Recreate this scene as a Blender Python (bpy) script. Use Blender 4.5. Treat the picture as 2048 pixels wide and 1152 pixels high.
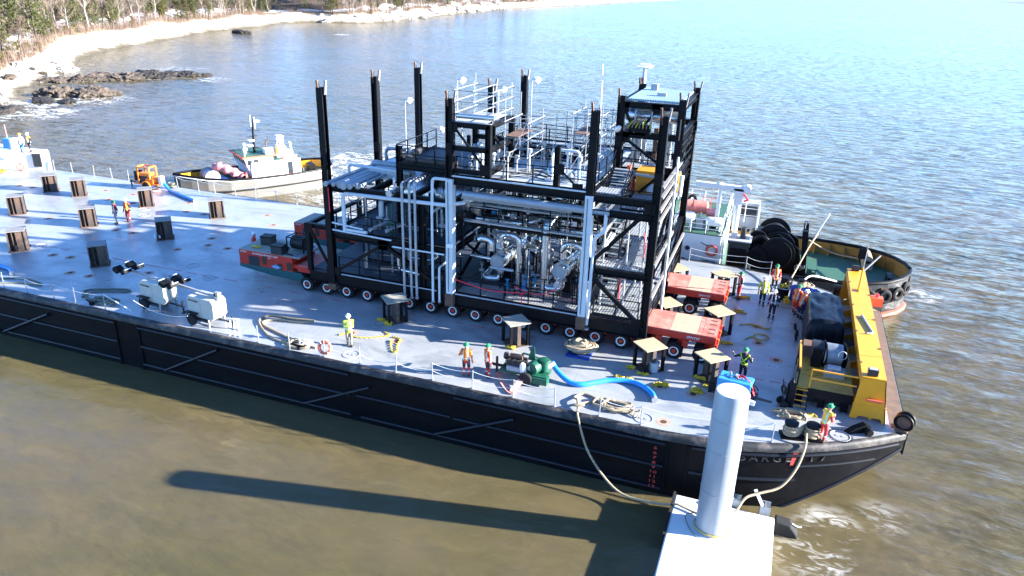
import bpy, bmesh, math, random
from mathutils import Vector, Matrix, Quaternion, noise
for o in list(bpy.data.objects): bpy.data.objects.remove(o)
SC = bpy.context.scene; COL = SC.collection
rnd = random.Random(7)
V = Vector; R = math.radians; PI = math.pi
WATER = -3.15
# ------------------------------------------------------------------ camera
cam = bpy.data.cameras.new('Camera'); co = bpy.data.objects.new('Camera', cam); COL.objects.link(co)
cam.sensor_width = 36; cam.lens = 26.118; cam.clip_start = .5; cam.clip_end = 30000
co.matrix_world = Matrix(((0.93737021,-0.15649144,0.31120335,26.0445273),(0.34727714,0.35027433,-0.86988878,-35.4041567),(0.0271236,0.92348163,0.38268262,18.0375371),(0,0,0,1)))
SC.camera = co
SC.render.resolution_x = 1024; SC.render.resolution_y = 576
# ------------------------------------------------------------------ light
SUN_EL = R(17.2); SUN_AZ = math.atan2(.2, .98)      # towards the sun, from +X
sd = V((math.cos(SUN_EL)*math.cos(SUN_AZ), math.cos(SUN_EL)*math.sin(SUN_AZ), math.sin(SUN_EL)))
w = bpy.data.worlds.new('World'); SC.world = w; w.use_nodes = True
nt = w.node_tree; bg = nt.nodes['Background']; sky = nt.nodes.new('ShaderNodeTexSky')
sky.sky_type = 'NISHITA'; sky.sun_disc = False; sky.sun_elevation = SUN_EL
sky.sun_rotation = PI/2 - SUN_AZ; sky.air_density = 1.0; sky.dust_density = 0; sky.ozone_density = 6; sky.altitude = 3000
nt.links.new(sky.outputs[0], bg.inputs[0]); bg.inputs[1].default_value = .107
sl = bpy.data.lights.new('Sun', 'SUN'); so = bpy.data.objects.new('Sun', sl); COL.objects.link(so)
sl.energy = 5; sl.angle = R(.53); sl.color = (1, .955, .88); so.rotation_euler = sd.to_track_quat('Z', 'Y').to_euler()
so.location = (60, 20, 40)
vs = SC.view_settings; vs.view_transform = 'Standard'; vs.look = 'None'; vs.exposure = 2.55; vs.gamma = 1; vs.use_curve_mapping = False
SC.render.engine = 'CYCLES'
# ------------------------------------------------------------------ mesh helpers
def perp(d):
    a = V((0, 0, 1)) if abs(d.z) < .9 else V((1, 0, 0))
    x = a.cross(d).normalized(); return x, d.cross(x).normalized()
class MB:
    def __init__(s): s.v = []; s.f = []; s.m = []
    def add(s, vs, fs, mi=0):
        b = len(s.v); s.v += [tuple(q) for q in vs]; s.f += [tuple(i+b for i in f) for f in fs]; s.m += [mi]*len(fs); return s
    def bx(s, x0, x1, y0, y1, z0, z1, mi=0, M=None):
        vs = [V((x, y, z)) for z in (z0, z1) for x, y in ((x0, y0), (x1, y0), (x1, y1), (x0, y1))]
        if M: vs = [M @ q for q in vs]
        return s.add(vs, [(3,2,1,0),(4,5,6,7),(0,1,5,4),(1,2,6,5),(2,3,7,6),(3,0,4,7)], mi)
    def box(s, c, d, rz=0, mi=0, M=None):
        Mt = Matrix.Translation(c) @ (M if M else Matrix.Rotation(rz, 4, 'Z'))
        return s.bx(-d[0]/2, d[0]/2, -d[1]/2, d[1]/2, -d[2]/2, d[2]/2, mi, Mt)
    def bar(s, a, b, w, h=None, mi=0):
        a, b = V(a), V(b); d = (b-a).normalized(); x, y = perp(d); h = h or w
        if abs(d.z) < .9: x, y = x, y          # x horizontal (width w), y up (height h)
        vs = [q + x*i*w/2 + y*j*h/2 for q in (a, b) for i, j in ((-1,-1),(1,-1),(1,1),(-1,1))]
        return s.add(vs, [(3,2,1,0),(4,5,6,7),(0,1,5,4),(1,2,6,5),(2,3,7,6),(3,0,4,7)], mi)
    def ext(s, poly, vec, mi=0):                 # extrude a planar 3-D polygon
        n = len(poly); vec = V(vec); vs = [V(q) for q in poly] + [V(q)+vec for q in poly]
        return s.add(vs, [tuple(reversed(range(n))), tuple(range(n, 2*n))] + [(i, (i+1) % n, n+(i+1) % n, n+i) for i in range(n)], mi)
    def poly(s, pts, z0, z1, mi=0): return s.ext([(x, y, z0) for x, y in pts], (0, 0, z1-z0), mi)
    def ibeam(s, a, b, d, w, t=.03, up=None, mi=0):
        a, b = V(a), V(b); ax = (b-a).normalized()
        if up is None: x, y = perp(ax)
        else: y = V(up); y = (y - ax*y.dot(ax)).normalized(); x = y.cross(ax)
        h = d/2; k = w/2; q = t/2
        pr = [(-k,-h),(k,-h),(k,-h+t),(q,-h+t),(q,h-t),(k,h-t),(k,h),(-k,h),(-k,h-t),(-q,h-t),(-q,-h+t),(-k,-h+t)]
        return s.ext([a + x*i + y*j for i, j in pr], b-a, mi)
    def tube(s, pts, r, n=8, mi=0, cap=True, closed=False):
        pts = [V(q) for q in pts]; m = len(pts); rs = r if isinstance(r, (list, tuple)) else [r]*m
        def tan(i):
            if closed: return (pts[(i+1) % m]-pts[i-1]).normalized()
            return (pts[min(i+1, m-1)]-pts[max(i-1, 0)]).normalized()
        t = tan(0); x, y = perp(t); vs = []
        for i in range(m):
            t2 = tan(i); q = t.rotation_difference(t2); x = q @ x; t = t2; x = (x - t*x.dot(t)).normalized(); y = t.cross(x)
            vs += [pts[i] + (x*math.cos(2*PI*k/n) + y*math.sin(2*PI*k/n))*rs[i] for k in range(n)]
        fs = [(i*n+k, i*n+(k+1) % n, ((i+1) % m)*n+(k+1) % n, ((i+1) % m)*n+k) for i in range(m if closed else m-1) for k in range(n)]
        if cap and not closed: fs += [tuple(reversed(range(n))), tuple(range((m-1)*n, m*n))]
        return s.add(vs, fs, mi)
    def cyl(s, a, b, r, n=12, r2=None, mi=0): return s.tube([a, b], [r, r if r2 is None else r2], n, mi)
    def lathe(s, prof, o, ax=(0,0,1), n=16, mi=0):   # prof [(r, t)]
        o = V(o); ax = V(ax).normalized(); x, y = perp(ax); vs = []; m = len(prof)
        for r, t in prof: vs += [o + ax*t + (x*math.cos(2*PI*k/n) + y*math.sin(2*PI*k/n))*max(r, 1e-4) for k in range(n)]
        fs = [(i*n+k, i*n+(k+1) % n, (i+1)*n+(k+1) % n, (i+1)*n+k) for i in range(m-1) for k in range(n)]
        fs += [tuple(reversed(range(n))), tuple(range((m-1)*n, m*n))]
        return s.add(vs, fs, mi)
    def sph(s, c, r, n=10, m=7, mi=0):
        c = V(c); r = r if isinstance(r, (list, tuple)) else (r, r, r); vs = []
        for i in range(m+1):
            a = -PI/2 + PI*i/m
            vs += [c + V((r[0]*max(math.cos(a), 1e-3)*math.cos(2*PI*k/n), r[1]*max(math.cos(a), 1e-3)*math.sin(2*PI*k/n), r[2]*math.sin(a))) for k in range(n)]
        return s.add(vs, [(i*n+k, i*n+(k+1) % n, (i+1)*n+(k+1) % n, (i+1)*n+k) for i in range(m) for k in range(n)], mi)
    def torus(s, c, Rr, r, ax=(0,0,1), n=18, k=7, mi=0):
        c = V(c); x, y = perp(V(ax).normalized())
        return s.tube([c + (x*math.cos(2*PI*i/n) + y*math.sin(2*PI*i/n))*Rr for i in range(n)], r, k, mi, closed=True)
    def ell(s, path, r, bend=None, n=12, mi=0):      # pipe with rounded elbows
        return s.tube(rounded(path, bend or r*2.6), r, n, mi)
    def build(s, name, mat, par=None, smooth=False, M=None):
        me = bpy.data.meshes.new(name); me.from_pydata(s.v, [], s.f)
        for m in (mat if isinstance(mat, (list, tuple)) else [mat]): me.materials.append(MAT[m] if isinstance(m, str) else m)
        if any(s.m): me.polygons.foreach_set('material_index', s.m)
        bm = bmesh.new(); bm.from_mesh(me); bmesh.ops.recalc_face_normals(bm, faces=bm.faces); bm.to_mesh(me); bm.free()
        if smooth:
            me.polygons.foreach_set('use_smooth', [True]*len(me.polygons)); me.set_sharp_from_angle(angle=R(38))
        o = bpy.data.objects.new(name, me); COL.objects.link(o)
        if M: o.matrix_world = M
        if par: o.parent = par
        return o
def rounded(path, bend, k=6):
    P = [V(q) for q in path]; out = [P[0]]
    for i in range(1, len(P)-1):
        a, c, b = P[i-1], P[i], P[i+1]; u = (a-c); w_ = (b-c)
        L = min(bend, u.length*.49, w_.length*.49); u.normalize(); w_.normalize(); p, q = c+u*L, c+w_*L
        for j in range(k+1):
            t = j/k; out.append(p*(1-t)**2 + c*2*t*(1-t) + q*t*t)
    return out + [P[-1]]
def spline(P, n=6):
    P = [V(q) for q in P]; out = []
    for i in range(len(P)-1):
        a, b, c, d = P[max(i-1,0)], P[i], P[i+1], P[min(i+2,len(P)-1)]
        for j in range(n):
            t = j/n; out.append(.5*((2*b)+(c-a)*t+(2*a-5*b+4*c-d)*t*t+(3*b-a-3*c+d)*t**3))
    return out + [P[-1]]
def tag(o, label=None, cat=None, group=None, kind=None):
    if label: o['label'] = label
    if cat: o['category'] = cat
    if group: o['group'] = group
    if kind: o['kind'] = kind
    return o
def empty(name, loc=(0,0,0), rz=0, label=None, cat=None, group=None):
    o = bpy.data.objects.new(name, None); COL.objects.link(o); o.location = loc; o.rotation_euler = (0, 0, rz); o.empty_display_size = .3
    return tag(o, label, cat, group)
def kids(o): return [c for c in bpy.data.objects if c.parent == o]
def clone(o, par=None, loc=None, rz=None, label=None, ch=None):
    c = o.copy(); COL.objects.link(c); c.parent = par
    for k in (ch[o] if ch else kids(o)): clone(k, c, ch=ch)
    if loc is not None: c.location = loc
    if rz is not None: c.rotation_euler = (0, 0, rz)
    if label: c['label'] = label
    return c
def again(o, par, loc=None, rz=None):             # another copy of one part
    c = o.copy(); COL.objects.link(c); c.parent = par
    if loc is not None: c.location = loc
    if rz is not None: c.rotation_euler = (0, 0, rz)
    return c
_fc = {}
def text(body, size, mat, par, M, ext=.006, name='lettering', sx=1):
    cu = bpy.data.curves.new('txt', 'FONT'); cu.body = body; cu.size = size; cu.extrude = ext; cu.align_x = 'CENTER'; cu.align_y = 'CENTER'; cu.resolution_u = 2
    t = bpy.data.objects.new('txt', cu); COL.objects.link(t); dg = bpy.context.evaluated_depsgraph_get()
    me = bpy.data.meshes.new_from_object(t.evaluated_get(dg)); bpy.data.objects.remove(t)
    me.transform(Matrix.Diagonal((sx, 1, 1, 1))); me.materials.clear(); me.materials.append(MAT[mat])
    o = bpy.data.objects.new(name, me); COL.objects.link(o); o.matrix_world = M
    if par: o.parent = par
    return o
def frame(o, x, y):                               # matrix with given origin, x axis and y axis
    x = V(x).normalized(); y = V(y).normalized(); z = x.cross(y)
    return Matrix(((x.x,y.x,z.x,o[0]),(x.y,y.y,z.y,o[1]),(x.z,y.z,z.z,o[2]),(0,0,0,1)))
# ------------------------------------------------------------------ materials
MAT = {}
def mat(name, col, rough=.6, metal=0, var=.12, vscale=3., col2=None, amt=.5, dscale=1.2, bump=0, bscale=30, coat=0, spec=None, stretch=None, thr=(.5,.7)):
    m = bpy.data.materials.new(name); m.use_nodes = True; MAT[name] = m
    t = m.node_tree; N = t.nodes; L = t.links; b = N['Principled BSDF']
    b.inputs['Roughness'].default_value = rough; b.inputs['Metallic'].default_value = metal
    if spec is not None: b.inputs['Specular IOR Level'].default_value = spec
    if coat: b.inputs['Coat Weight'].default_value = coat
    tc = N.new('ShaderNodeTexCoord'); vec = tc.outputs['Object']
    if stretch:
        mp = N.new('ShaderNodeMapping'); mp.inputs['Scale'].default_value = stretch; L.new(vec, mp.inputs[0]); vec = mp.outputs[0]
    n1 = N.new('ShaderNodeTexNoise'); n1.inputs['Scale'].default_value = vscale; n1.inputs['Detail'].default_value = 6; n1.inputs['Roughness'].default_value = .65; L.new(vec, n1.inputs['Vector'])
    mx = N.new('ShaderNodeMix'); mx.data_type = 'RGBA'
    mx.inputs[6].default_value = (*[c*(1-var) for c in col], 1); mx.inputs[7].default_value = (*[min(c*(1+var), 1) for c in col], 1)
    rp = N.new('ShaderNodeMapRange'); rp.inputs[1].default_value = .3; rp.inputs[2].default_value = .7; L.new(n1.outputs[0], rp.inputs[0]); L.new(rp.outputs[0], mx.inputs[0])
    out = mx.outputs[2]
    if col2:
        n2 = N.new('ShaderNodeTexNoise'); n2.inputs['Scale'].default_value = dscale; n2.inputs['Detail'].default_value = 8; n2.inputs['Roughness'].default_value = .7; L.new(vec, n2.inputs['Vector'])
        r2 = N.new('ShaderNodeMapRange'); r2.inputs[1].default_value = thr[0]; r2.inputs[2].default_value = thr[1]; r2.inputs[4].default_value = amt; L.new(n2.outputs[0], r2.inputs[0])
        m2 = N.new('ShaderNodeMix'); m2.data_type = 'RGBA'; L.new(r2.outputs[0], m2.inputs[0]); L.new(out, m2.inputs[6]); m2.inputs[7].default_value = (*col2, 1); out = m2.outputs[2]
    L.new(out, b.inputs['Base Color'])
    if bump:
        n3 = N.new('ShaderNodeTexNoise'); n3.inputs['Scale'].default_value = bscale; n3.inputs['Detail'].default_value = 4; L.new(vec, n3.inputs['Vector'])
        bp = N.new('ShaderNodeBump'); bp.inputs['Strength'].default_value = bump; bp.inputs['Distance'].default_value = .02; L.new(n3.outputs[0], bp.inputs['Height']); L.new(bp.outputs[0], b.inputs['Normal'])
    return m
RUST = (.16, .065, .025)
mat('black_steel', (.003, .0034, .005), .5, 0, .25, 2, (.01, .009, .009), .5, 1.5, spec=.18)
mat('hull_black', (.0022, .0026, .0042), .5, 0, .3, .8, (.012, .011, .011), .7, .6, bump=.15, bscale=6, stretch=(.5, 1, 2), thr=(.48, .75), spec=.14)
mat('hull_edge', (.013, .013, .015), .6, 0, .3, 2, (.13, .11, .095), .8, 1.6, bump=.3, bscale=14, thr=(.48, .66))
mat('white_coat', (.55, .6, .63), .5, 0, .06, 2, (.5, .5, .48), .4)
mat('galv', (.36, .38, .4), .45, .5, .18, 5, (.35, .35, .34), .4)
mat('clad', (.62, .64, .66), .26, .9, .1, 3, (.42, .43, .45), .5, 2)
mat('pipe_grey', (.3, .34, .38), .42, .25, .1, 3, (.3, .32, .34), .4)
mat('brown_pipe', (.05, .038, .033), .55, .2, .2, 4)
mat('grating', (.36, .38, .4), .5, .4, .15, 6)
mat('deck_paint', (.036, .044, .062), .6, 0, .1, 2, (.022, .026, .033), .6, 1.2, spec=.25)
mat('module_light', (.34, .385, .42), .5, 0, .08, 1.5, (.25, .28, .3), .5, 1)
mat('red_paint', (.52, .03, .014), .42, 0, .15, 3, (.2, .05, .03), .6, 2.5, thr=(.5, .75))
mat('red_top', (.56, .12, .085), .7, 0, .15, 3, (.5, .35, .27), .7, 1.6, thr=(.42, .7))
mat('teal', (.012, .085, .085), .4, 0, .12, 2, (.05, .08, .08), .4)
mat('rubber', (.005, .005, .006), .85, 0, .3, 6, (.02, .018, .017), .5, 5)
mat('rim_white', (.72, .72, .7), .45, 0, .08, 4, (.4, .3, .24), .5, 8)
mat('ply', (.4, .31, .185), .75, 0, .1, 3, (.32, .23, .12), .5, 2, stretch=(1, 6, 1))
mat('ply_dull_and_shaded', (.3, .29, .24), .8, 0, .12, 3, (.3, .27, .2), .5, 2)  # dull boards, and shaded stand tops with the shade put into the colour
mat('rust', (.12, .065, .042), .85, 0, .35, 4, (.07, .045, .035), .7, 2.5, bump=.3)
mat('stand_steel', (.045, .036, .032), .7, 0, .35, 2.5, (.14, .075, .045), .8, 1.6, bump=.25, thr=(.42, .66))
mat('stand_top', (.2, .2, .2), .7, 0, .2, 3, (.25, .15, .1), .6, 3)
mat('yellow', (.72, .31, .015), .42, 0, .07, 2, (.42, .2, .04), .55, 1.8, thr=(.58, .74))
mat('yellow_dull', (.36, .24, .03), .6, 0, .15, 3, (.2, .13, .04), .6)
mat('yellow_chain', (.5, .36, .015), .6, 0, .25, 10)
mat('orange', (.75, .2, .02), .45, 0, .12, 3, (.3, .12, .05), .5, 3)
mat('orange_tank', (.7, .25, .012), .45, 0, .05)
mat('green_deck', (.03, .1, .062), .6, 0, .14, 1.2, (.08, .075, .055), .6, 1, thr=(.5, .72))
mat('green_pump', (.008, .085, .05), .42, 0, .18, 4, (.02, .06, .04), .5, 4)
mat('blue_hose', (.02, .24, .62), .4, 0, .1, 3)
mat('blue_paint', (.04, .28, .55), .42, 0, .12, 3, (.1, .14, .18), .4)
mat('blue_tarp', (.012, .05, .27), .5, 0, .25, 4, bump=.5, bscale=5)
mat('black_tarp', (.003, .0045, .009), .42, 0, .3, 3, bump=.8, bscale=5, spec=.25)
mat('white_paint', (.78, .78, .76), .45, 0, .05, 2, (.6, .56, .5), .35, 1.5, thr=(.58, .78))
mat('cream_paint', (.5, .49, .43), .45, 0, .07, 2, (.45, .35, .22), .5, 2.5, thr=(.56, .72))
mat('grey_paint', (.36, .38, .4), .5, 0, .12, 2, (.24, .23, .22), .5)
mat('dark_grey', (.02, .022, .026), .55, 0, .2, 3)
mat('glass', (.03, .04, .05), .08, 0, .1, 2, spec=.8)
mat('lamp_glass', (.5, .6, .66), .1, .3, .1)
mat('rope', (.34, .265, .17), .9, 0, .25, 16, (.3, .22, .13), .6, 9, bump=.6, bscale=60)
mat('rope_green', (.16, .165, .12), .9, 0, .25, 16, bump=.5, bscale=60)
mat('rope_white', (.7, .7, .66), .8, 0, .1, 10)
mat('buoy_red', (.7, .12, .06), .6, 0, .15, 4)
mat('raft_red', (.68, .2, .15), .6, 0, .12, 3, (.7, .5, .45), .4)
mat('tarp_pink', (.62, .24, .24), .7, 0, .18, 4, bump=.5, bscale=4)
mat('red_strap', (.75, .03, .06), .6)
mat('skin', (.5, .3, .22), .6, 0, .06)
mat('concrete', (.62, .62, .61), .8, 0, .05, 2, (.62, .61, .58), .5, 1.4, bump=.1)
mat('pile_galv', (.30, .33, .355), .42, .3, .1, .9, (.42, .45, .47), .5, 1.1, stretch=(1, 1, .35))
mat('alum', (.3, .33, .36), .45, .5, .15, 3, (.3, .3, .3), .5)
mat('mark_red', (.55, .05, .04), .7, 0, .2, 8)
mat('mark_white', (.75, .75, .74), .6, 0, .06)
mat('sock_dark', (.05, .03, .02), .9, 0, .3, 8, (.2, .08, .03), .6, 6)
mat('pink_hose', (.55, .27, .22), .7, 0, .15, 6)
for nm, c in dict(c_red=(.55,.03,.03), c_orange=(.8,.15,.01), c_navy=(.012,.016,.035), c_yel=(.5,.62,.03), c_black=(.01,.01,.012), c_green=(.01,.2,.08), c_white=(.8,.8,.78),
                  c_stripe=(.5,.62,.55), c_blue=(.06,.25,.5), c_hoody=(.25,.27,.28), c_boot=(.06,.04,.025), c_tan=(.2,.17,.12), c_gold=(.8,.45,.03)).items(): mat(nm, c, .8 if nm != 'c_white' else .4, 0, .12, 8)
mat('bow_rust', (.085, .07, .062), .8, 0, .3, 2, (.14, .085, .06), .6, 1.5, bump=.3)
mat('rail_black', (.0035, .005, .01), .45, 0, .3, 2, (.012, .011, .011), .6, 1.5, spec=.28)
mat('trailer_pale', (.5, .3, .2), .75, 0, .12, 2, (.5, .2, .13), .5, 2)
# ================================================================== water
def water_mat():
    m = bpy.data.materials.new('muddy_water'); m.use_nodes = True; t = m.node_tree; N = t.nodes; L = t.links; b = N['Principled BSDF']
    g = N.new('ShaderNodeNewGeometry'); pos = g.outputs['Position']
    def nz(scale, st=(1,1,1), det=4, rot=0, dist=0):
        mp = N.new('ShaderNodeMapping'); mp.inputs['Scale'].default_value = st; mp.inputs['Rotation'].default_value = (0, 0, rot); L.new(pos, mp.inputs[0])
        n = N.new('ShaderNodeTexNoise'); n.inputs['Scale'].default_value = scale; n.inputs['Detail'].default_value = det; n.inputs['Distortion'].default_value = dist; n.inputs['Roughness'].default_value = .55; L.new(mp.outputs[0], n.inputs['Vector']); return n.outputs[0]
    def math_(op, a, c=None, cl=False):
        q = N.new('ShaderNodeMath'); q.operation = op; q.use_clamp = cl
        for i, s in enumerate((a, c)):
            if s is None: continue
            if isinstance(s, (int, float)): q.inputs[i].default_value = s
            else: L.new(s, q.inputs[i])
        return q.outputs[0]
    def ramp(v, a, c, lo=0, hi=1):
        r = N.new('ShaderNodeMapRange'); r.interpolation_type = 'SMOOTHSTEP'; L.new(v, r.inputs[0])
        for i, s in zip((1, 2, 3, 4), (a, c, lo, hi)): r.inputs[i].default_value = s
        return r.outputs[0]
    def mixc(f, a, c):
        x = N.new('ShaderNodeMix'); x.data_type = 'RGBA'; L.new(f, x.inputs[0])
        for i, s in ((6, a), (7, c)):
            if isinstance(s, tuple): x.inputs[i].default_value = (*s, 1)
            else: L.new(s, x.inputs[i])
        return x.outputs[2]
    mud = nz(.05, (1, 1, 1), 5, .4, 1.2)
    c = mixc(ramp(mud, .35, .68), (.09, .077, .033), (.112, .089, .047))
    # foam: around named spots (rocks, tug wakes, dolphin)
    spots = FOAM
    acc = None
    for (x, y, r, s) in spots:
        d = N.new('ShaderNodeVectorMath'); d.operation = 'DISTANCE'; L.new(pos, d.inputs[0]); d.inputs[1].default_value = (x, y, WATER)
        f = ramp(d.outputs['Value'], r*.25, r, s, 0); acc = f if acc is None else math_('MAXIMUM', acc, f)
    fn = nz(1.1, (1, 2.2, 1), 9, .35, 1.6); fn2 = nz(.32, (1, 2, 1), 5, .35, .8)
    fm = math_('MULTIPLY', ramp(math_('ADD', math_('MULTIPLY', fn, .6), math_('MULTIPLY', fn2, .5)), .52, .66), acc, True)
    c = mixc(fm, c, (.82, .82, .8))
    L.new(c, b.inputs['Base Color'])
    L.new(ramp(fm, 0, 1, .16, .8), b.inputs['Roughness']); b.inputs['IOR'].default_value = 1.33; b.inputs['Subsurface Weight'].default_value = 1; b.inputs['Subsurface Radius'].default_value = (1, .8, .5); b.inputs['Subsurface Scale'].default_value = .45; b.inputs['Specular IOR Level'].default_value = .41
    w1 = nz(.30, (1, 2.4, 1), 4, .3, .3); w2 = nz(1.15, (1, 1.9, 1), 4, .15, .4)
    sy = N.new('ShaderNodeSeparateXYZ'); L.new(pos, sy.inputs[0])
    lee = math_('MAXIMUM', ramp(sy.outputs[1], -8, 26, .23, 1), ramp(sy.outputs[0], 25, 42, .23, .8))      # sheltered water in the lee of the barge
    gust = math_('MULTIPLY', ramp(nz(.018, (1, 1.6, 1), 3, .2), .3, .65, .55, 1.1), lee)
    h = math_('MULTIPLY', math_('ADD', math_('MULTIPLY', w1, .55), math_('MULTIPLY', w2, .13)), gust)
    bp = N.new('ShaderNodeBump'); bp.inputs['Strength'].default_value = 1; bp.inputs['Distance'].default_value = .5; L.new(h, bp.inputs['Height'])
    # capillary slopes added as a slope field, so the wind ruffle holds at any distance
    def slope(scale, st, rot, amp):
        mp = N.new('ShaderNodeMapping'); mp.inputs['Scale'].default_value = st; mp.inputs['Rotation'].default_value = (0, 0, rot); L.new(pos, mp.inputs[0])
        n = N.new('ShaderNodeTexNoise'); n.inputs['Scale'].default_value = scale; n.inputs['Detail'].default_value = 3; L.new(mp.outputs[0], n.inputs['Vector'])
        s1 = N.new('ShaderNodeVectorMath'); s1.operation = 'SUBTRACT'; L.new(n.outputs['Color'], s1.inputs[0]); s1.inputs[1].default_value = (.5, .5, .5)
        s2 = N.new('ShaderNodeVectorMath'); s2.operation = 'MULTIPLY'; L.new(s1.outputs[0], s2.inputs[0]); s2.inputs[1].default_value = (amp, amp, 0); return s2.outputs[0]
    def vadd(a, c):
        q = N.new('ShaderNodeVectorMath'); q.operation = 'ADD'; L.new(a, q.inputs[0]); L.new(c, q.inputs[1]); return q.outputs[0]
    sl_ = vadd(slope(.42, (1, 2.2, 1), .3, .72), slope(1.6, (1, 1.8, 1), .15, .62))
    gv = N.new('ShaderNodeVectorMath'); gv.operation = 'SCALE'; L.new(sl_, gv.inputs[0]); L.new(gust, gv.inputs['Scale'])
    nm = N.new('ShaderNodeVectorMath'); nm.operation = 'NORMALIZE'; L.new(vadd(bp.outputs[0], gv.outputs[0]), nm.inputs[0]); L.new(nm.outputs[0], b.inputs['Normal'])
    MAT['water'] = m
FOAM = [(-22, 44, 9, 1), (-20, 51, 8, .8), (-15, 31, 9, 1), (-9, 34, 7, .8), (-20, 38, 9, .7), (-84, 49, 9, 1), (-92, 56, 8, 1), (-87, 63, 8, .8), (-90, 95, 6, .6), (-100, 92, 6, .5), (30.4, -6.6, 1.8, .4), (32.6, -5.2, 1.6, .2), (29.9, -9.0, 2.2, .35), (22.6, 47, 12, .15), (-1, 40, 10, .2), (-140, 225, 5, .8), (37.6, 24, 2.2, .45), (-108, 105, 9, .35)]
water_mat()
S = 16000
tag(MB().add([(-S,-S/4,WATER),(S,-S/4,WATER),(S,S,WATER),(-S,S,WATER)], [(0,1,2,3)]).build('water', 'water'), kind='structure')
# ================================================================== wooded shore
SH = [(-60,10),(-84,36),(-95,48),(-104,59),(-110,70),(-127,94),(-146,114),(-157,135),(-168,166),(-183,200),(-188,236),(-197,268),(-194,284),(-171,295),(-170,312),(-178,373),(-188,455),(-198,545),(-190,660),(-182,801),(-168,1017),(-150,1300)]
def shx(y):
    for (x0, y0), (x1, y1) in zip(SH, SH[1:]):
        if y0 <= y <= y1: return x0 + (x1-x0)*(y-y0)/(y1-y0)
    return SH[0][0] if y < SH[0][1] else SH[-1][0]
PROF = [(-8,-3),(0,-.15),(1.5,.45),(4,1.5),(7,3.1),(9.5,4.3),(13,5.2),(30,8),(70,11),(120,13.5),(250,16),(600,18)]
def wid(y): return .92 if y < 290 else 1.2
def hfac(y): return .55 + .45*min(1, max(0, (y-70)/50))
def shz(x, y):
    d = (shx(y)-x)*wid(y)
    h = PROF[-1][1]
    for (d0, h0), (d1, h1) in zip(PROF, PROF[1:]):
        if d <= d1: h = h0 + (h1-h0)*max(0, (d-d0))/(d1-d0); break
    n = noise.noise(V((x*.07, y*.07, 3))) * min(max(d, 0)*.14, 2.2) + noise.noise(V((x*.3, y*.3, 8)))*min(max(d, 0)*.08, .55)
    gully = math.exp(-((y-277)/9)**2) * min(max(d-8, 0)*.25, 7)
    return WATER + (h + n)*hfac(y)*min(1, max(0, (1280-y)/600)) - gully
def shore():
    ys = [10 + i*2.2 for i in range(160)]; y = ys[-1]
    while y < 1300: y += 6 + (y-360)*.02; ys.append(y)
    ds = [-8,-3,0,1,2,3,4.5,6,7.5,9,10.5,12,14,16,18,20,22,24,26,30,35,42,52,66,85,110,150,210,300,450]
    vs = []; m = len(ds)
    for y in ys:
        for d in ds:
            x = shx(y) - d/max(wid(y),.6) + noise.noise(V((y*.09, d*.05, 1)))*3; vs.append((x, y, shz(x, y)))
    fs = [(i*m+j, i*m+j+1, (i+1)*m+j+1, (i+1)*m+j) for i in range(len(ys)-1) for j in range(m-1)]
    mt = bpy.data.materials.new('shore_ground'); mt.use_nodes = True; t = mt.node_tree; N = t.nodes; L = t.links; b = N['Principled BSDF']; b.inputs['Roughness'].default_value = .9
    g = N.new('ShaderNodeNewGeometry'); sx = N.new('ShaderNodeSeparateXYZ'); L.new(g.outputs['Position'], sx.inputs[0])
    n = N.new('ShaderNodeTexNoise'); n.inputs['Scale'].default_value = .16; n.inputs['Detail'].default_value = 9; n.inputs['Roughness'].default_value = .7
    n2 = N.new('ShaderNodeTexNoise'); n2.inputs['Scale'].default_value = .9; n2.inputs['Detail'].default_value = 8; n2.inputs['Roughness'].default_value = .75
    for q in (n, n2): L.new(g.outputs['Position'], q.inputs['Vector'])
    an = N.new('ShaderNodeAttribute'); an.attribute_name = 'inland'; ad = N.new('ShaderNodeMath'); ad.operation = 'MULTIPLY_ADD'; L.new(n.outputs[0], ad.inputs[0]); ad.inputs[1].default_value = 7; L.new(an.outputs['Fac'], ad.inputs[2])
    cr = N.new('ShaderNodeValToRGB'); e = cr.color_ramp; e.elements[0].position = 0; e.elements[0].color = (.05, .04, .026, 1)
    mr = N.new('ShaderNodeMapRange'); mr.inputs[1].default_value = 2.5; mr.inputs[2].default_value = 22.5; L.new(ad.outputs[0], mr.inputs[0]); L.new(mr.outputs[0], cr.inputs[0])
    for p_, c_ in ((.1, (.12, .1, .065)), (.17, (.36, .32, .26)), (.24, (.5, .455, .4)), (.44, (.46, .4, .33)), (.52, (.28, .2, .13)), (.6, (.12, .085, .06)), (1, (.1, .075, .055))):
        k = e.elements.new(p_); k.color = (*c_, 1)
    mx = N.new('ShaderNodeMix'); mx.data_type = 'RGBA'; mx.blend_type = 'MULTIPLY'
    cr2 = N.new('ShaderNodeValToRGB'); cr2.color_ramp.elements[0].position = .36; cr2.color_ramp.elements[0].color = (.16, .14, .12, 1); cr2.color_ramp.elements[1].position = .48; cr2.color_ramp.elements[1].color = (1, 1, 1, 1)
    L.new(n2.outputs[0], cr2.inputs[0]); mx.inputs[0].default_value = .95; L.new(cr.outputs[0], mx.inputs[6]); L.new(cr2.outputs[0], mx.inputs[7]); L.new(mx.outputs[2], b.inputs['Base Color'])
    bp = N.new('ShaderNodeBump'); bp.inputs['Distance'].default_value = .5; L.new(n2.outputs[0], bp.inputs['Height']); L.new(bp.outputs[0], b.inputs['Normal'])
    MAT['shore'] = mt
    mb = MB(); mb.add(vs, fs); o = mb.build('shore_terrain', 'shore', smooth=True); tag(o, kind='structure')
    at = o.data.attributes.new('inland', 'FLOAT', 'POINT'); at.data.foreach_set('value', [(shx(v[1])-v[0])*wid(v[1]) for v in vs])
shore()
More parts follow.
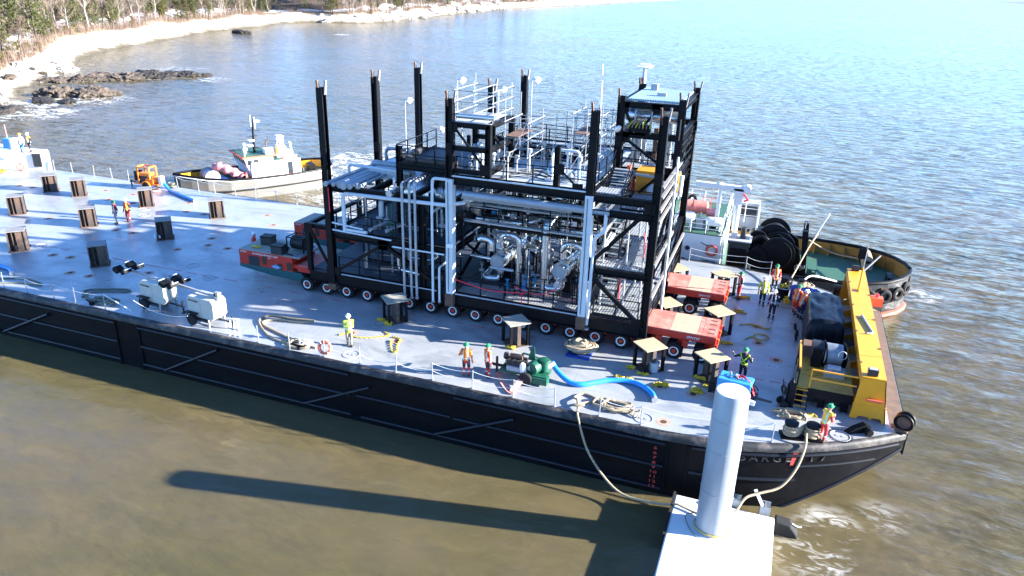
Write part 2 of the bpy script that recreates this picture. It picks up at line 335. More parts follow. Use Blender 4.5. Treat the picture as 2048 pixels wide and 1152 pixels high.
mat('far_land', (.1, .1, .09), .9, 0, .3, .01, (.4, .38, .33), .6, .02)
mb = MB(); vs = []
for i in range(61):
    x = 560 + i*1900/60; y = 2350 + 500*math.sin(i*.05); h = 3 + 5*abs(noise.noise(V((i*.3, 1, 0)))) ; h *= min(1, i/8, (60-i)/10) + .05
    vs += [(x, y, WATER-1), (x, y+60, WATER+h), (x, y+400, WATER+h*.8)]
mb.add(vs, [(i*3+j, (i+1)*3+j, (i+1)*3+j+1, i*3+j+1) for i in range(60) for j in (0, 1)])
tag(mb.build('far_headland', 'far_land', smooth=True), kind='structure')
# ------------------------------------------------------------------ rocks
mat('rock_brown', (.085, .064, .048), .85, 0, .35, .5, (.02, .018, .016), .9, .35, bump=.6, bscale=2.5, thr=(.45, .62))
mat('rock_dark', (.022, .019, .017), .8, 0, .4, .6, (.075, .06, .048), .8, .6, bump=.6, bscale=2.5)
mat('rock_pale', (.36, .34, .31), .85, 0, .2, .5, (.3, .22, .15), .8, .5, bump=.5, bscale=2.5, thr=(.5, .66))
def rock_mesh(seed, m):
    bm = bmesh.new(); bmesh.ops.create_icosphere(bm, subdivisions=4, radius=1)
    for v in bm.verts:
        p = v.co*1.3 + V((seed*7.1, 0, 0)); c = noise.cell_vector(p*1.3); n1 = noise.noise(p*1.6); n2 = noise.noise(p*4)
        n3 = 1-abs(noise.noise(p*2.3))*2; v.co *= 1 + .3*n1 + .16*n2 + .2*(c.x-.5) + .16*n3 + .07*noise.noise(p*11); v.co.z *= .75
    me = bpy.data.meshes.new('rock'); bm.to_mesh(me); bm.free(); me.materials.append(MAT[m]); return me
RM = {k: [rock_mesh(i + 10*j, k) for i in range(4)] for j, k in enumerate(('rock_brown', 'rock_dark', 'rock_pale'))}
def rock(k, x, y, sx, sy, sz, label, group, z=None, i=None):
    o = bpy.data.objects.new('shore_rock', rnd.choice(RM[k]) if i is None else RM[k][i]); COL.objects.link(o)
    o.location = (x, y, (WATER if z is None else z)); o.scale = (sx, sy, sz); o.rotation_euler = (rnd.uniform(-.2, .2), rnd.uniform(-.2, .2), rnd.uniform(0, 6.3))
    return tag(o, label, 'rock', group)
LB = 'brown jagged boulder on the rocky spit that runs out from the beach'; LD = 'dark wet rock at the outer end of the rocky spit'
for i in range(64):
    t = i/63; x = -114 + 18*t + rnd.uniform(-2, 2); y = 73 + 26*t + rnd.uniform(-1.5, 1.5)
    s = (.9 + 1.05*math.sin(t*2.7))*rnd.uniform(.5, 1.15)
    rock('rock_dark' if t > .62 else 'rock_brown', x, y, s*1.3, s, s*rnd.uniform(.5, .8), LD if t > .62 else LB, 'rocks of the spit', i=i % 4)
for i in range(9): rock('rock_brown', -97 + i*.95 + rnd.uniform(-.4, .4), 62.5 + i*.75 + rnd.uniform(-.7, .7), 2.3, 1.8, 1.5+.5*math.sin(i*1.3), 'brown rock islet standing in surf beside the rocky spit', 'rocks of the islet')
for x, y in ((-88, 47), (-90, 50), (-93, 49), (-91.5, 57), (-93.5, 58.5), (-89, 59)): rock('rock_dark', x, y, 1.9, 1.3, .7, 'low dark rock awash in the white surf', 'rocks awash in the surf')
for i in range(5): rock('rock_dark', -173 + i*1.2, 205 + rnd.uniform(-1, 1), 1.8, 1.5, 1.4, 'small black rock standing alone off the pale beach', 'black rocks off the beach')
for i in range(70):
    y = rnd.uniform(46, 92); d = rnd.uniform(-1, 16); x = shx(y) - d; s = rnd.uniform(.3, 1.1)*(1.4 if d < 4 else 1)
    rock('rock_brown' if rnd.random() < .45 and d < 6 else 'rock_pale', x, y, s*1.3, s, s*.75, 'boulder strewn over the near pebbly beach below the woods', 'boulders on the near beach', shz(x, y)+s*.15)
for i in range(75):
    y = rnd.uniform(286, 560); d = rnd.uniform(-1, 11); x = shx(y) - d; s = rnd.uniform(.6, 2.3)*(1 if y < 420 else 1.3)
    rock('rock_pale', x, y, s*1.4, s*1.2, s*.7, 'pale angular boulder along the far headland shore', 'boulders of the far headland', shz(x, y)+s*.1)
# ------------------------------------------------------------------ trees
mat('bark_pale', (.27, .235, .2), .9, 0, .25, 1.5); mat('bark_dark', (.07, .055, .043), .9, 0, .3, 1.5)
mat('twigs', (.21, .16, .125), .9, 0, .3, .6); mat('twigs_red', (.17, .12, .09), .9, 0, .3, .6)
mat('needles', (.085, .098, .022), .8, 0, .5, .5); mat('needles_yel', (.13, .1, .013), .8, 0, .4, .5)
def bare_tree(h, seed, n1, tw):
    r = random.Random(seed); t = MB(); c = MB(); pts = [V((0,0,-.6))]; lean = V((r.uniform(-.12,.12), r.uniform(-.12,.12), 1))
    for i in range(1, 8): pts.append(V((lean.x*h*i/7 + r.uniform(-.18,.18), lean.y*h*i/7 + r.uniform(-.18,.18), h*i/7)))
    t.tube(pts, [.17*(1-i/7.6)+.02 for i in range(8)], 6)
    def pt(f): k = min(int(f*7), 6); return pts[k].lerp(pts[k+1], f*7-k)
    for i in range(n1):
        f = r.uniform(.28, .97); a = r.uniform(0, 6.28); L_ = h*(.36*(1-f)+.1)*r.uniform(.7, 1.2); o = pt(f)
        d = V((math.cos(a), math.sin(a), r.uniform(.5, 1.3))).normalized(); mid = o + d*L_*.5 + V((0,0,.1*L_)); e = o + d*L_ + V((0,0,.28*L_))
        t.tube([o, mid, e], [.055*(1.1-f)+.012, .032, .012], 4, cap=False)
        for j in range(tw):
            q = o.lerp(e, r.uniform(.25, 1)); a2 = r.uniform(0, 6.28); d2 = (V((math.cos(a2), math.sin(a2), r.uniform(.1, 1.2))).normalized()*.8 + d*.5); l2 = L_*r.uniform(.2, .5)+.25
            p2 = q + d2*l2; s = d2.cross(V((r.uniform(-1,1), r.uniform(-1,1), .3))).normalized()*.02
            c.add([q-s, q+s, p2+s*.4, p2-s*.4], [(0,1,2,3)])
            for k in range(3):
                q3 = q.lerp(p2, r.uniform(.2, 1)); p3 = q3 + V((r.uniform(-1,1), r.uniform(-1,1), r.uniform(-.1,1)))*l2*.5; s = (p3-q3).cross(V((r.uniform(-1,1), .3, r.uniform(-1,1)))).normalized()*.014
                c.add([q3-s, q3+s, p3], [(0,1,2)])
    return t, c
def conifer(h, seed, wide):
    r = random.Random(seed); t = MB(); c = MB(); t.tube([(0,0,-.6), (r.uniform(-.1,.1), 0, h*.5), (r.uniform(-.15,.15), r.uniform(-.1,.1), h)], [.19, .12, .02], 6)
    n = int(h*8)
    for i in range(n):
        f = .16 + .84*(i/n)**.9; z = h*f; a = r.uniform(0, 6.28); L_ = wide*(1-f)**.75*r.uniform(.55, 1.15) + .22
        if r.random() < .12: continue
        d = V((math.cos(a), math.sin(a), r.uniform(-.3, .25))); e = V((0,0,z)) + d*L_; t.tube([(0,0,z), e], [.025, .008], 3, cap=False)
        for j in range(int(7 + L_*9)):
            q = V((0,0,z)).lerp(e, r.uniform(.2, 1.05)) + V((r.uniform(-.22,.22), r.uniform(-.22,.22), r.uniform(-.2,.16)))*(.5+L_*.4)
            u = V((r.uniform(-1,1), r.uniform(-1,1), r.uniform(-.5,.4))).normalized()*r.uniform(.14, .34); w_ = u.cross(V((r.uniform(-.5,.5), r.uniform(-.5,.5), 1))).normalized()*r.uniform(.06, .13)
            c.add([q-u, q+w_, q+u, q-w_], [(0,1,2,3)])
    return t, c
def tree_proto(name, tc, bark, leaf):
    e = empty(name); tc[0].build('trunk', bark, e, True); tc[1].build('crown', leaf, e); return e
TP = {'bare': [tree_proto('bare_tree', bare_tree(h, s, n, tw), b, l) for h, s, n, tw, b, l in ((11, 1, 26, 9, 'bark_pale', 'twigs'), (9, 2, 22, 10, 'bark_pale', 'twigs_red'), (12.5, 3, 28, 8, 'bark_pale', 'twigs'), (7, 4, 20, 12, 'bark_dark', 'twigs_red'), (10, 5, 24, 10, 'bark_dark', 'twigs'))],
      'conifer': [tree_proto('conifer_tree', conifer(h, s, w_), 'bark_dark', l) for h, s, w_, l in ((11, 11, 2.3, 'needles'), (8.5, 12, 2.1, 'needles'), (13, 13, 2.5, 'needles'), (6, 14, 1.7, 'needles_yel'))],
      'small': [tree_proto('golden_shrub', conifer(h, s, w_), 'bark_dark', 'needles_yel') for h, s, w_ in ((2.4, 21, 1.3), (1.9, 22, 1.2))]}
CH = {}
for o in list(bpy.data.objects): CH.setdefault(o, [])
for o in list(bpy.data.objects):
    if o.parent: CH[o.parent].append(o)
TL = {'bare': 'leafless grey and brown tree in the woods above the pale shore', 'conifer': 'green evergreen tree among the leafless trees above the pale shore', 'small': 'low golden evergreen shrub at the bluff edge above the pale shore'}
used = set()
def plant(kind, x, y, s=1):
    pr = rnd.choice(TP[kind]); o = pr if pr not in used else clone(pr, ch=CH); used.add(pr)
    o.location = (x, y, shz(x, y)-.1); o.rotation_euler = (0, 0, rnd.uniform(0, 6.28)); o.scale = (s, s, s*rnd.uniform(.9, 1.15)); tag(o, TL[kind], 'shrub' if kind == 'small' else 'tree', 'woods along the shore' if kind != 'small' else 'golden shrubs on the bluff')
k_ = [(52, 140, 165), (140, 272, 175), (284, 400, 95), (400, 640, 75)]; cnt = {'bare': 0, 'conifer': 0}
for y0, y1, n in k_:
    for i in range(n):
        y = y0 + (y1-y0)*rnd.random(); d = (10 + 50*rnd.random()**1.7) if y < 268 else (8 + 34*rnd.random()**1.5); x = shx(y) - d/wid(y)
        kd = 'conifer' if noise.noise(V((x*.045, y*.045, 5))) + rnd.uniform(-.3, .3) > -.03 else 'bare'
        plant(kd, x, y, rnd.uniform(.8, 1.3))
for i in range(26):
    y = rnd.uniform(70, 260); d = 9.5 + rnd.uniform(0, 3); plant('small', shx(y) - d/wid(y), y, rnd.uniform(.7, 1.2))
for pr in [q for l in TP.values() for q in l if q not in used]:
    for c in kids(pr): bpy.data.objects.remove(c)
    bpy.data.objects.remove(pr)
# undergrowth: leafless brush nobody could count
mb = MB(); r = random.Random(5)
for i in range(11500):
    y = 45 + 600*r.random()**1.25; d = 8.5 + 42*r.random()**1.6; x = shx(y) - d/wid(y); z = shz(x, y)
    if abs(y-277) < 5: continue
    for j in range(7):
        a = r.uniform(0, 6.28); q = V((x+r.uniform(-.6,.6), y+r.uniform(-.6,.6), z-.1)); e = q + V((math.cos(a)*.5, math.sin(a)*.5, r.uniform(.8, 2.9))); s = V((math.sin(a), -math.cos(a), 0))*.035
        mb.add([q-s, q+s, e], [(0,1,2)])
tag(mb.build('undergrowth', 'twigs_red'), 'brown leafless undergrowth covering the slope below the trees', 'undergrowth', kind='stuff')
# ================================================================== barge
BG = empty('cargo_barge', (0, 0, WATER), 0, 'long flat-decked cargo barge with black hull, grey-blue deck and raked bow', 'barge')
BGI = Matrix.Translation((0, 0, -WATER))
X0, X1 = -58., 33.2; YN, YF = -7.25, 15.75
def edge_n(x):                                    # near deck edge, curving in at the bow
    t = max(0, (x-22)/(X1-22)); return YN + 4.25*t**2.3
def edge_f(x): return YF - (edge_n(x)-YN)
def keel(x): t = max(0, (x-26.3)/(X1-26.3)); return -4.4 + 3.3*t**1.15
XS = [X0, -40, -20, 0, 15, 22] + [22 + 11.2*i/22 for i in range(1, 23)]
def part(mb, name, m, smooth=False, par=None): 
    o = mb.build(name, m, None, smooth); o.parent = par or BG
    if par is None: o.matrix_parent_inverse = BGI
    return o
hull = MB(); vs = []
for x in XS:
    n, f, k = edge_n(x), edge_f(x), keel(x); c = .35
    vs += [(x, n, -.1), (x, n, k+c), (x, n+.5, k), (x, f-.5, k), (x, f, k+c), (x, f, -.1)]
m = 6; fs = [(i*m+j, i*m+j+1, (i+1)*m+j+1, (i+1)*m+j) for i in range(len(XS)-1) for j in range(m-1)]
fs += [(0,1,2,3,4,5), tuple(len(vs)-6+i for i in range(6))]
hull.add(vs, fs); part(hull, 'hull', 'hull_black')
# deck material: worn blue-grey paint, darker wet patches, pale salt, faint weld seams
def deck_mat():
    m = bpy.data.materials.new('barge_deck'); m.use_nodes = True; t = m.node_tree; N = t.nodes; L = t.links; b = N['Principled BSDF']
    g = N.new('ShaderNodeNewGeometry'); pos = g.outputs['Position']
    def nz(sc, det, rough, st=(1,1,1), dist=0):
        mp = N.new('ShaderNodeMapping'); mp.inputs['Scale'].default_value = st; L.new(pos, mp.inputs[0]); n = N.new('ShaderNodeTexNoise'); n.inputs['Scale'].default_value = sc; n.inputs['Detail'].default_value = det; n.inputs['Roughness'].default_value = rough; n.inputs['Distortion'].default_value = dist; L.new(mp.outputs[0], n.inputs['Vector']); return n.outputs[0]
    def ramp(v, a, c, lo=0, hi=1):
        r = N.new('ShaderNodeMapRange'); L.new(v, r.inputs[0])
        for i, s in zip((1,2,3,4), (a,c,lo,hi)): r.inputs[i].default_value = s
        return r.outputs[0]
    def mix(f, a, c, bt='MIX'):
        x = N.new('ShaderNodeMix'); x.data_type = 'RGBA'; x.blend_type = bt
        if isinstance(f, float): x.inputs[0].default_value = f
        else: L.new(f, x.inputs[0])
        for i, s in ((6, a), (7, c)):
            if isinstance(s, tuple): x.inputs[i].default_value = (*s, 1)
            else: L.new(s, x.inputs[i])
        return x.outputs[2]
    c = mix(ramp(nz(.35, 7, .65), .3, .7), (.26, .275, .29), (.37, .38, .385))
    c = mix(ramp(nz(.22, 8, .7, (1, 2.2, 1), .6), .52, .66, 0, .55), c, (.1, .112, .122))
    c = mix(ramp(nz(1.4, 8, .75, (1, 3, 1)), .56, .72, 0, .5), c, (.36, .355, .34))
    c = mix(ramp(nz(.8, 9, .8), .63, .72, 0, .55), c, (.13, .1, .078))
    c = mix(ramp(nz(9, 4, .7), .35, .75, 0, .25), c, (.08, .085, .09))
    br = N.new('ShaderNodeTexBrick'); br.inputs['Scale'].default_value = 1; br.inputs['Brick Width'].default_value = 7.3; br.inputs['Row Height'].default_value = 2.45; br.inputs['Mortar Size'].default_value = .018; br.inputs['Mortar Smooth'].default_value = .3
    L.new(pos, br.inputs['Vector']); c = mix(ramp(br.outputs['Fac'], 0, 1, 0, .35), c, (.12, .13, .135))
    L.new(c, b.inputs['Base Color']); L.new(ramp(nz(.5, 6, .7), .35, .65, .24, .5), b.inputs['Roughness']); b.inputs['Specular IOR Level'].default_value = .8
    bp = N.new('ShaderNodeBump'); bp.inputs['Strength'].default_value = .25; bp.inputs['Distance'].default_value = .03; L.new(nz(.7, 5, .6), bp.inputs['Height']); L.new(bp.outputs[0], b.inputs['Normal'])
    MAT['barge_deck'] = m
deck_mat()
dk = MB(); vs = []
for x in XS: vs += [(x, edge_n(x)+.22, 0), (x, edge_f(x)-.22, 0), (x, edge_n(x)+.22, -.2), (x, edge_f(x)-.22, -.2)]
n = len(XS); fs = []
for i in range(n-1): a, b = i*4, i*4+4; fs += [(a, b, b+1, a+1), (a+2, a+3, b+3, b+2), (a, a+2, b+2, b), (a+1, b+1, b+3, a+3)]
fs += [(0, 1, 3, 2), ((n-1)*4, (n-1)*4+2, (n-1)*4+3, (n-1)*4+1)]
dk.add(vs, fs); part(dk, 'deck', 'barge_deck')
# rounded gunwale
for nm, fn, s in (('gunwale', edge_n, 1), ('gunwale', edge_f, -1)):
    g = MB(); vs = []; pr = [(.26, .012), (.12, .01), (.03, -.04), (-.03, -.14), (-.05, -.3), (.02, -.36), (.26, -.3)]
    for x in XS: vs += [(x, fn(x)+s*a, b) for a, b in pr]
    k = len(pr); g.add(vs, [(i*k+j, i*k+(j+1) % k, (i+1)*k+(j+1) % k, (i+1)*k+j) for i in range(n-1) for j in range(k)] + [tuple(range(k)), tuple((n-1)*k+j for j in range(k))])
    part(g, nm, 'hull_edge', True)
g = MB(); g.bx(X1-.62, X1-.02, edge_n(X1)+.25, edge_f(X1)-.25, -.3, .018); part(g, 'bow_plate', 'bow_rust')
g = MB(); g.bx(X1-.02, X1+.05, edge_n(X1), edge_f(X1), -1.1, -.02); part(g, 'bow_transom', 'hull_black')
g = MB(); g.bx(X1-.75, X1-.63, 2.7, 3.6, 0, .3); part(g, 'bow_bracket', 'rust')
# fender rails on the near side: long half-round bars in panels, with diagonal bars across them
def rail(x0, x1, z, r=.085):
    q = [x for x in [x0 + (x1-x0)*i/14 for i in range(15)]]
    part(MB().tube([(x, edge_n(x)-.02, z) for x in q], r, 8), 'fender_rail', 'rail_black', True)
PAN = [(-58, -30.5), (-30, -17.6), (-17.2, -7.9), (-6.2, 7.4), (8.2, 21.4)]
for a, b in PAN[:4]:
    for z in (-.52, -1.68, -2.82): rail(a, b, z)
rail(7.8, 13, -1.62); rail(13.2, 23.3, -1.66); rail(13.2, 23.3, -.5); rail(8, 23.3, -2.84)
for z in (-.46, -1.72): rail(24.4, 28.8 if z < -1 else 32.9, z)
rail(28.8, 32, -1.02, .06)
for x0, x1, z0, z1 in ((-17.1, -13, -2.8, -.9), (-4.6, -.7, -2.82, -.75), (4.6, 8.6, -2.8, -.95), (12.2, 16.3, -2.75, -.9), (-33, -29, -2.8, -.9)):
    part(MB().tube([(x0, YN-.1, z0), (x1, YN-.1, z1)], .09, 8), 'diagonal_fender', 'rail_black', True)
for x in (-7.9, -6.2, 23.4, 24.3): part(MB().bx(x-.06, x+.06, edge_n(x)-.07, edge_n(x)+.1, -3.6, -.36), 'fender_pad', 'hull_black')
mb = MB()
mb.tube([(x, edge_n(x)+.02, keel(x)+.38) for x in [26.5 + 6.6*i/10 for i in range(11)]], .09, 8); part(mb, 'rake_chine', 'rail_black', True)
# name and draught marks
xs = 25.1
for ch in 'BOABARGE 17':
    if ch != ' ':
        d = V((.1, edge_n(xs+.05)-edge_n(xs-.05), 0)).normalized()
        o = text(ch, .5, 'hull_edge', None, frame((xs, edge_n(xs)-.03, -.62), d, (0,0,1)), .03, 'name_letter', 1.15); o.parent = BG; o.matrix_parent_inverse = BGI
    xs += .47
for i in range(9):
    o = text('%d' % (5+i), .2, 'mark_red', None, frame((22.9, YN-.075, -.75-.25*i), (1,0,0), (0,0,1)), .004, 'draught_number', 1.8); o.parent = BG; o.matrix_parent_inverse = BGI
mb = MB(); mb.add([(28.55, edge_n(28.55)-.035, -.35), (28.75, edge_n(28.75)-.035, -.35), (28.62, edge_n(28.62)-.035, -.95), (28.5, edge_n(28.5)-.035, -.95)], [(0,1,2,3)]); part(mb, 'paint_mark', 'mark_red')
# stanchions and guard ropes
st0 = part(MB().cyl((0,0,0), (0,0,.98), .028, 6).cyl((0,0,0), (0,0,.05), .06, 6), 'stanchion', 'galv', True); first = True
NS = [-23.2, -21, -18.9, -16.8, -14.9, -12.75, -11.05, -8.8, 1.75, 3.7, 5.8, 7.85, 9.9, 11.9, 14, 16.05, 18.1, 20.2, 22.1, 26.1, 27.6]
FS = [-39.2, -36.9, -34.2, -32, -30, -24.3, -22, -20.2, -18, -15.9, -13.7, -11.7, 21.1, 25.0, 26.6, 18.5, 16, -46, -44]
for i, (x, y) in enumerate([(x, edge_n(x)+.33) for x in NS] + [(x, edge_f(x)-.3) for x in FS]):
    o = st0 if i == 0 else again(st0, BG); o.matrix_parent_inverse = BGI; o.location = (x, y, 0); o.rotation_euler = (rnd.uniform(-.05,.05), rnd.uniform(-.05,.05), 0)
def sag(a, b, s, k=7): return [V(a).lerp(V(b), i/k) - V((0,0,4*s*(i/k)*(1-i/k))) for i in range(k+1)]
def gropes(xs, zz, ye):
    for a, b in zip(xs, xs[1:]):
        for z in zz:
            part(MB().tube(sag((a, ye(a), z), (b, ye(b), z), .1+rnd.random()*.08), .014, 5, cap=False), 'guard_rope', 'rope_white')
gropes([11.9, 14, 16.05, 18.1], (.92, .5), lambda x: edge_n(x)+.33); gropes([5.8, 7.85, 9.9, 11.9], (.55,), lambda x: edge_n(x)+.33)
gropes([20.2, 22.1, 26.1, 27.6], (.9,), lambda x: edge_n(x)+.33); gropes([-23.2, -18.9, -14.9, -12.75, -8.8], (.9,), lambda x: edge_n(x)+.33)
gropes([-16.8, -14.9, -12.75], (.5,), lambda x: edge_n(x)+.33)
gropes([21.1, 25, 26.6], (.95, .5), lambda x: edge_f(x)-.3); gropes([-24.3, -22, -20.2, -18, -15.9, -13.7, -11.7], (.92,), lambda x: edge_f(x)-.3)
part(MB().tube(sag((-6.6, YN+.35, .95), (-2.8, YN+.3, .7), .35, 9), .016, 5), 'guard_rope', 'rope_white')
part(MB().bar((-8.8, YN+.33, .96), (-7.2, YN+.6, .1), .04), 'guard_brace', 'rope_white')
part(MB().bar((27.6, edge_n(27.6)+.33, .96), (26.1, edge_n(26.1)+.8, .05), .04), 'guard_brace', 'rope_white')
# lashing sockets: rusty holes in a pinkish worn ring
so_ = MB().lathe([(.15, 0), (.15, .008), (.1, .012), (.1, .006)], (0,0,0), n=14).build('lashing_socket', 'sock_dark', BG); so_.matrix_parent_inverse = BGI
ring = MB(); nn = 16
vs = [(r_*math.cos(2*PI*i/nn), r_*math.sin(2*PI*i/nn), .004) for r_ in (.14, .34) for i in range(nn)]; ring.add(vs, [(i, (i+1) % nn, nn+(i+1) % nn, nn+i) for i in range(nn)])
mat('ring_paint', (.42, .25, .18), .8, 0, .25, 4, (.36, .34, .33), .8, 4)
rg = ring.build('socket_ring', 'ring_paint', so_)
SOCK = [(-19.1,-1.65),(-17.7,-1.5),(-15.35,-3.58),(-13.8,-3.5),(-19.6,4.1),(-18,4.1),(-10.9,-1.6),(-9.25,-1.6),(-12.5,2.6),(-11.2,4.2),(-12,5.5),(-9.5,4.2),(-26.4,4.1),(-18.4,10),(-36.9,10),(-35.4,10.1),(-29.1,12),(-26.6,10),(-16.6,10),(-20,12),(-12,11.9),(-10,10),(-26,12),(-24,10),(-33,4.1),(23,-6.28),(23.9,-3.3),(22.3,-3.2),(20.4,-3.3),(26.5,3.7),(26.3,5.9),(8.3,-3.9),(5.6,-4),(11,10.5),(24,10.5),(27.5,2),(-34.5,-1.6),(-26.5,-1.6),(-24.6,-3.5)]
for i, (x, y) in enumerate(SOCK):
    o = so_ if i == 0 else again(so_, BG); o.matrix_parent_inverse = BGI; o.location = (x, y, 0)
    if i: again(rg, o)
# manholes
mh = MB(); nn = 24
mh.torus((0,0,.006), .42, .02, n=24, k=5)
for k in range(2): mh.box((-.12+.24*k, 0, .012), (.12, .1, .02))
m0 = mh.build('manhole', 'grey_paint', BG); m0.matrix_parent_inverse = BGI
for i, (x, y) in enumerate([(-21.4,-.65),(-9.3,.6),(-6.85,-.7),(-21.8,9),(-20.6,7.8),(22.1,-6.35),(6.9,-6.2),(-30,.6),(30.4,-4.4)]):
    o = m0 if i == 0 else again(m0, BG); o.matrix_parent_inverse = BGI; o.location = (x, y, .002)
mb = MB()
for i in range(26): a = 2*PI*i/26; mb.box((30.4+.5*math.cos(a), -4.4+.5*math.sin(a), .012), (.07, .05, .02), a)
part(mb, 'manhole_bolts', 'dark_grey')
# red setting-out lines sprayed on deck: worn dashes
for a in range(-22, 29):
    if rnd.random() < .82: part(MB().bx(a+rnd.random()*.3, a+.65+rnd.random()*.5, -.52+rnd.uniform(-.01,.01), -.47, .004, .007), 'painted_line', 'mark_red')
# bow fittings: bitts, chock, fairlead, coamings
def bitts(x, y, rz, wrap):
    e = empty('mooring_bitts', (x, y, 0), rz, 'pair of black mooring bitts wrapped in heavy tan rope at the bow', 'bollard')
    MB().bx(-.85, .85, -.32, .32, 0, .09).build('base', 'black_steel', e)
    for s in (-.45, .45):
        MB().lathe([(.22, .09), (.22, .62), (.3, .66), (.3, .72), (.1, .74)], (s, 0, 0), n=18).build('post', 'black_steel', e, True)
    return e
bt = bitts(28.75, -5.2, .2, 1)
hw = MB()
for s in (-.45, .45):
    for k in range(7): hw.torus((s, 0, .15+.065*k), .27+.03*math.sin(k*2.1+s), .04, (.1*math.sin(k+s), .1*math.cos(k*2), 1), 16, 6)
for k in range(6): hw.tube(spline([(-.7, -.05+.02*k, .17+.07*k), (-.3, -.27, .2+.07*k), (0, 0, .22+.07*k), (.3, .27, .2+.07*k), (.7, .05, .18+.07*k)], 4), .04, 6)
o = hw.build('rope_wraps', 'rope', bt, True)
e = empty('towing_chock', (31.1, -3.75, 0), .5, 'low black deck chock near the bow corner', 'chock')
MB().ext([(-.55,-.14,0),(.5,-.14,0),(.55,-.14,.3),(.3,-.14,.42),(-.2,-.14,.25)], (0,.28,0)).build('body', 'black_steel', e)
MB().cyl((.35,-.45,.16), (.35,-.14,.16), .16, 14).build('roller', 'black_steel', e, True)
e = empty('bow_fairlead', (33.05, -2.75, 0), 1.2, 'rusty black roller fairlead standing on the bow corner', 'fairlead')
for s in (-.16, .16): MB().torus((s, 0, .42), .36, .07, (1,0,0), 20, 8).build('cheek_ring', 'black_steel', e, True)
MB().cyl((-.15,0,.42), (.15,0,.42), .3, 18).build('sheave', 'rust', e, True); MB().bx(-.35,.35,-.25,.25,0,.12).build('foot', 'rust', e)
for x, y, lb in ((-10, -6.75, 'small black cleat at the barge edge under the coiled green ropes'), (4.1, -6.75, 'small black cleat at the barge edge beside the orange lifebuoy'), (-27, -6.75, 'small black cleat at the barge edge by the guard posts far aft')):
    e = empty('deck_cleat', (x, y, 0), 0, lb, 'cleat', 'deck cleats'); MB().bx(-.12,.12,-.09,.09,0,.18).build('foot', 'black_steel', e); MB().tube([(-.42,0,.28),(-.2,0,.21),(.2,0,.21),(.42,0,.28)], [.04,.065,.065,.04], 8).build('horn', 'black_steel', e, True)
# raised white stern house
e = empty('stern_deckhouse', (-39.6, 15.5, 0), 0, 'low white deckhouse at the aft end of the barge', 'deckhouse')
P = [(-39.5,15.5),(-44.6,13.4),(-58,9),(-58,15.6),(-46,15.65)]
M_ = Matrix.Translation((39.6,-15.5,0))
o = MB().poly([(x+39.6, y-15.5) for x, y in P], 0, 1.8).build('house_block', 'white_paint', e)
dd = V((-5.1,-2.1,0)).normalized(); nn_ = V((.38,-.92,0)); q = V((-.55,-.3,0)) + dd*.15
MB().ext([q+V((0,0,.25)), q+dd*.75+V((0,0,.25)), q+dd*.75+V((0,0,1.5)), q+V((0,0,1.5))], nn_*.1).build('vent_louvre', 'dark_grey', e)
MB().bar((-.1,0,1.86), (-18,-6.2,1.86), .12, .1).build('coaming', 'white_paint', e)
# ================================================================== mooring dolphin
e = empty('mooring_dolphin', (25.75, -9.75, WATER), 0, 'white concrete mooring dolphin cap with a tall galvanized pipe pile', 'dolphin')
DI = Matrix.Translation((-25.75, 9.75, -WATER))
def dp(mb, nm, m, sm=False):
    o = mb.build(nm, m, e, sm); o.matrix_parent_inverse = DI; return o
c = MB().bx(24.08, 28.16, -15.2, -8.1, -3.9, -2.3)
o = dp(c, 'concrete_cap', 'concrete'); md = o.modifiers.new('b', 'BEVEL'); md.width = .06; md.segments = 2
dp(MB().bx(23.98, 24.078, -10.9, -8.0, -3.7, -2.25), 'rubber_fender', 'rubber')
pl = MB().lathe([(.64, -2.6), (.64, 4.02), (.6, 4.1), (.58, 4.1)], (25.75, -9.75, 0), n=40)
dp(pl, 'pipe_pile', 'pile_galv', True)
for z in (-.3, 1.6, 3): dp(MB().torus((25.75, -9.75, z), .642, .012, n=40, k=5), 'weld_seam', 'pile_galv', True)
dp(MB().lathe([(.575, 4.1), (.4, 4.13), (.1, 4.15)], (25.75, -9.75, 0), n=24), 'snow_cap', 'mark_white', True)
for x in (26.55, 27.75):
    dp(MB().ibeam((x, -7.75, -3.8), (x, -7.75, -2.0), .5, .42, .05, (0,1,0)), 'fender_frame', 'alum')
    dp(MB().bar((x-.1, -7.9, -2.05), (x-.5, -7.45, -1.6), .16, .03), 'frame_bracket', 'alum')
dp(MB().bx(26.2, 28.1, -8.1, -7.95, -3.6, -2.5), 'back_plate', 'black_steel')
q = MB().ext([(28.2,-8.05,-3.7),(29.35,-8.05,-3.7),(29.15,-8.05,-3.0),(28.85,-8.05,-2.62),(28.2,-8.05,-2.55)], (0,.62,0))
o = dp(q, 'block_fender', 'rubber'); md = o.modifiers.new('b', 'BEVEL'); md.width = .09; md.segments = 3
dp(MB().tube(sag((28.9,-7.8,-2.6),(29.3,-7.5,-2.9),.05,4), .03, 6), 'fender_chain', 'galv', True)
def line(name, pts, r, m, label, cat='rope', grp=None, n=8, sub=8):
    o = MB().tube(spline(pts, sub), r, n).build(name, m, None, True); return tag(o, label, cat, grp)
line('mooring_line', [(19.2,-6.9,.12),(19.35,-7.3,-.15),(20.1,-7.75,-1.6),(21.6,-8.4,-2.65),(23.2,-8.75,-2.55),(24.3,-8.9,-2.2)], .05, 'rope', 'tan mooring line sagging from the amidships rope heap to the dolphin')
line('mooring_line', [(24.3,-8.92,-2.2),(24.9,-9.1,-2.22),(25.3,-9.25,-2.2)], .05, 'rope', 'short rope end lying across the corner of the concrete dolphin cap')
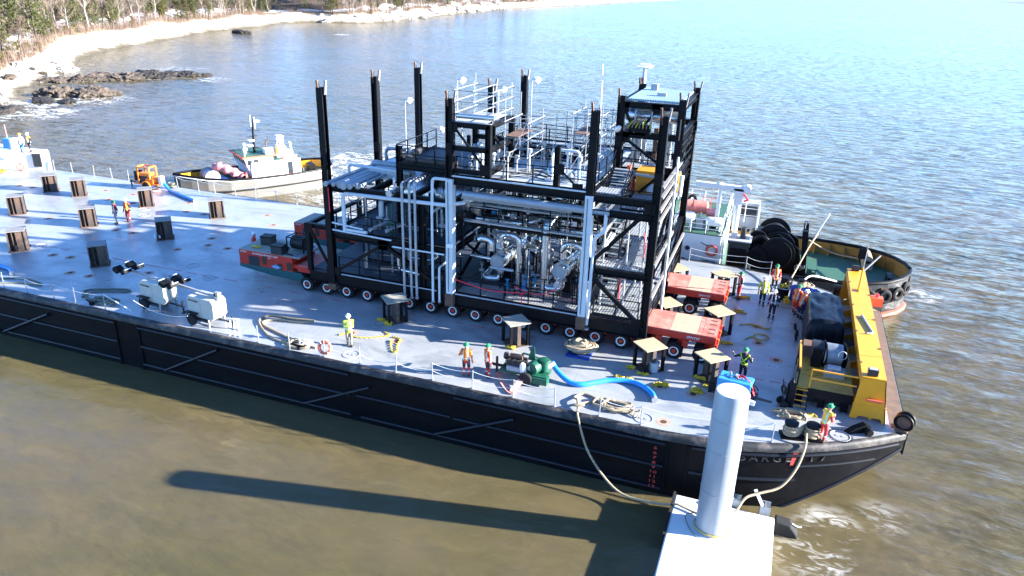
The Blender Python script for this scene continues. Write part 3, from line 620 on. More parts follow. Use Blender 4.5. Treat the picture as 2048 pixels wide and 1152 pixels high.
line('mooring_line', [(28.95,-5.45,.4),(28.95,-6.0,-.05),(28.7,-6.6,-.8),(28.2,-7.1,-1.45),(27.4,-7.6,-1.65),(26.9,-8.0,-1.75),(26.6,-8.6,-2.1),(26.35,-9.15,-2.15)], .055, 'rope', 'tan mooring line from the bow bitts over to the pipe pile')
o = MB().torus((25.75,-9.75,-2.22), .69, .022, (.05,.1,1), 28, 6).build('pile_sling', 'yellow_chain', None, True); tag(o, 'thin yellow sling looped around the foot of the pipe pile', 'rope')
o = MB().tube(spline([(25.3,-9.2,-2.1),(24.7,-9.4,-2.22),(24.9,-10.1,-2.25),(25.2,-10.45,-2.25)], 5), .02, 6).build('thin_line', 'rope_green', None, True); tag(o, 'thin grey-green line on the cap beside the pile foot', 'rope')
o = MB()
for k in range(4): o.torus((26.9, -13.05, -2.27+.03*k), .13-.01*k, .022, (.1*k,.1,1), 12, 5)
o = o.build('strap_coil', 'yellow_chain', None, True); tag(o, 'small yellow coil of strap on the white concrete cap', 'rope')
# ================================================================== process module on the trailers
MO = empty('process_module', (11.4, 5.5, .9), 0, 'tall open black steel process module full of silver pipes riding on red transporters', 'module')
MOI = Matrix.Translation((-11.4, -5.5, -.9))
def mp(mb, name, m, smooth=False, par=None):
    o = mb.build(name, m, par or MO, smooth)
    if not par: o.matrix_parent_inverse = MOI
    return o
CX = (2.1, 9.8, 17.45, 20.75); CY = (-.2, 5.6, 11.3); TOP = 12.15
splice = None
for i, x in enumerate(CX):
    for j, y in enumerate(CY):
        z0 = 8.25 if (j == 0 and i in (1, 2)) else .92
        c = mp(MB().ibeam((x, y, z0), (x, y, TOP+.25), .4, .38, .035, (1,0,0) if (i+j) % 2 else (0,1,0)), 'column', 'black_steel')
        for k, (dx, dy) in enumerate(((-.12, -.1), (.12, .06))[:2 if i != 2 else 1]):
            s = 1 if k else -1
            mp(MB().ext([(x+dx*s*s-.03, y+dy, TOP-.15), (x+dx-.03, y+dy+.2, TOP-.15), (x+dx+s*.1-.03, y+dy+.16, TOP+.62), (x+dx+s*.1-.03, y+dy+.02, TOP+.62)], (.09, 0, 0)), 'guide_horn', 'rust' if not k else 'stand_top', par=c)
        zs = (7.6, 9.6, 9.4, 9.2)[i] + (.0, .3, .5)[j]
        b = MB()
        for f, (ax, ay) in enumerate(((0,-1), (1,0))):
            for u in (-.09, .09):
                for w_ in range(6):
                    o_ = V((x+ax*.21+ay*0, y+ay*.21, zs+.09*w_)) + (V((u,0,0)) if ay else V((0,u,0))); b.cyl(o_, o_+V((ax*.035, ay*.035, 0)), .022, 6)
        b.bx(x-.17, x+.17, y-.222, y-.205, zs-.08, zs+.55); mp(b, 'splice_plate', 'black_steel', par=c)
for x in CX[1:3]:                                  # fireproofed lower columns
    c = mp(MB().bx(x-.2, x+.2, -.42, .02, 1.65, 8.24), 'coated_column', 'white_coat')
    mp(MB().bx(x-.26, x+.26, -.48, .1, .92, 1.64), 'column_shoe', 'rust', par=c)
    mp(MB().tube([(x-.05, -.44, 1.8), (x-.03, -.45, 5), (x-.06, -.44, 8.1)], .018, 5), 'cable', 'green_pump', par=c)
for x in (CX[0], CX[3]): mp(MB().bx(x-.24, x+.24, -.46, .05, .62, 1.0), 'column_shoe', 'rust')
# ---- main beams
def beam(a, b, d, w=.3, m='black_steel', nm='beam'): return mp(MB().ibeam(a, b, d, w, .03), nm, m)
for y in CY: beam((.45, y, 1.26), (20.75, y, 1.26), .68)
for x in (.6, 2.1, 5.9, 9.8, 13.6, 17.45, 20.75): beam((x, CY[0], 1.24), (x, CY[2], 1.24), .6)
for y in CY:
    beam((2.1, y, 4.06), (9.8, y, 4.06), .34); beam((2.1, y, 6.86), (9.8, y, 6.86), .36); beam((9.8, y, 8.14), (20.75, y, 8.14), .36)
    beam((17.45, y, 4.33), (20.75, y, 4.33), .34); beam((17.45, y, 7.42), (20.75, y, 7.42), .3)
for x in (2.1, 4.7, 7.3, 9.8):
    beam((x, CY[0], 4.04), (x, CY[2], 4.04), .3, .22); beam((x, CY[0], 6.84), (x, CY[2], 6.84), .3, .22)
for x in (9.8, 13.6, 17.45, 20.75): beam((x, CY[0], 8.12), (x, CY[2], 8.12), .32, .24)
for z in (4.31, 7.4): beam((20.75, CY[0], z), (20.75, CY[2], z), .32, .24); beam((17.45, CY[0], z), (17.45, CY[2], z), .28, .2)
for y in CY[1:]:
    for z in (10.34, 11.95): beam((17.45, y, z), (20.75, y, z), .34)
for x in (17.45, 20.75):
    for z in (9.75, 10.34, 11.95): beam((x, 5.6, z), (x, 11.3, z), .32, .24)
for y0, y1, z in ((-.2, 5.6, 9.0), (-.2, 5.6, 8.5)): mp(MB().bar((20.98, y0, z), (20.98, y1, z+.05), .16, .1), 'side_rail', 'stand_top')
for y0, y1, z in ((-.3, 5.4, 7.85), (-.2, 5.4, 7.25), (-.3, 5.4, 5.0), (-.2, 11, 3.2)): mp(MB().bar((20.98, y0, z), (20.98, y1, z+.15), .12, .16), 'cable_tray', 'stand_top')
# mid bays: light frame lines in bay two
for y in (2.6, 5.6, 8.6): beam((9.8, y, 5.05), (17.45, y, 5.05), .25, .2)
for x in (11.7, 13.6, 15.5): mp(MB().ibeam((x, 5.6, 1.6), (x, 5.6, 8), .25, .22), 'post', 'black_steel')
for x in (5.9, 7.9): mp(MB().ibeam((x, 1.4, 4.2), (x, 1.4, 9.3 if x < 6.5 else 6.8), .3, .28), 'post', 'black_steel')
mp(MB().ibeam((8.05, -.15, 1.6), (8.05, -.15, 6.8), .3, .28), 'post', 'black_steel')
# braces
def brace(a, b, w=.2): 
    o = mp(MB().bar(a, b, w, w), 'brace', 'black_steel')
    for q in (a, b): mp(MB().box(V(q)+V((0,-.12 if q[1] < 0 else 0,0)), (.55, .03, .55)), 'gusset', 'black_steel', par=o)
brace((17.75, -.2, 4.75), (20.5, -.2, 7.9)); brace((17.75, -.2, 4.0), (20.4, -.2, 1.75)); brace((2.4, -.2, 1.8), (5.6, -.2, 3.9)); brace((5.6, -.2, 3.9), (9.4, -.2, 1.75))
brace((17.7, 5.6, 10.15), (20.5, 5.6, 8.4), .14); brace((17.6, 5.6, 11.8), (18.2, 5.6, 10.6), .14); brace((19.4, 5.6, 11.8), (18.6, 5.6, 10.6), .14); brace((20.75, 0, 4.5), (20.75, 5.4, 7.3), .16); brace((20.75, 5.8, 8.3), (20.75, 11, 10.2), .16); brace((20.75, 5.8, 1.7), (20.75, 11, 4.2), .16)
mp(MB().box((20.78, 5.6, 10.9), (.06, 1.5, 1.1)), 'gusset', 'black_steel'); mp(MB().box((20.78, 11.6, 11.3), (.06, 1.2, 1.2)), 'gusset', 'black_steel'); mp(MB().box((20.78, 5.6, 9.0), (.06, 1.3, .8)), 'gusset', 'black_steel')
# left stub frame
mp(MB().bx(.42, .68, -.33, -.07, 1.6, 4.4), 'post', 'black_steel'); beam((.42, -.2, 4.42), (2.1, -.2, 4.42), .26, .22); brace((.65, -.2, 4.25), (2.0, -.2, 1.75), .13)
beam((.55, -.2, 4.42), (.55, 5.6, 4.42), .22, .2); mp(MB().bx(.42, .68, 5.4, 5.66, 1.6, 4.4), 'post', 'black_steel')
# ---- floors
def plate(x0, x1, y0, y1, z, m='deck_paint', nm='floor_plate'): return mp(MB().bx(x0, x1, y0, y1, z, z+.03), nm, m)
for k in range(6):                                   # floor laid in separate plates
    for a, b in ((.5, 5.85), (5.9, 9.95)): plate(a, b, .05+k*1.88, .05+(k+1)*1.88-.02, 1.61)
    for a, b in ((10, 13.6), (13.64, 17.4)):
        if k: plate(a, b, .05+k*1.88, .05+(k+1)*1.88-.02, 1.61)
    for a, b in ((2.25, 5.9), (5.94, 9.6)): plate(a, b, .05+k*1.88, .05+(k+1)*1.88-.02, 4.24)
for k in range(6): plate(17.5, 20.7, .05+k*1.88, .05+(k+1)*1.88-.02, 1.61)
OPX = (10.6, 15.3, 5.4, 9.6)
for x0, x1, y0, y1 in ((10, 13.6, .02, 2.7), (13.62, 17.3, .02, 2.7), (10, 13.6, 2.72, 5.3), (13.62, 17.3, 2.72, 5.3), (15.4, 17.3, 5.32, 9.6), (10, 13.6, 9.7, 11.2), (13.62, 17.3, 9.7, 11.2), (9.6, 10.5, 5.32, 9.6)): plate(x0, x1, y0, y1, 8.33, 'module_light')
b = MB(); x0, x1, y0, y1 = OPX
for q in ((x0, x1, y0-.08, y0, 7.0, 8.55), (x0, x1, y1, y1+.08, 7.0, 8.55), (x0-.08, x0, y0, y1, 7.0, 8.55), (x1, x1+.08, y0, y1, 7.0, 8.55)): b.bx(*q)
mp(b, 'hatch_coaming', 'black_steel'); plate(x0, x1, y0, y1, 7.35, 'module_light', 'hatch_floor')
def grating(x0, x1, y0, y1, z, ax='x'):
    b = MB(); s = .15
    if ax == 'x':
        k = x0
        while k < x1-.05: b.bx(k, min(k+.1, x1), y0, y1, z, z+.03); k += s
        for y in (y0+.02, (y0+y1)/2, y1-.02): b.bx(x0, x1, y-.02, y+.02, z-.03, z-.002)
    else:
        k = y0
        while k < y1-.05: b.bx(x0, x1, k, min(k+.1, y1), z, z+.03); k += s
        for x in (x0+.02, (x0+x1)/2, x1-.02): b.bx(x-.02, x+.02, y0, y1, z-.03, z-.002)
    return mp(b, 'grating_panel', 'grating')
for k in range(5): grating(10.05+k*1.46, 10.05+k*1.46+1.42, .06, 1.75, 1.62)
for z in (1.8, 4.52, 7.58):
    for y0, y1 in ((0, 1.3), (1.34, 2.6), (2.64, 4), (4.04, 5.4)):
        if z > 2 and 1 < y0 < 4: grating(19.0, 20.6, y0, y1, z, 'y'); continue
        grating(17.7, 20.6, y0, y1, z)
    for y0, y1 in ((5.7, 7.6), (7.64, 9.4), (9.44, 11.2)): grating(17.6, 20.6, y0, y1, z)
grating(17.6, 19, 4.3, 5.5, 8.35); grating(17.6, 20.6, 5.7, 7.4, 8.35); grating(2.3, 5, 9.6, 11.2, 4.3); grating(17.65, 18.9, .1, 1.2, 8.35)
mp(MB().bx(19.0, 20.6, 2.2, 5.2, 7.55, 7.6), 'checker_plate', 'grey_paint')
# ---- stairs (treads are each a piece)
def stairs(x0, x1, y0, z0, y1, z1):
    e = mp(MB().bar((x0, y0, z0), (x0, y1, z1), .05, .25).bar((x1, y0, z0), (x1, y1, z1), .05, .25), 'stair_stringer', 'black_steel'); n = 11; t0 = None
    for i in range(n):
        f = (i+.5)/n; c = V(((x0+x1)/2, y0+(y1-y0)*f, z0+(z1-z0)*f+.08))
        if t0 is None: t0 = mp(MB().box((0,0,0), (x1-x0-.06, .26, .04)), 'tread', 'grating', par=e); t0.location = c
        else: again(t0, e, c)
    for x in (x0, x1):
        mp(MB().tube([(x, y0, z0), (x, y0, z0+1), (x, y1, z1+1), (x, y1, z1)], .025, 6).tube([(x, y0, z0+.5), (x, y1, z1+.5)], .018, 5), 'stair_rail', 'black_steel', par=e)
stairs(17.85, 18.85, 1.2, 1.8, 3.9, 4.5); stairs(17.85, 18.85, 1.2, 4.6, 3.9, 7.55); stairs(17.85, 18.85, 1.3, 7.6, 3.2, 8.9)
# ---- hand rails
def rail_(pts, z, h=1.07, m='black_steel', nm='handrail', r=.028, step=1.45, toe=True, wob=0):
    pts = [V((*p_[:2], z)) for p_ in pts]; b = MB()
    for a, c in zip(pts, pts[1:]):
        L_ = (c-a).length; n = max(1, round(L_/step))
        for i in range(n+1):
            q = a.lerp(c, i/n); b.bx(q.x-.03, q.x+.03, q.y-.03, q.y+.03, z, z+h)
        for hh in (h, h*.55): b.tube([a+V((0,0,hh)), a.lerp(c,.5)+V((0,0,hh-wob)), c+V((0,0,hh))], r, 6)
        if toe: b.bar(a+V((0,0,.07)), c+V((0,0,.07)), .02, .12)
    return mp(b, nm, m)
rail_([(10.15,-.12),(17.2,-.12)], 1.62); rail_([(2.5,-.12),(9.3,-.12)], 1.62); rail_([(18,-.12),(20.4,-.12)], 1.8)
rail_([(3.3,-.1),(9.4,-.1)], 4.27); rail_([(2.3,.2),(2.3,11)], 4.27); rail_([(2.3,11.2),(9.6,11.2)], 4.27); rail_([(9.55,.2),(9.55,5.2)], 4.27)
rail_([(10.1,-.1),(17.2,-.1)], 8.36, wob=.05); rail_([(10,11.2),(17.2,11.2)], 8.36, wob=.08); rail_([(9.9,5.9),(9.9,11.1)], 8.36); rail_([(17.3,.3),(17.3,5.3)], 8.36); rail_([(15.35,5.4),(15.35,9.7),(10.5,9.7)], 8.36)
rail_([(10.6,5.3),(15.3,5.3)], 8.36, m='galv'); rail_([(19,.0),(20.6,.0)], 7.6); rail_([(17.7,5.7),(20.6,5.7)], 8.37); rail_([(20.85,.2),(20.85,5.4)], 4.55); rail_([(20.85,.2),(20.85,5.4)], 7.6); rail_([(20.85,.2),(20.85,11)], 1.8); rail_([(20.85,5.8),(20.85,11)], 8.37)
# platform left of the tower, with brown pipe
plate(5.9, 9.6, 1.2, 6.2, 8.33, 'deck_paint'); beam((5.9, 1.2, 8.18), (9.7, 1.2, 8.18), .26); beam((5.9, 1.2, 8.18), (5.9, 6.2, 8.18), .26); rail_([(9.4,1.15),(5.9,1.15),(5.9,6.2)], 8.36, step=1.2)
mp(MB().ell([(9.5,1.35,8.62),(6.3,1.35,8.62),(6.3,3.4,8.75)], .17), 'brown_pipe', 'brown_pipe', True)
for y in CY[1:]: mp(MB().ibeam((5.9, y, 6.9), (5.9, y, 8.2), .25, .2), 'post', 'black_steel')
# ---- tower at the left end of the top deck
for x, y in ((11.95, -.2), (11.95, 3.2), (9.8, 3.2)): mp(MB().ibeam((x, y, 8.35), (x, y, 11.2), .3, .28), 'post', 'black_steel')
for z in (8.7, 11.1, 9.9):
    for a, b in (((9.8,-.2),(11.95,-.2)), ((11.95,-.2),(11.95,3.2)), ((9.8,3.2),(11.95,3.2))): beam((*a, z), (*b, z), .26, .2)
b = MB()
for y, z in ((-.2, 11.26),): b.bx(9.95, 12.1, -.32, -.1, z, z+.02)
mp(b, 'platform_edge', 'galv'); grating(9.95, 11.8, 0, 3.1, 11.24)
brace((10, -.2, 11), (11.8, -.2, 8.9), .1); brace((11.95, 0, 10.9), (11.95, 3, 9), .1); brace((9.9, 3.2, 10.9), (11.8, 3.2, 9), .1)
mp(MB().cyl((10.1, -.05, 11.55), (12.2, -.05, 11.55), .14, 12), 'silver_pipe', 'clad', True)
# scaffolding (tubes)
def scaffold(x0, x1, y0, y1, z0, z1, nx, ny, lifts, seed):
    r = random.Random(seed); b = MB()
    for i in range(nx+1):
        for j in range(ny+1):
            x = x0+(x1-x0)*i/nx; y = y0+(y1-y0)*j/ny; b.cyl((x, y, z0), (x, y, z1+r.uniform(-.4,.5)), .024, 6)
    for z in lifts:
        for j in range(ny+1): y = y0+(y1-y0)*j/ny; b.cyl((x0-.2, y+.03, z), (x1+.2, y+.03, z), .024, 6)
        for i in range(nx+1): x = x0+(x1-x0)*i/nx; b.cyl((x+.03, y0-.2, z+.05), (x+.03, y1+.2, z+.05), .024, 6)
    b.cyl((x0, y0, z0+.2), (x1, y0, z1-.5), .02, 5)
    return mp(b, 'scaffolding', 'galv', True)
scaffold(9.9, 12.0, .2, 2.9, 11.25, 13.0, 2, 1, (11.6, 12.2, 12.75), 1); scaffold(12.3, 13.6, 1.2, 3.6, 8.36, 12, 1, 1, (9.4, 10.4, 11.2), 2); scaffold(15.3, 16.9, 3.6, 6, 8.36, 11.9, 2, 1, (9.3, 10.4, 11.5), 3); scaffold(14.6, 16.4, 6.6, 9, 8.36, 11, 1, 1, (9.4, 10.2, 10.8), 4); scaffold(11.6, 14.6, 5.8, 6.2, 7.4, 10, 3, 1, (8.4, 9.1), 6)
for k in range(3):
    mp(MB().bx(12.3+k*.26, 12.3+k*.26+.24, 1.2, 3.6, 10.45, 10.49), 'scaffold_board', 'rust'); mp(MB().bx(15.4+k*.26, 15.4+k*.26+.24, 3.6, 6, 10.46, 10.5), 'scaffold_board', 'rust')
mp(MB().cyl((11.3, 4.6, 10.75), (16.5, 6.5, 10.95), .024, 6), 'scaffold_tube', 'galv')
# ---- right tower: ribbed roof, cylinder, boxes
b = MB()
for k in range(22): b.bx(17.72+k*.132, 17.72+k*.132+.07, 5.9, 11.2, 12.19, 12.24)
b.bx(17.65, 20.6, 5.85, 11.25, 12.13, 12.188); mat('roof_blue', (.25, .36, .41), .45, .2, .06, 2, (.2, .3, .34), .4); mp(b, 'ribbed_roof', 'roof_blue')
mp(MB().bx(19.0, 19.5, 7.6, 7.9, 12.24, 12.42), 'roof_box', 'grey_paint'); mp(MB().bx(18.2, 18.6, 9.9, 10.3, 12.24, 12.6), 'roof_box', 'grey_paint')
mp(MB().lathe([(.01,-1.6),(.3,-1.55),(.36,-1.4),(.36,1.4),(.3,1.55),(.01,1.6)], (18.9, 7.6, 11.1), (1,0,0), 18), 'silver_vessel', 'clad', True)
mp(MB().bx(18.2, 19.2, 5.2, 5.5, 10.55, 10.95), 'junction_box', 'black_steel'); 
for x in (18.3, 19.2): mp(MB().bx(x-.03, x+.03, 5.3, 5.36, 10.5, 11.7), 'hanger', 'galv')
for i in range(8): mp(MB().tube(spline([(18.2+i*.13, 5.35, 10.95), (18.1+i*.15, 5.2, 11.1+.08*(i % 3)), (17.8+i*.2, 5.1, 10.8)], 4), .03, 5), 'loose_cable', 'yellow_chain' if i % 2 else 'rope_green', True)
for x in (17.85, 18.15, 18.45): mp(MB().cyl((x, 8, 8.35), (x, 8, 10.2), .14, 12), 'vertical_duct', 'clad', True)
mp(MB().cyl((19.9, 8, 7.6), (19.9, 8, 11), .2, 14), 'vertical_duct', 'clad', True); mp(MB().cyl((19.0, 9, 8.4), (19.0, 9, 10.2), .2, 14), 'vertical_duct', 'rust', True)
mp(MB().bx(18.95, 20.0, 3.6, 4.9, 7.62, 8.85), 'orange_cabinet', 'orange_tank'); mp(MB().bx(19.6, 20.0, 3.5, 3.59, 7.7, 8.2), 'cabinet_panel', 'white_paint'); mp(MB().bar((18.9,3.5,8.65),(20.1,3.5,8.62),.06,.12), 'cabinet_bar', 'grey_paint'); mp(MB().bar((19.2,3.45,7.7),(20.2,3.45,8.7),.1,.14), 'cabinet_brace', 'black_steel')
mp(MB().cyl((20.99, 5.0, 7.6), (20.99, 5.0, 8.6), .16, 12), 'yellow_bottle', 'yellow', True); mp(MB().cyl((18.75, 3.9, 7.62), (18.75, 3.9, 8.3), .12, 10), 'red_bottle', 'buoy_red', True); mp(MB().cyl((18.4, 4.4, 8.5), (18.4, 4.4, 8.9), .12, 10), 'red_bottle', 'buoy_red', True)
mp(MB().ell([(21.2,2.6,1.3),(21.2,2.6,9.4),(21.0,4.2,9.6)], .06), 'riser_pipe', 'white_coat', True); mp(MB().cyl((21.25, 4.4, 7.5), (21.25, 4.6, 8.6), .12, 10), 'riser_stub', 'white_coat', True)
b = MB()
for k in range(22): b.bx(21.0, 21.06, 3.3, 3.6, 1.7+k*.3, 1.73+k*.3)
b.bx(21.0,21.05,3.28,3.32,1.4,8.5); b.bx(21.0,21.05,3.58,3.62,1.4,8.5); mp(b, 'cable_ladder', 'galv')
# ---- big horizontal vessel in the left bay
V0 = (6.9, 4.4, 6.0)
mp(MB().lathe([(.3,-2.9),(.7,-2.6),(1.35,-1.9),(1.35,2.4),(1.1,2.75),(.3,2.9)], V0, (1,0,0), 28), 'insulated_vessel', 'clad', True)
for k in range(9): mp(MB().torus((5.1+k*.5, 4.4, 6.0), 1.355, .018, (1,0,0), 28, 4), 'vessel_band', 'galv', True)
mp(MB().bx(3.2, 5.4, 2.6, 5.6, 6.9, 7.5), 'white_hood', 'white_coat'); 
for x in (5.5, 8.2): mp(MB().bx(x-.15, x+.15, 3.3, 5.5, 4.27, 4.9), 'vessel_saddle', 'black_steel')
# ---- pipes on the left rack (run fore and aft over the top frame)
for k, (x, r_) in enumerate(((2.35,.11),(2.8,.09),(3.15,.15),(3.5,.15),(3.85,.12),(4.3,.09))):
    y1 = (5.2, 6.4, 4.8, 3.6, 6.8, 8.2)[k]
    mp(MB().ell([(x, -.75+.1*(k % 3), 7.2), (x, y1, 7.2), (x+1.6+.2*k, y1, 7.25), (x+1.6+.2*k, y1, 5.2)], r_), 'rack_pipe', 'pipe_grey', True)
    mp(MB().cyl((x, -.78+.1*(k % 3), 7.2), (x, -.70+.1*(k % 3), 7.2), r_*1.35, 14), 'pipe_flange', 'pipe_grey', True)
mp(MB().ell([(2.2,2.0,6.9),(2.2,2.0,7.75),(6.2,2.0,7.6)], .09), 'rack_pipe', 'white_coat', True); mp(MB().ell([(1.9,7.0,6.6),(1.9,7.0,7.75),(3.7,7.0,7.75),(3.7,6.2,7.3)], .13), 'rack_pipe', 'pipe_grey', True); mp(MB().ell([(3.2,3.0,7.2),(3.2,3.0,7.75),(5.3,3.0,7.75),(5.3,3.0,6.6)], .17), 'rack_pipe', 'pipe_grey', True)
mp(MB().cyl((6.35,-.75,7.1), (6.45,.6,7.1), .19, 16), 'silver_stub', 'clad', True); mp(MB().cyl((6.4,-.2,7.2), (6.4,-.2,7.9), .06, 10), 'silver_stub', 'white_coat', True)
mp(MB().bx(1.95,2.05,-.4,-.3,7.0,8.6), 'lamp_post', 'galv')
# near-face pipes
mp(MB().ell([(3.15,-.3,4.35),(3.15,-.3,6.65),(9.6,-.38,6.78),(10.4,.3,6.85)], .11), 'face_pipe', 'white_coat', True)
mp(MB().ell([(3.15,.9,4.5),(3.15,-.3,4.5),(4.6,-.3,4.5)], .09), 'face_pipe', 'white_coat', True)
mp(MB().cyl((10.5,-.05,7.42), (18.5,-.1,7.42), .2, 18), 'header_pipe', 'pipe_grey', True); mp(MB().cyl((10.2,.35,7.1), (16.4,.35,7.1), .1, 12), 'header_pipe', 'pipe_grey', True); mp(MB().cyl((9.95,-.35,8.42), (17.3,-.35,8.42), .045, 8), 'edge_conduit', 'white_coat', True)
mp(MB().cyl((10.15,-.42,1.72), (17.2,-.42,1.72), .045, 8), 'edge_conduit', 'galv', True); mp(MB().cyl((2.4,-.4,4.42), (6.2,-.4,4.3), .05, 8), 'edge_conduit', 'white_coat', True); mp(MB().cyl((6.3,-.42,3.95), (9.5,-.42,3.95), .05, 8), 'edge_conduit', 'white_coat', True); mp(MB().cyl((2.4,-.4,4.85), (4.4,-.4,4.7), .05, 8), 'edge_conduit', 'white_coat', True); mp(MB().cyl((2.8,-.4,1.7), (9,-.4,1.7), .04, 8), 'edge_conduit', 'galv', True)
for x, z0, z1, r_ in ((7.0,1.05,7.7,.075),(7.45,1.0,7.8,.075),(7.78,1.05,7.85,.075),(8.8,1.0,6.3,.07),(9.2,1.05,3.15,.06)):
    mp(MB().ell([(x,-.45,z0),(x,-.45,z1),(x,.8,z1+.02)], r_), 'drop_pipe', 'white_coat' if x > 8.5 else 'galv', True); mp(MB().cyl((x,-.45,z0), (x,-.45,z0+.06), r_*1.7, 12), 'pipe_flange', 'galv', True)
mp(MB().ell([(8.8,-.45,6.2),(8.86,-.45,8.2),(9.7,-.4,8.2)], .08), 'drop_pipe', 'white_coat', True)
mp(MB().ell([(18.35,-.3,7.4),(18.35,-.3,6.5),(17.85,-.3,6.1),(17.75,-.3,1.2)], .09), 'drop_pipe', 'white_coat', True); mp(MB().cyl((17.75,-.3,.95), (17.75,-.3,1.05), .17, 12), 'pipe_flange', 'galv', True)
mp(MB().cyl((18.0,1.0,6.1), (18.2,3.8,6.6), .2, 14), 'silver_pipe', 'clad', True); mp(MB().cyl((17.9,.2,4.9), (18.3,1.8,5.7), .2, 14), 'silver_pipe', 'clad', True)
# valve skid on the left lower deck
for x, y in ((5.2, 1.0), (5.7, .7), (4.6, 1.2), (8.5, 1.4), (9.0, 1.1)):
    mp(MB().cyl((x, y, 4.27), (x, y, 5.6+rnd.random()*.6), .06, 8).sph((x, y, 4.95), .16, 8, 6).cyl((x-.2, y, 4.95), (x+.2, y, 4.95), .11, 10), 'valve', rnd.choice(['galv', 'green_pump', 'white_coat']), True)
mp(MB().cyl((4.9,-.5,4.75), (5.4,.7,4.9), .11, 12), 'silver_stub', 'clad', True); mp(MB().cyl((5.9,-.4,4.8), (6.5,.8,5.0), .11, 12), 'silver_stub', 'clad', True)
mp(MB().cyl((4.9,.9,5.2), (4.9,.9,6.1), .14, 12), 'filter', 'white_coat', True)
# lower left deck odds
mp(MB().ell([(6.1,.6,3.2),(6.1,.6,2.2),(7.6,.4,2.2)], .12), 'silver_pipe', 'clad', True); mp(MB().cyl((8.9,1.2,1.7), (8.9,1.2,3.9), .12, 10), 'silver_pipe', 'clad', True); mp(MB().cyl((6.6,.9,1.7), (6.6,.9,3.3), .06, 8), 'silver_pipe', 'galv', True)
# ---- heat exchangers with their elbows
def exchanger(x, y, z):
    e = mp(MB().lathe([(.3,0),(.36,.02),(.36,.5),(.43,.5),(.43,.62),(.36,.62),(.36,4.2),(.2,4.5)], (x, y, z), (.1,.99,0), 26), 'heat_exchanger', 'clad', True)
    h_ = MB().lathe([(.42,-.12),(.42,0)], (x, y, z), (.1,.99,0), 26)
    for k in range(20): a = 2*PI*k/20; q = V((x+.37*math.cos(a), y-.14, z+.37*math.sin(a))); h_.cyl(q, q+V((0,-.05,0)), .02, 6)
    mp(h_, 'channel_cover', 'pipe_grey', par=e)
    for q in (1, -1): mp(MB().cyl((x+.05, y+.35, z+.3*q), (x+.05, y+.35, z+.62*q), .2, 16).cyl((x+.05, y+.35, z+.55*q), (x+.05, y+.35, z+.62*q), .27, 16), 'nozzle', 'galv', True, par=e)
    mp(MB().ell([(x+.05, y+.35, z+.6), (x+.05, y+.35, z+1.55), (x+1.15, y+.35, z+1.55), (x+1.15, y+.35, 1.7)], .17, .45, 16), 'elbow_pipe', 'clad', True, par=e)
    mp(MB().ell([(x+.05, y+.35, z-.55), (x+.05, y+.35, z-1.15), (x-.9, y+.1, z-1.15), (x-.9, y+1.5, z-1.1)], .17, .45, 16), 'elbow_pipe', 'clad', True, par=e)
    for s in (1.2, 3.2): mp(MB().bx(x-.25, x+.35, y+s, y+s+.15, 1.64, z-.25), 'saddle', 'black_steel', par=e)
exchanger(11.95, 1.45, 3.3); exchanger(15.65, 1.35, 3.3)
mp(MB().ell([(14.65,1.8,1.7),(14.65,1.8,5.9),(15.4,3.4,6.6),(16.4,6.6,7.6)], .24, .7, 18), 'riser_pipe', 'clad', True)
mp(MB().ell([(10.2,2.6,5.3),(13.4,2.6,5.35),(14.6,4.0,6.1),(15.6,6.6,7.5)], .17, .8, 16), 'cross_pipe', 'clad', True); mp(MB().ell([(10.7,1.3,4.5),(10.9,1.5,4.55),(11.55,1.5,4.5),(11.55,1.5,3.9)], .19, .35, 16), 'elbow_pipe', 'clad', True)
mp(MB().cyl((15.6,2.6,5.3), (17.4,2.6,5.3), .14, 14), 'cross_pipe', 'clad', True); mp(MB().cyl((10.2,1.7,3.35), (11.5,1.7,3.3), .1, 12), 'cross_pipe', 'clad', True); mp(MB().ell([(12.2,2.8,6.5),(13.1,3.2,6.5),(13.1,3.2,5.8)], .17, .3, 14), 'elbow_pipe', 'clad', True)
r = random.Random(3)
for i in range(64):                                  # dense pipework and supports further in
    x, y = r.uniform(10.1, 17), r.uniform(2.8, 10.8); z = r.uniform(4.0, 7.7); L_ = r.uniform(.6, 2.6); rr = r.choice((.05,.06,.09,.12,.15)); k = r.random()
    if k < .4: q = [(x,y,z),(min(x+L_,17.2),y,z)]
    elif k < .65: q = [(x,y,z),(x,min(y+L_,11),z)]
    elif k < .85: q = [(x,y,1.65 if r.random() < .5 else 5.1),(x,y,z)]
    else: q = [(x,y,z),(x,y,z-.8),(min(x+L_,17),y,z-.8)]
    mp(MB().ell(q, rr, None, 10), 'process_pipe', r.choice(['clad','clad','pipe_grey','galv']), True)
for i in range(34):
    x, y, z = r.uniform(10.2, 17), r.uniform(1.8, 7), r.choice((1.65, 1.65, 5.1)); h_ = r.uniform(.5, 1.3)
    mp(MB().cyl((x,y,z), (x,y,z+h_), .05, 8).cyl((x-.15,y,z+h_*.6), (x+.15,y,z+h_*.6), .1, 8).sph((x,y,z+h_), .1, 8, 5).torus((x,y,z+h_+.1), .11, .02, n=10, k=4), 'valve', r.choice(['galv','galv','pipe_grey','blue_paint','dark_grey']), True)
for i in range(9): mp(MB().bar((10.1+i*.8, 2.7, 8.0), (10.1+i*.8+r.uniform(-.5,.5), 2.7, 6.9), .04), 'hanger', 'galv')
for x in (10.9, 11.7): mp(MB().ell([(x,.7,7.95),(x,.7,7.2),(x,2.6,7.1)], .2, .4, 16), 'elbow_pipe', 'clad', True)
for i in range(6): x = 11.4+i*.95; mp(MB().bar((x, 1.2, 5.1), (x+.7, 2.4, 4.1), .05), 'hanger', 'galv')
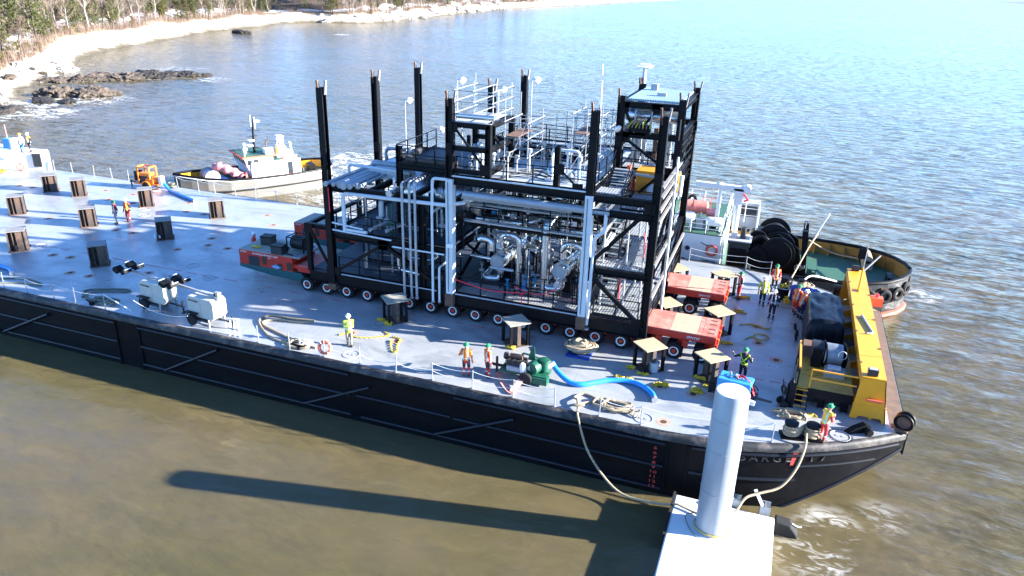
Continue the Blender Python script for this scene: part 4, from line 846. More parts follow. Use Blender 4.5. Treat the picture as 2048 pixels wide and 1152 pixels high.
# small machines and cable runs on the top deck
mp(MB().ell([(14.85,1.6,8.37),(14.85,1.6,9.95),(16.3,1.6,9.95),(16.3,1.6,8.37)], .08), 'vent_pipe', 'white_coat', True); mp(MB().torus((14.85,1.5,8.9), .2, .03, (0,1,0), 12, 5), 'hand_wheel', 'blue_paint', True); mp(MB().torus((16.3,1.5,8.85), .2, .03, (0,1,0), 12, 5), 'hand_wheel', 'blue_paint', True)
mp(MB().cyl((15.3,1.2,8.6), (16.3,1.2,8.6), .12, 10).sph((15.5,1.2,8.75), .14, 8, 6).sph((16.0,1.2,8.75), .14, 8, 6), 'valve_set', 'galv', True)
mp(MB().ibeam((15.65,-.2,8.35), (15.65,-.2,10.5), .28, .26), 'post', 'black_steel'); brace((15.8, -.2, 9.4), (16.8, -.2, 8.5), .08)
for i in range(9):
    x, y = r.uniform(10.4, 11.6), r.uniform(.4, 2.9); mp(MB().cyl((x,y,8.36), (x,y,8.9+r.random()), .1, 10).sph((x,y,9.2+r.random()*.6), .16, 8, 6), 'relief_valve', r.choice(['galv','white_coat','pipe_grey']), True)
for i in range(5): mp(MB().tube(spline([(12.2+i*.1, .3+i*.5, 8.38), (13.5, .8+i*.6+r.random(), 8.38), (14.6, 1.2+i*.5, 8.38)], 5), .025, 5), 'cable', 'rubber', True)
# area lamps on poles
def lamp(x, y, z0, z1, dx, grey='galv'):
    e = mp(MB().ell([(x,y,z0),(x,y,z1),(x+dx*.25,y-.1,z1+.08)], .035, .1, 8), 'lamp_pole', grey, True)
    mp(MB().lathe([(.05,-.12),(.2,-.06),(.22,.05),(.1,.14)], (x+dx*.35,y-.15,z1-.02), (dx*.6,-.3,-.5), 14), 'lamp_head', 'white_paint', True, par=e)
lamp(5.5, 3.0, 6.9, 11.6, 1); lamp(12.75, 4.0, 8.36, 13.1, 1); lamp(12.4, 4.9, 8.36, 10.6, 1); lamp(9.7, .9, 11.2, 13.2, 1, 'white_coat'); lamp(11.2, 3.0, 11.2, 12.6, 1, 'white_coat'); lamp(9.5, 2, 8.4, 10.5, -1); lamp(17.1, 5.2, 8.4, 10.7, 1); lamp(6.9, 5.8, 8.4, 9.6, -1)
mp(MB().box((9.9,-.55,4.6), (.35,.25,.2), .4), 'flood_lamp', 'white_paint')
# loose red tape
for pts in ([(9.9,-.15,2.5),(12,-.2,2.2),(14.2,-.2,2.35)], [(13.2,.8,2.2),(14.8,.5,2.1),(15.9,.7,2.7)], [(14,-.2,2.3),(14.02,-.2,1.6)], [(20.2,.5,6.4),(20.35,.4,5.7),(20.3,.3,5.2)], [(19.3,-.05,4.2),(19.3,-.1,2.4)], [(2.3,-.45,6.9),(2.35,-.5,5.5)]):
    mp(MB().tube(spline(pts, 5), .03, 5), 'barrier_tape', 'red_strap', True)
# antenna whip
mp(MB().cyl((17.0, 8.9, 8.4), (17.0, 8.9, 10.6), .03, 6), 'vent_whip', 'galv', True)
# finer lines: instrument tubing, drains, supports, trays
q = random.Random(21); cols = ['clad', 'galv', 'pipe_grey', 'dark_grey', 'black_steel']
for i in range(170):
    b = i % 3
    if b == 0: x, y, z, xm, zl, zh = q.uniform(10.1, 16.6), q.uniform(.4, 5.2), q.uniform(1.8, 7.8), 17.2, 1.65, 7.9
    elif b == 1: x, y, z, xm, zl, zh = q.uniform(2.5, 9.0), q.uniform(.3, 4), q.choice((q.uniform(1.8, 3.8), q.uniform(4.4, 6.7))), 9.5, 1.65, 6.8
    else: x, y, z, xm, zl, zh = q.uniform(10.1, 16.8), q.uniform(3, 10.5), q.uniform(5.2, 7.9), 17.2, 5.1, 8.0
    L_ = q.uniform(.5, 2.2); r_ = q.choice((.022, .03, .03, .04, .06, .08)); k = q.random()
    if k < .3: P = [(x,y,z), (min(x+L_,xm),y,z)]
    elif k < .5: P = [(x,y,z), (x,y+L_,z)]
    elif k < .8: P = [(x,y,max(zl,z-L_)), (x,y,min(zh,z+L_*.6)), (min(x+.6,xm),y,min(zh,z+L_*.6))]
    else: P = [(x,y,z), (x,y,max(zl,z-.6)), (min(x+L_,xm),y,max(zl,z-.6)), (min(x+L_,xm),y+.7,max(zl,z-.6))]
    mp(MB().ell(P, r_, None, 8), 'small_bore_pipe', q.choice(cols), True)
for i in range(46):
    x, y = q.uniform(10.2, 16.9), q.uniform(.6, 4.6); z = q.choice((1.65, 1.65, 5.2)); h_ = q.uniform(.6, 1.9)
    mp(MB().bx(x-.03,x+.03,y-.03,y+.03,z,z+h_).bx(x-.22,x+.22,y-.02,y+.02,z+h_-.04,z+h_), 'pipe_support', 'black_steel')
for i in range(22):
    x, y, z = q.uniform(10.3, 16.8), q.uniform(.5, 3.5), q.choice((1.66, 2.6, 4.2, 5.3)); mp(MB().box((x,y,z+.2), (.22,.16,.3)).cyl((x,y,z+.35),(x,y,z+.6),.05,8).torus((x,y,z+.6), .1, .018, n=10, k=4), 'actuator', q.choice(['grey_paint','blue_paint','dark_grey','white_coat']))
for y, z in ((1.0,5.6),(2.0,6.3),(3.2,5.9),(4.4,6.6)): mp(MB().bx(10,17.3,y-.12,y+.12,z,z+.02).bx(10,17.3,y-.13,y-.11,z,z+.09).bx(10,17.3,y+.11,y+.13,z,z+.09), 'cable_tray', 'galv')
for y in (1.5, 3.4, 4.8): rail_([(10.2,y),(17.1,y)], 5.18, m='black_steel', step=1.7)
for y in (2.5,): rail_([(2.6,y),(9.2,y)], 1.64); rail_([(2.6,7),(9.2,7)], 4.27)
for i in range(9): x = 10.6+i*.8; brace((x, 2.7, 7.9), (x+.5*(-1)**i, 2.7, 6.2), .05)
for a_, b_ in (((17.6,5.5,1.8),(20.5,5.5,4.2)), ((20.5,5.5,4.6),(17.6,5.5,7.3)), ((17.45,.2,1.8),(17.45,5.4,4.2)), ((17.45,5.4,4.6),(17.45,.2,7.2)), ((9.8,.2,1.8),(9.8,5.4,4.0)), ((13.6,5.6,1.7),(17.3,5.6,4.9)), ((13.6,5.6,1.7),(10,5.6,4.9)), ((2.3,5.6,1.7),(5.8,5.6,3.9)), ((9.6,5.6,1.7),(6,5.6,3.9))): brace(a_, b_, .14)
for x, y in ((18.2,.5),(19.4,.6),(20.2,1.0),(19.2,5.0),(20.3,4.6)): mp(MB().ell([(x,y,1.85),(x,y,7.3)], .05, None, 8), 'small_bore_pipe', 'galv', True)
for i in range(16):
    x, y = q.uniform(12.4, 16.9), q.uniform(.3, 4.8); h_ = q.uniform(.3, 1.4); mp(MB().cyl((x,y,8.36),(x,y,8.36+h_),.05,8).box((x,y,8.36+h_),(.2,.16,.22)), 'deck_instrument', q.choice(['galv','white_coat','dark_grey']))
for i in range(7): x = 12.5+i*.65; mp(MB().cyl((x,9.9,8.36),(x,9.9,10.4+.2*(i % 3)),.024,6), 'scaffold_tube', 'galv')
# ================================================================== self-propelled transporters
def wheel_mesh():
    t = MB().lathe([(.25,-.13),(.38,-.14),(.425,-.11),(.44,-.06),(.44,.06),(.425,.11),(.38,.14),(.25,.13)], (0,0,0), (0,1,0), 22)
    for k in range(22):
        a = 2*PI*k/22; t.box((.44*math.cos(a), 0, .44*math.sin(a)), (.03, .24, .05), 0, 0, Matrix.Rotation(-a, 4, 'Y'))
    r_ = MB().lathe([(.25,-.1),(.265,-.155),(.19,-.135),(.17,-.07),(.1,-.07)], (0,0,0), (0,1,0), 20)
    h_ = MB().lathe([(.145,-.05),(.145,-.1),(.1,-.15),(.03,-.16)], (0,0,0), (0,1,0), 14)
    return t, r_, h_
_w = wheel_mesh(); WHM = [x.build(n, m, None, True) for x, n, m in zip(_w, ('tyre','rim','hub'), ('rubber','rim_white','red_paint'))]
for o in WHM: COL.objects.unlink(o)
def wheel(par, loc, flip=False):
    e = bpy.data.objects.new('wheel', WHM[0].data); COL.objects.link(e); e.parent = par; e.location = loc
    if flip: e.rotation_euler = (0, 0, PI)
    for o in WHM[1:]: c = o.copy(); COL.objects.link(c); c.parent = e
    return e
def transporter(x0, x1, y, ax, label, near):
    e = empty('transporter', (0, y, 0), 0, label, 'transporter', 'transporters carrying the module')
    b = MB(); b.bx(x0, x1, 0, 2.43, 1.12, 1.5); o = b.build('chassis', 'red_paint', e); md = o.modifiers.new('b', 'BEVEL'); md.width = .03; md.segments = 2
    x = x0+.02; k = 0
    while x < x1-.8:
        xe = min(x+(1.75, 1.4, 2.1)[k % 3], x1-.75); MB().bx(x, xe-.02, .04, 2.39, 1.5, 1.545).build('top_plate', ('red_top', 'trailer_pale', 'red_top')[k % 3], e); x = xe; k += 1
    MB().bx(x1-.75, x1-.04, .04, 2.39, 1.5, 1.54).build('end_plate', 'red_top', e)
    for s in (.35, .85, 1.5, 2.0):
        MB().bx(x1-.5, x1-.15, s, s+.14, 1.541, 1.548).build('coupling_slot', 'sock_dark', e)
        MB().cyl((x1, s+.07, 1.2), (x1+.1, s+.07, 1.2), .16, 14).build('coupling_lug', 'red_paint', e, True)
    arm = None
    for i in ax:
        xx = 1.4*i
        a = MB(); a.bx(xx+.25, xx+.55, .45, .75, .95, 1.12); a.ext([(xx+.2,.42,1.1),(xx+.62,.42,1.1),(xx+.5,.42,.62),(xx+.12,.42,.35),(xx-.02,.42,.5)], (0,.34,0)); a.bx(xx-.07,xx+.07,.05,.8,.37,.51); a.ext([(xx+.38,.0,1.1),(xx+.72,.0,1.1),(xx+.66,.0,.78),(xx+.5,.0,.62),(xx+.36,.0,.8)], (0,.4,0))
        if near: a.build('suspension_arm', 'red_paint', e)
        wheel(e, (xx, .02, .44)); wheel(e, (xx, .75, .44), True)
        if i > 14 or i < 1 or not near: wheel(e, (xx, 1.7, .44)); wheel(e, (xx, 2.28, .44), True)
    text('SPMT07', .2, 'mark_white', e, frame((x1-1.15, -.012, 1.3), (1,0,0), (0,0,1)), .004)
    for s in (.3, 1.4): MB().tube([(x1-.3, s, 1.5), (x1+.12, s, 1.3), (x1+.05, s, .85)], .03, 6).build('air_hose', 'orange', e, True)
    return e
transporter(-.7, 24.45, .12, range(0, 18), 'long red multi-axle transporter under the pipe-drop side of the module', True)
transporter(-.7, 24.3, 6.1, list(range(0, 4)) + list(range(14, 18)), 'long red multi-axle transporter under the tugboat side of the module', False)
# power packs hung on the trailer ends
def powerpack(x, y, label, nm):
    e = empty('power_pack', (x, y, 0), 0, label, 'power pack', 'transporter power packs')
    L_ = 3.95; o = MB().bx(0, L_, 0, 2.45, .98, 1.9).build('housing', 'red_paint', e)
    o = MB().ext([(-.02,-.01,.98),(L_+.6,-.01,.98),(L_+.9,-.01,.62),(L_+.35,-.01,.42),(L_-1.6,-.01,.5),(-.02,-.01,.78)], (0,2.47,0)).build('belly', 'teal', e)
    MB().bx(.05, L_+.02, .03, 2.42, 1.9, 1.95).build('walkway', 'ply_dull_and_shaded', e)
    MB().bx(.72, 1.5, -.03, .01, 1.0, 1.6).build('louvre_panel', 'dark_grey', e)
    for a, b, z0, z1 in ((1.72, 2.05, 1.15, 1.7), (3.55, 3.9, 1.05, 1.55), (2.9, 3.2, 1.0, 1.4)): MB().bx(a, b, -.02, .01, z0, z1).build('hatch', 'sock_dark', e)
    MB().bx(L_+.03, L_+2.0, .1, 2.35, 1.2, 1.45).build('neck', 'red_paint', e); 
    ld = MB().bx(L_+.05, L_+.12, .1, 2.4, 1.955, 2.0).bx(L_+.45, L_+.52, .1, 2.4, 1.955, 2.0)
    for k in range(7): ld.bx(L_+.1, L_+.47, .25+k*.32, .3+k*.32, 1.965, 1.985)
    ld.bx(L_-.0, L_+.55, .02, 2.43, 1.9, 1.95); ld.build('ladder', 'galv', e)
    if nm:
        text('IRVINGEQUIPMENT.COM', .17, 'mark_white', e, frame((2.0, -.036, 1.78), (1,0,0), (0,0,1)), .004); text('5245', .1, 'mark_white', e, frame((2.3, -.036, 1.63), (1,0,0), (0,0,1)), .004); text('IRVING', .15, 'mark_white', e, frame((2.75, -.04, 1.12), (1,0,.0), (0,0,1)), .004)
        MB().add([(2.35,-.03,1.12),(2.75,-.03,1.3),(3.15,-.03,1.12),(2.75,-.03,.99)], [(0,1,2,3)]).build('logo_diamond', 'blue_paint', e)
    text('SPMT05', .14, 'mark_white', e, frame((.36, -.014, 1.8), (1,0,0), (0,0,1)), .004)
    return e
powerpack(-5.1, .25, 'red power pack with teal belly, black crates stacked on its top', True)
powerpack(-5.3, 6.3, 'red power pack behind the black stub frame, nothing on its roof', False)
for x, y, rz, lb in ((-3.95, 1.75, .1, 'black crate on the power pack roof nearest the crouched white-helmeted worker'), (-2.25, .55, .05, 'black crate on the power pack roof nearest its side lettering')):
    e = empty('black_crate', (x, y, 1.95), rz, lb, 'crate', 'crates on the power pack'); MB().bx(-.38,.38,-.32,.32,0,.5).build('box', 'dark_grey', e); MB().bx(-.4,.4,-.34,.34,.5,.57).build('lid', 'black_steel', e)
e = empty('caged_reel', (-1.45, 1.6, 1.95), 0, 'black ribbed drum in a tubular cage on the power pack', 'reel')
MB().cyl((-.45,0,.5), (.5,0,.5), .42, 18).build('drum', 'dark_grey', e, True); 
for k in range(6): MB().torus((-.4+k*.17,0,.5), .43, .02, (1,0,0), 18, 5).build('rib', 'black_steel', e, True)
for sx in (-.6, .6):
    for sy in (-.5, .5): MB().bx(sx-.03,sx+.03,sy-.03,sy+.03,0,.95).build('cage_post', 'black_steel', e)
for q in (((-.6,-.5,.93),(.6,-.5,.93)), ((-.6,.5,.93),(.6,.5,.93)), ((-.6,-.5,.93),(-.6,.5,.93)), ((.6,-.5,.93),(.6,.5,.93))): MB().bar(*q, .05).build('cage_bar', 'black_steel', e)
tag(MB().tube(spline([(-4.5,.75,1.99),(-4.2,.95,2.02),(-3.9,.85,2.0),(-4.1,.7,2.05),(-4.5,.9,2.0)], 5), .05, 6).build('yellow_strap', 'yellow_chain', None, True), 'yellow strap heaped on the power pack roof by a crate', 'strap')
tag(MB().tube(spline([(-3.4,1.2,1.98),(-2.9,1.7,2.0),(-2.7,1.2,1.98),(-2.3,1.6,2.0),(-1.9,.7,1.98),(-1.2,.5,1.98)], 5), .04, 6).build('black_hose', 'rubber', None, True), 'black hose snaking between crates on the power pack roof', 'hose')
# ================================================================== steel stands
def stand_proto(kind):
    e = empty('steel_stand'); h = 1.4 if kind == 'h' else 1.3; q = PI/4
    if kind == 'h':
        for s in (-1, 1): MB().bx(-.53, .53, s*.5-.03, s*.5+.03, 0, h).build('flange', 'stand_steel', e)
        MB().bx(-.45, -.4, -.46, .02, 0, h).build('cover_plate', 'stand_steel', e); MB().bx(.4, .45, -.46, .46, 0, h).build('cover_plate', 'stand_steel', e)
        MB().bx(-.1, -.05, -.46, .46, 0, h).build('web', 'stand_steel', e); MB().bx(-.5, -.1, .2, .24, 0, h).build('stiffener', 'stand_steel', e)
        MB().bx(-.57,.57,-.55,.55,h,h+.05).build('top_plate', 'stand_top', e); MB().bx(-.62,.62,-.6,.6,.0,.03).build('base_plate', 'rust', e)
    else:
        for sx in (-1, 1):
            for sy in (-1, 1): MB().bx(sx*.5-.07, sx*.5+.07, sy*.5-.07, sy*.5+.07, 0, h).build('leg', 'black_steel', e)
        MB().bx(-.1,.1,-.45,.45,0,h).build('web', 'stand_steel', e); MB().bx(-.6,.6,-.58,.58,0,.03).build('base_plate', 'stand_steel', e)
        MB().bx(-.62,.62,-.62,.62,h,h+.05).build('plywood_top', 'ply' if kind == 'p' else 'ply_dull_and_shaded', e)  # tops in the module's shade get a greyer copy: shade painted into the plywood
    return e
SP = {k: stand_proto(k) for k in 'hpd'}; US = set()
def stand(k, x, y, label, grp, rz=PI/4):
    o = SP[k] if k not in US else clone(SP[k]); US.add(k); o.location = (x, y, 0); o.rotation_euler = (0, 0, rz); tag(o, label, 'stand', grp)
GH = 'bare steel stands on the after deck'
for x, y, lb in ((-33.1, 10.0, 'rusty steel H-stand closest to the white stern deckhouse'), (-29.8, 9.97, 'rusty steel H-stand next to the one closest to the white deckhouse'), (-22.5, 10.0, 'rusty steel H-stand just beside the orange pump'), (-15.3, 9.96, 'rusty steel H-stand by the far guard rail beyond the blue discharge hose'),
                 (-29.7, 4.18, 'steel H-stand at the aft end of the middle stand row'), (-22.3, 4.18, 'rust-brown steel H-stand beside two standing workers, rope bundle inside it'), (-15.05, 4.22, 'dark steel H-stand in module shade with two pale discs in it'), (-22.1, -1.7, 'steel H-stand near the blue hose end with a dark bucket inside'), (-14.9, -1.65, 'dark steel H-stand behind the light towers'), ):
    stand('h', x, y, lb, GH, PI*.75)
GP = 'plywood-topped stands around the module'
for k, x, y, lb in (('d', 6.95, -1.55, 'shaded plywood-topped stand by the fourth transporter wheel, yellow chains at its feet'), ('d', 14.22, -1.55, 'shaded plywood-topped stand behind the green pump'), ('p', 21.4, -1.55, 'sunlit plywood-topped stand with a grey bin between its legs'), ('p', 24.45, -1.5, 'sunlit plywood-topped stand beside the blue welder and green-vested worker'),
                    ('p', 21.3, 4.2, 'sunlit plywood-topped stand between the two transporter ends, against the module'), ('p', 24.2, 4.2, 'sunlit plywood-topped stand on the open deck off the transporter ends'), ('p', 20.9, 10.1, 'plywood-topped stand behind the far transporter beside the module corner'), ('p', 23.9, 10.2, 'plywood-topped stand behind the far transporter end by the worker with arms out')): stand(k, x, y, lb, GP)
tag(MB().lathe([(.2,0),(.23,.55),(.27,.55),(.27,.5)], (21.75,-1.85,.03), n=16).build('grey_bin', 'grey_paint', None, True), 'grey bin with rags between the legs of a plywood-topped stand', 'bin')
tag(MB().lathe([(.14,0),(.14,.4),(.08,.44)], (-21.9,-2.15,.03), n=12).build('dark_bucket', 'black_steel', None, True), 'dark bucket inside the steel stand near the blue hose end', 'bucket')
for dx in (-.17, .17): tag(MB().cyl((-15.25+dx,3.62,.25), (-15.22+dx,3.7,.25), .13, 14).build('pale_disc', 'mark_white', None, True), 'pale round disc leaning in the dark steel stand', 'disc', 'discs in the dark stand')
# ================================================================== tugs
def tug_hull(e, sta, zk, deckz, inner, outer, deckm, stays, fr=.16):
    """sta: list of (x, halfbeam, rail z); centre line y=0 in local space"""
    n = len(sta); vs = []; b = MB()
    for x, h, z in sta: vs += [(x, -h, z), (x, -h*.97, deckz-.25), (x, -h*.8, zk), (x, h*.8, zk), (x, h*.97, deckz-.25), (x, h, z), (x, h-.1, z), (x, h-.12, deckz), (x, -h+.12, deckz), (x, -h+.1, z)]
    m = 10; fs = []; mi = []
    for i in range(n-1):
        for j in range(m):
            k = (j+1) % m; fs.append((i*m+j, i*m+k, (i+1)*m+k, (i+1)*m+j)); mi.append(1 if j in (6, 8) else (2 if j == 7 else 0))
    b.v = vs; b.f = fs + [tuple(range(m)), tuple((n-1)*m+j for j in range(m))]; b.m = mi + [0, 0]
    # ends of the bulwark are thin, so split the three surfaces into parts
    def sub(k, nm, mt):
        c = MB(); c.v = list(vs); c.f = [f for f, q in zip(b.f, b.m) if q == k]; c.m = [0]*len(c.f); return c.build(nm, mt, e, False)
    sub(0, 'hull', outer); sub(1, 'bulwark_inside', inner); sub(2, 'main_deck', deckm)
    for s in (-1, 1):
        pts = [(x, s*(h-.05), z+.03) for x, h, z in sta]; MB().tube(pts, .13, 8).build('rail_cap', 'black_steel', e, True)
        MB().tube([(x, s*(h+.02), deckz-.35) for x, h, z in sta], fr, 8).build('rubbing_fender', 'rubber', e, True)
    for x, h, z, s in stays: MB().ext([(x, s*(h-.13), z-.08), (x, s*(h-.13), deckz+.01), (x, s*(h-.55), deckz+.01)], (.06, 0, 0)).build('bulwark_stay', inner, e)
mat('tug_ochre', (.3, .15, .02), .6, 0, .2, 1.5, (.12, .06, .02), .6, 1.5)
mat('tug_grey', (.03, .032, .035), .5, 0, .25, 1.2, (.16, .16, .155), .7, 1.5, thr=(.5, .7)); mat('hull_white', (.15, .15, .145), .55, 0, .15, 1.2, (.2, .16, .12), .8, 1.6, thr=(.48, .66)); mat('antifoul', (.3, .07, .04), .7, 0, .25, 2)
# ---- large tug alongside (stern towards the bow wall)
e = empty('harbour_tug', (0, 21.7, WATER), 0, 'large tug alongside with green aft deck, black towing winch and rounded stern', 'tugboat')
TZ = lambda z: z - WATER
def interp(P, x):
    for (a, *A), (b, *B) in zip(P, P[1:]):
        if a <= x <= b: t = (x-a)/(b-a); return [p_+(q-p_)*t for p_, q in zip(A, B)]
    return P[-1][1:]
prof = [(6.5,.15,.6),(8,1.6,.4),(10.5,3.6,.1),(14,4.6,-.3),(20,4.85,-.55),(28,4.85,-.6),(31,4.7,-.6),(33,4.2,-.58),(34.4,3.4,-.55),(35.3,2.4,-.52),(35.9,1.2,-.5),(36.1,.25,-.5)]
sta = [(x, h, TZ(z)) for x, h, z in prof]
tug_hull(e, sta, TZ(-4), TZ(-1.6), 'tug_ochre', 'tug_grey', 'green_deck', [(x, interp(sta, x)[0], interp(sta, x)[1], s) for x in (29.7,30.8,31.9,33,33.9,34.7) for s in (-1, 1)])
def tg(mb, nm, m, sm=False, par=None):           # built in barge coordinates
    o = mb.build(nm, m, par or e, sm)
    if not par: o.matrix_parent_inverse = Matrix.Translation((0, -21.7, -WATER))
    return o
tg(MB().bx(11,23,17.25,26.1,-1.6,1.5), 'deckhouse', 'white_paint'); tg(MB().bx(11,23.02,17.2,26.15,1.5,1.56), 'boat_deck', 'green_deck'); tg(MB().bx(22.75,22.98,17.22,17.3,-1.6,1.62), 'corner_post', 'white_paint')
tg(MB().bx(11.5,18,18.6,24.8,1.56,4.2), 'wheelhouse', 'white_paint'); tg(MB().bx(11.2,18.3,18.3,25.1,4.2,4.3), 'wheelhouse_roof', 'white_paint')
for k in range(5): tg(MB().bx(12+k*1.2,12.9+k*1.2,18.55,18.6,2.9,3.8), 'window', 'glass')
ms = tg(MB().tube([(15.7,21.5,4.3),(15.7,21.5,9),(15.6,21.5,12.4)], [.3,.22,.12], 12), 'mast', 'galv', True)
tg(MB().bx(15.2,16.1,20.6,22.4,12.35,12.45).bx(15.3,16,21.3,21.7,12.45,12.6), 'radar_scanner', 'white_paint', par=None); tg(MB().bx(15.3,15.5,21.3,21.6,11.2,11.6).bx(15.3,15.5,21.3,21.6,10.5,10.8), 'mast_lamp', 'dark_grey'); tg(MB().tube([(15.7,21.5,10.0),(16.9,21.2,9.3)], .09, 8).bx(15.4,16.2,21.2,21.8,9.9,10.1), 'mast_arm', 'white_paint'); tg(MB().cyl((12.6,21.5,4.3),(12.45,21.5,12.4),.04,6), 'whip_antenna', 'white_paint', True)
tg(MB().lathe([(.17,0),(.17,.03)], (20.7,17.25,.35), (0,-1,0), 18), 'porthole', 'glass', True); tg(MB().torus((20.7,17.23,.35), .18, .025, (0,1,0), 18, 6), 'porthole_rim', 'galv', True); tg(MB().bx(21.3,22.0,17.22,17.25,-1.2,.9), 'house_door', 'white_paint')
tg(MB().torus((22.45,17.17,.4), .36, .08, (0,1,0), 20, 8), 'lifebuoy', 'buoy_red', True); tg(MB().tube([(21.6,17.2,.9),(22,17.2,.75),(22.6,17.2,.7)], .03, 6), 'grab_rope', 'black_steel', True)
for x0 in (19.6, 21.8): tg(MB().cyl((x0,17.2,-.4),(x0+1,17.2,-.45),.03,6), 'grab_rail', 'black_steel', True)
# rails on the boat deck
def rl(pts, z, h, nm='boat_deck_rail', m='white_paint', step=1.2):
    b = MB(); P = [V((*q, z)) for q in pts]
    for a, c in zip(P, P[1:]):
        n = max(1, round((c-a).length/step))
        for i in range(n+1): q = a.lerp(c, i/n); b.cyl(q, q+V((0,0,h)), .03, 6)
        for hh in (h, h*.66, h*.33): b.cyl(a+V((0,0,hh)), c+V((0,0,hh)), .022, 6)
    return tg(b, nm, m, True)
rl([(18.6,17.4),(22.9,17.4)], 1.56, 1.0); rl([(22.9,17.4),(22.9,25.9)], 1.56, 1.0); rl([(18.6,25.9),(22.9,25.9)], 1.56, 1.0)
def raft(x, y, z, r_, l, m, nm='life_raft', cradle=True):
    o = tg(MB().lathe([(.05,-l/2),(r_*.8,-l/2),(r_,-l/2+.12),(r_,-.04),(r_*1.05,-.04),(r_*1.05,.04),(r_,.04),(r_,l/2-.12),(r_*.8,l/2),(.05,l/2)], (x,y,z), (1,.15,0), 18), nm, m, True)
    if cradle:
        for s in (-.3, .3): tg(MB().bx(x+s*l-.05,x+s*l+.05,y-r_*.7,y+r_*.7,1.56,z-r_*.5), 'raft_cradle', 'white_paint')
raft(20.5, 20.4, 2.6, .5, 2.1, 'raft_red'); raft(20.2, 18.3, 2.4, .36, 1.3, 'white_paint'); raft(22.3, 18.4, 2.2, .34, 1.3, 'white_paint'); raft(21.9, 20.3, 2.3, .32, .9, 'tarp_pink')
tg(MB().lathe([(.25,0),(.3,.6),(.26,.6)], (22.2,19.0,1.6), n=14), 'black_tub', 'black_steel', True); tg(MB().bx(21.0,21.5,18.2,18.7,1.56,2.3), 'deck_locker', 'grey_paint'); rl([(20.9,22.5),(22.2,22.5)], 1.56, 1.3, 'stretcher_frame', 'buoy_red', .6); tg(MB().tube(spline([(19.6,21.6,2.6),(20.2,21.4,3.2),(20.4,21.8,2.8),(20,22,2.4)],4), .12, 6), 'folded_cover', 'black_steel', True)
# knuckle crane
c = tg(MB().cyl((22.35,19,1.56),(22.35,19,4.8),.13,12), 'crane_rest', 'white_paint', True); tg(MB().lathe([(.25,0),(.3,.06),(.12,.14)], (22.35,19,4.85), n=14), 'rest_saddle', 'white_paint', True)
tg(MB().bar((20.6,19,4.75),(24.2,19,4.7),.3,.34), 'crane_boom', 'white_paint'); tg(MB().ext([(23.3,18.85,4.7),(24.1,18.85,4.7),(23.85,18.85,3.4),(23.5,18.85,3.4)], (0,.3,0)), 'crane_knuckle', 'white_paint'); tg(MB().cyl((23.7,19,1.56),(23.7,19,3.5),.22,14), 'crane_column', 'white_paint', True); tg(MB().cyl((24.2,18.7,4.75),(24.2,19.3,4.75),.26,16), 'crane_winch', 'white_paint', True); tg(MB().tube(spline([(24,18.7,4.4),(24.3,18.6,4.1),(24.1,18.7,3.9),(24.4,18.8,4.0)],4), .06, 6), 'crane_hoses', 'red_strap', True)
# machinery casing, gantry and winch aft of the house
tg(MB().bx(23.5,24.95,17.6,19.0,-1.6,1.2), 'machinery_casing', 'dark_grey'); tg(MB().bx(23.65,24.8,17.57,17.6,-.9,.7), 'casing_door', 'black_steel'); tg(MB().bx(23.4,25.05,17.5,19.1,1.2,1.28), 'casing_top', 'grey_paint'); tg(MB().cyl((24.4,18.3,1.28),(24.4,18.3,2.1),.2,14), 'exhaust_stack', 'dark_grey', True); tg(MB().bx(23.6,24,18,18.6,1.28,1.6).bx(24.6,24.9,18.2,18.7,1.28,1.5), 'deck_valves', 'grey_paint')
rl([(23.3,20),(25.2,20)], 2.0, 1.6, 'ladder_frame', 'white_paint', .9); tg(MB().bx(23.8,25.2,20.2,21.4,1.6,3.4), 'control_cabin', 'grey_paint'); tg(MB().bx(23.95,25.05,20.17,20.2,2.4,3.2), 'cabin_window', 'glass')
for x, y in ((25.2,19.9),(23.2,17.6)): tg(MB().cyl((x,y,-1.6),(x,y,3.3 if y > 19 else 1.7),.06,8), 'gantry_post', 'white_paint', True)
W = tg(MB().bx(25.2,28.9,17.4,22.6,-1.55,-1.2), 'winch_bed', 'black_steel')
def disc(x, y, z, r_, t): tg(MB().lathe([(r_*.2,-t/2),(r_*.95,-t/2),(r_,-t*.3),(r_,t*.3),(r_*.95,t/2),(r_*.2,t/2)], (x,y,z), (0,1,0), 30), 'winch_flange', 'black_steel', True)
for y in (17.9, 19.3): disc(26.9, y, .6, 1.2, .12)
for y in (20.1, 21.9): disc(26.5, y, .9, 1.2, .12)
tg(MB().cyl((26.9,17.95,.6),(26.9,19.25,.6),.75,26), 'winch_drum', 'dark_grey', True); tg(MB().cyl((26.5,20.15,.9),(26.5,21.85,.9),.75,26), 'winch_drum', 'dark_grey', True)
for k in range(8): tg(MB().torus((26.9,18.05+.15*k,.6), .8, .075, (0,1,0), 26, 6), 'tow_wire_turn', 'black_steel', True)
for k in range(10): tg(MB().torus((26.5,20.25+.16*k,.9), .8, .08, (0,1,0), 26, 6), 'tow_wire_turn', 'dark_grey', True)
tg(MB().torus((26.9,17.82,.6), .95, .05, (0,1,0), 26, 6), 'flange_rib', 'black_steel', True); tg(MB().cyl((25.4,19.6,.9),(25.4,21,.9),.7,24), 'brake_drum', 'black_steel', True)
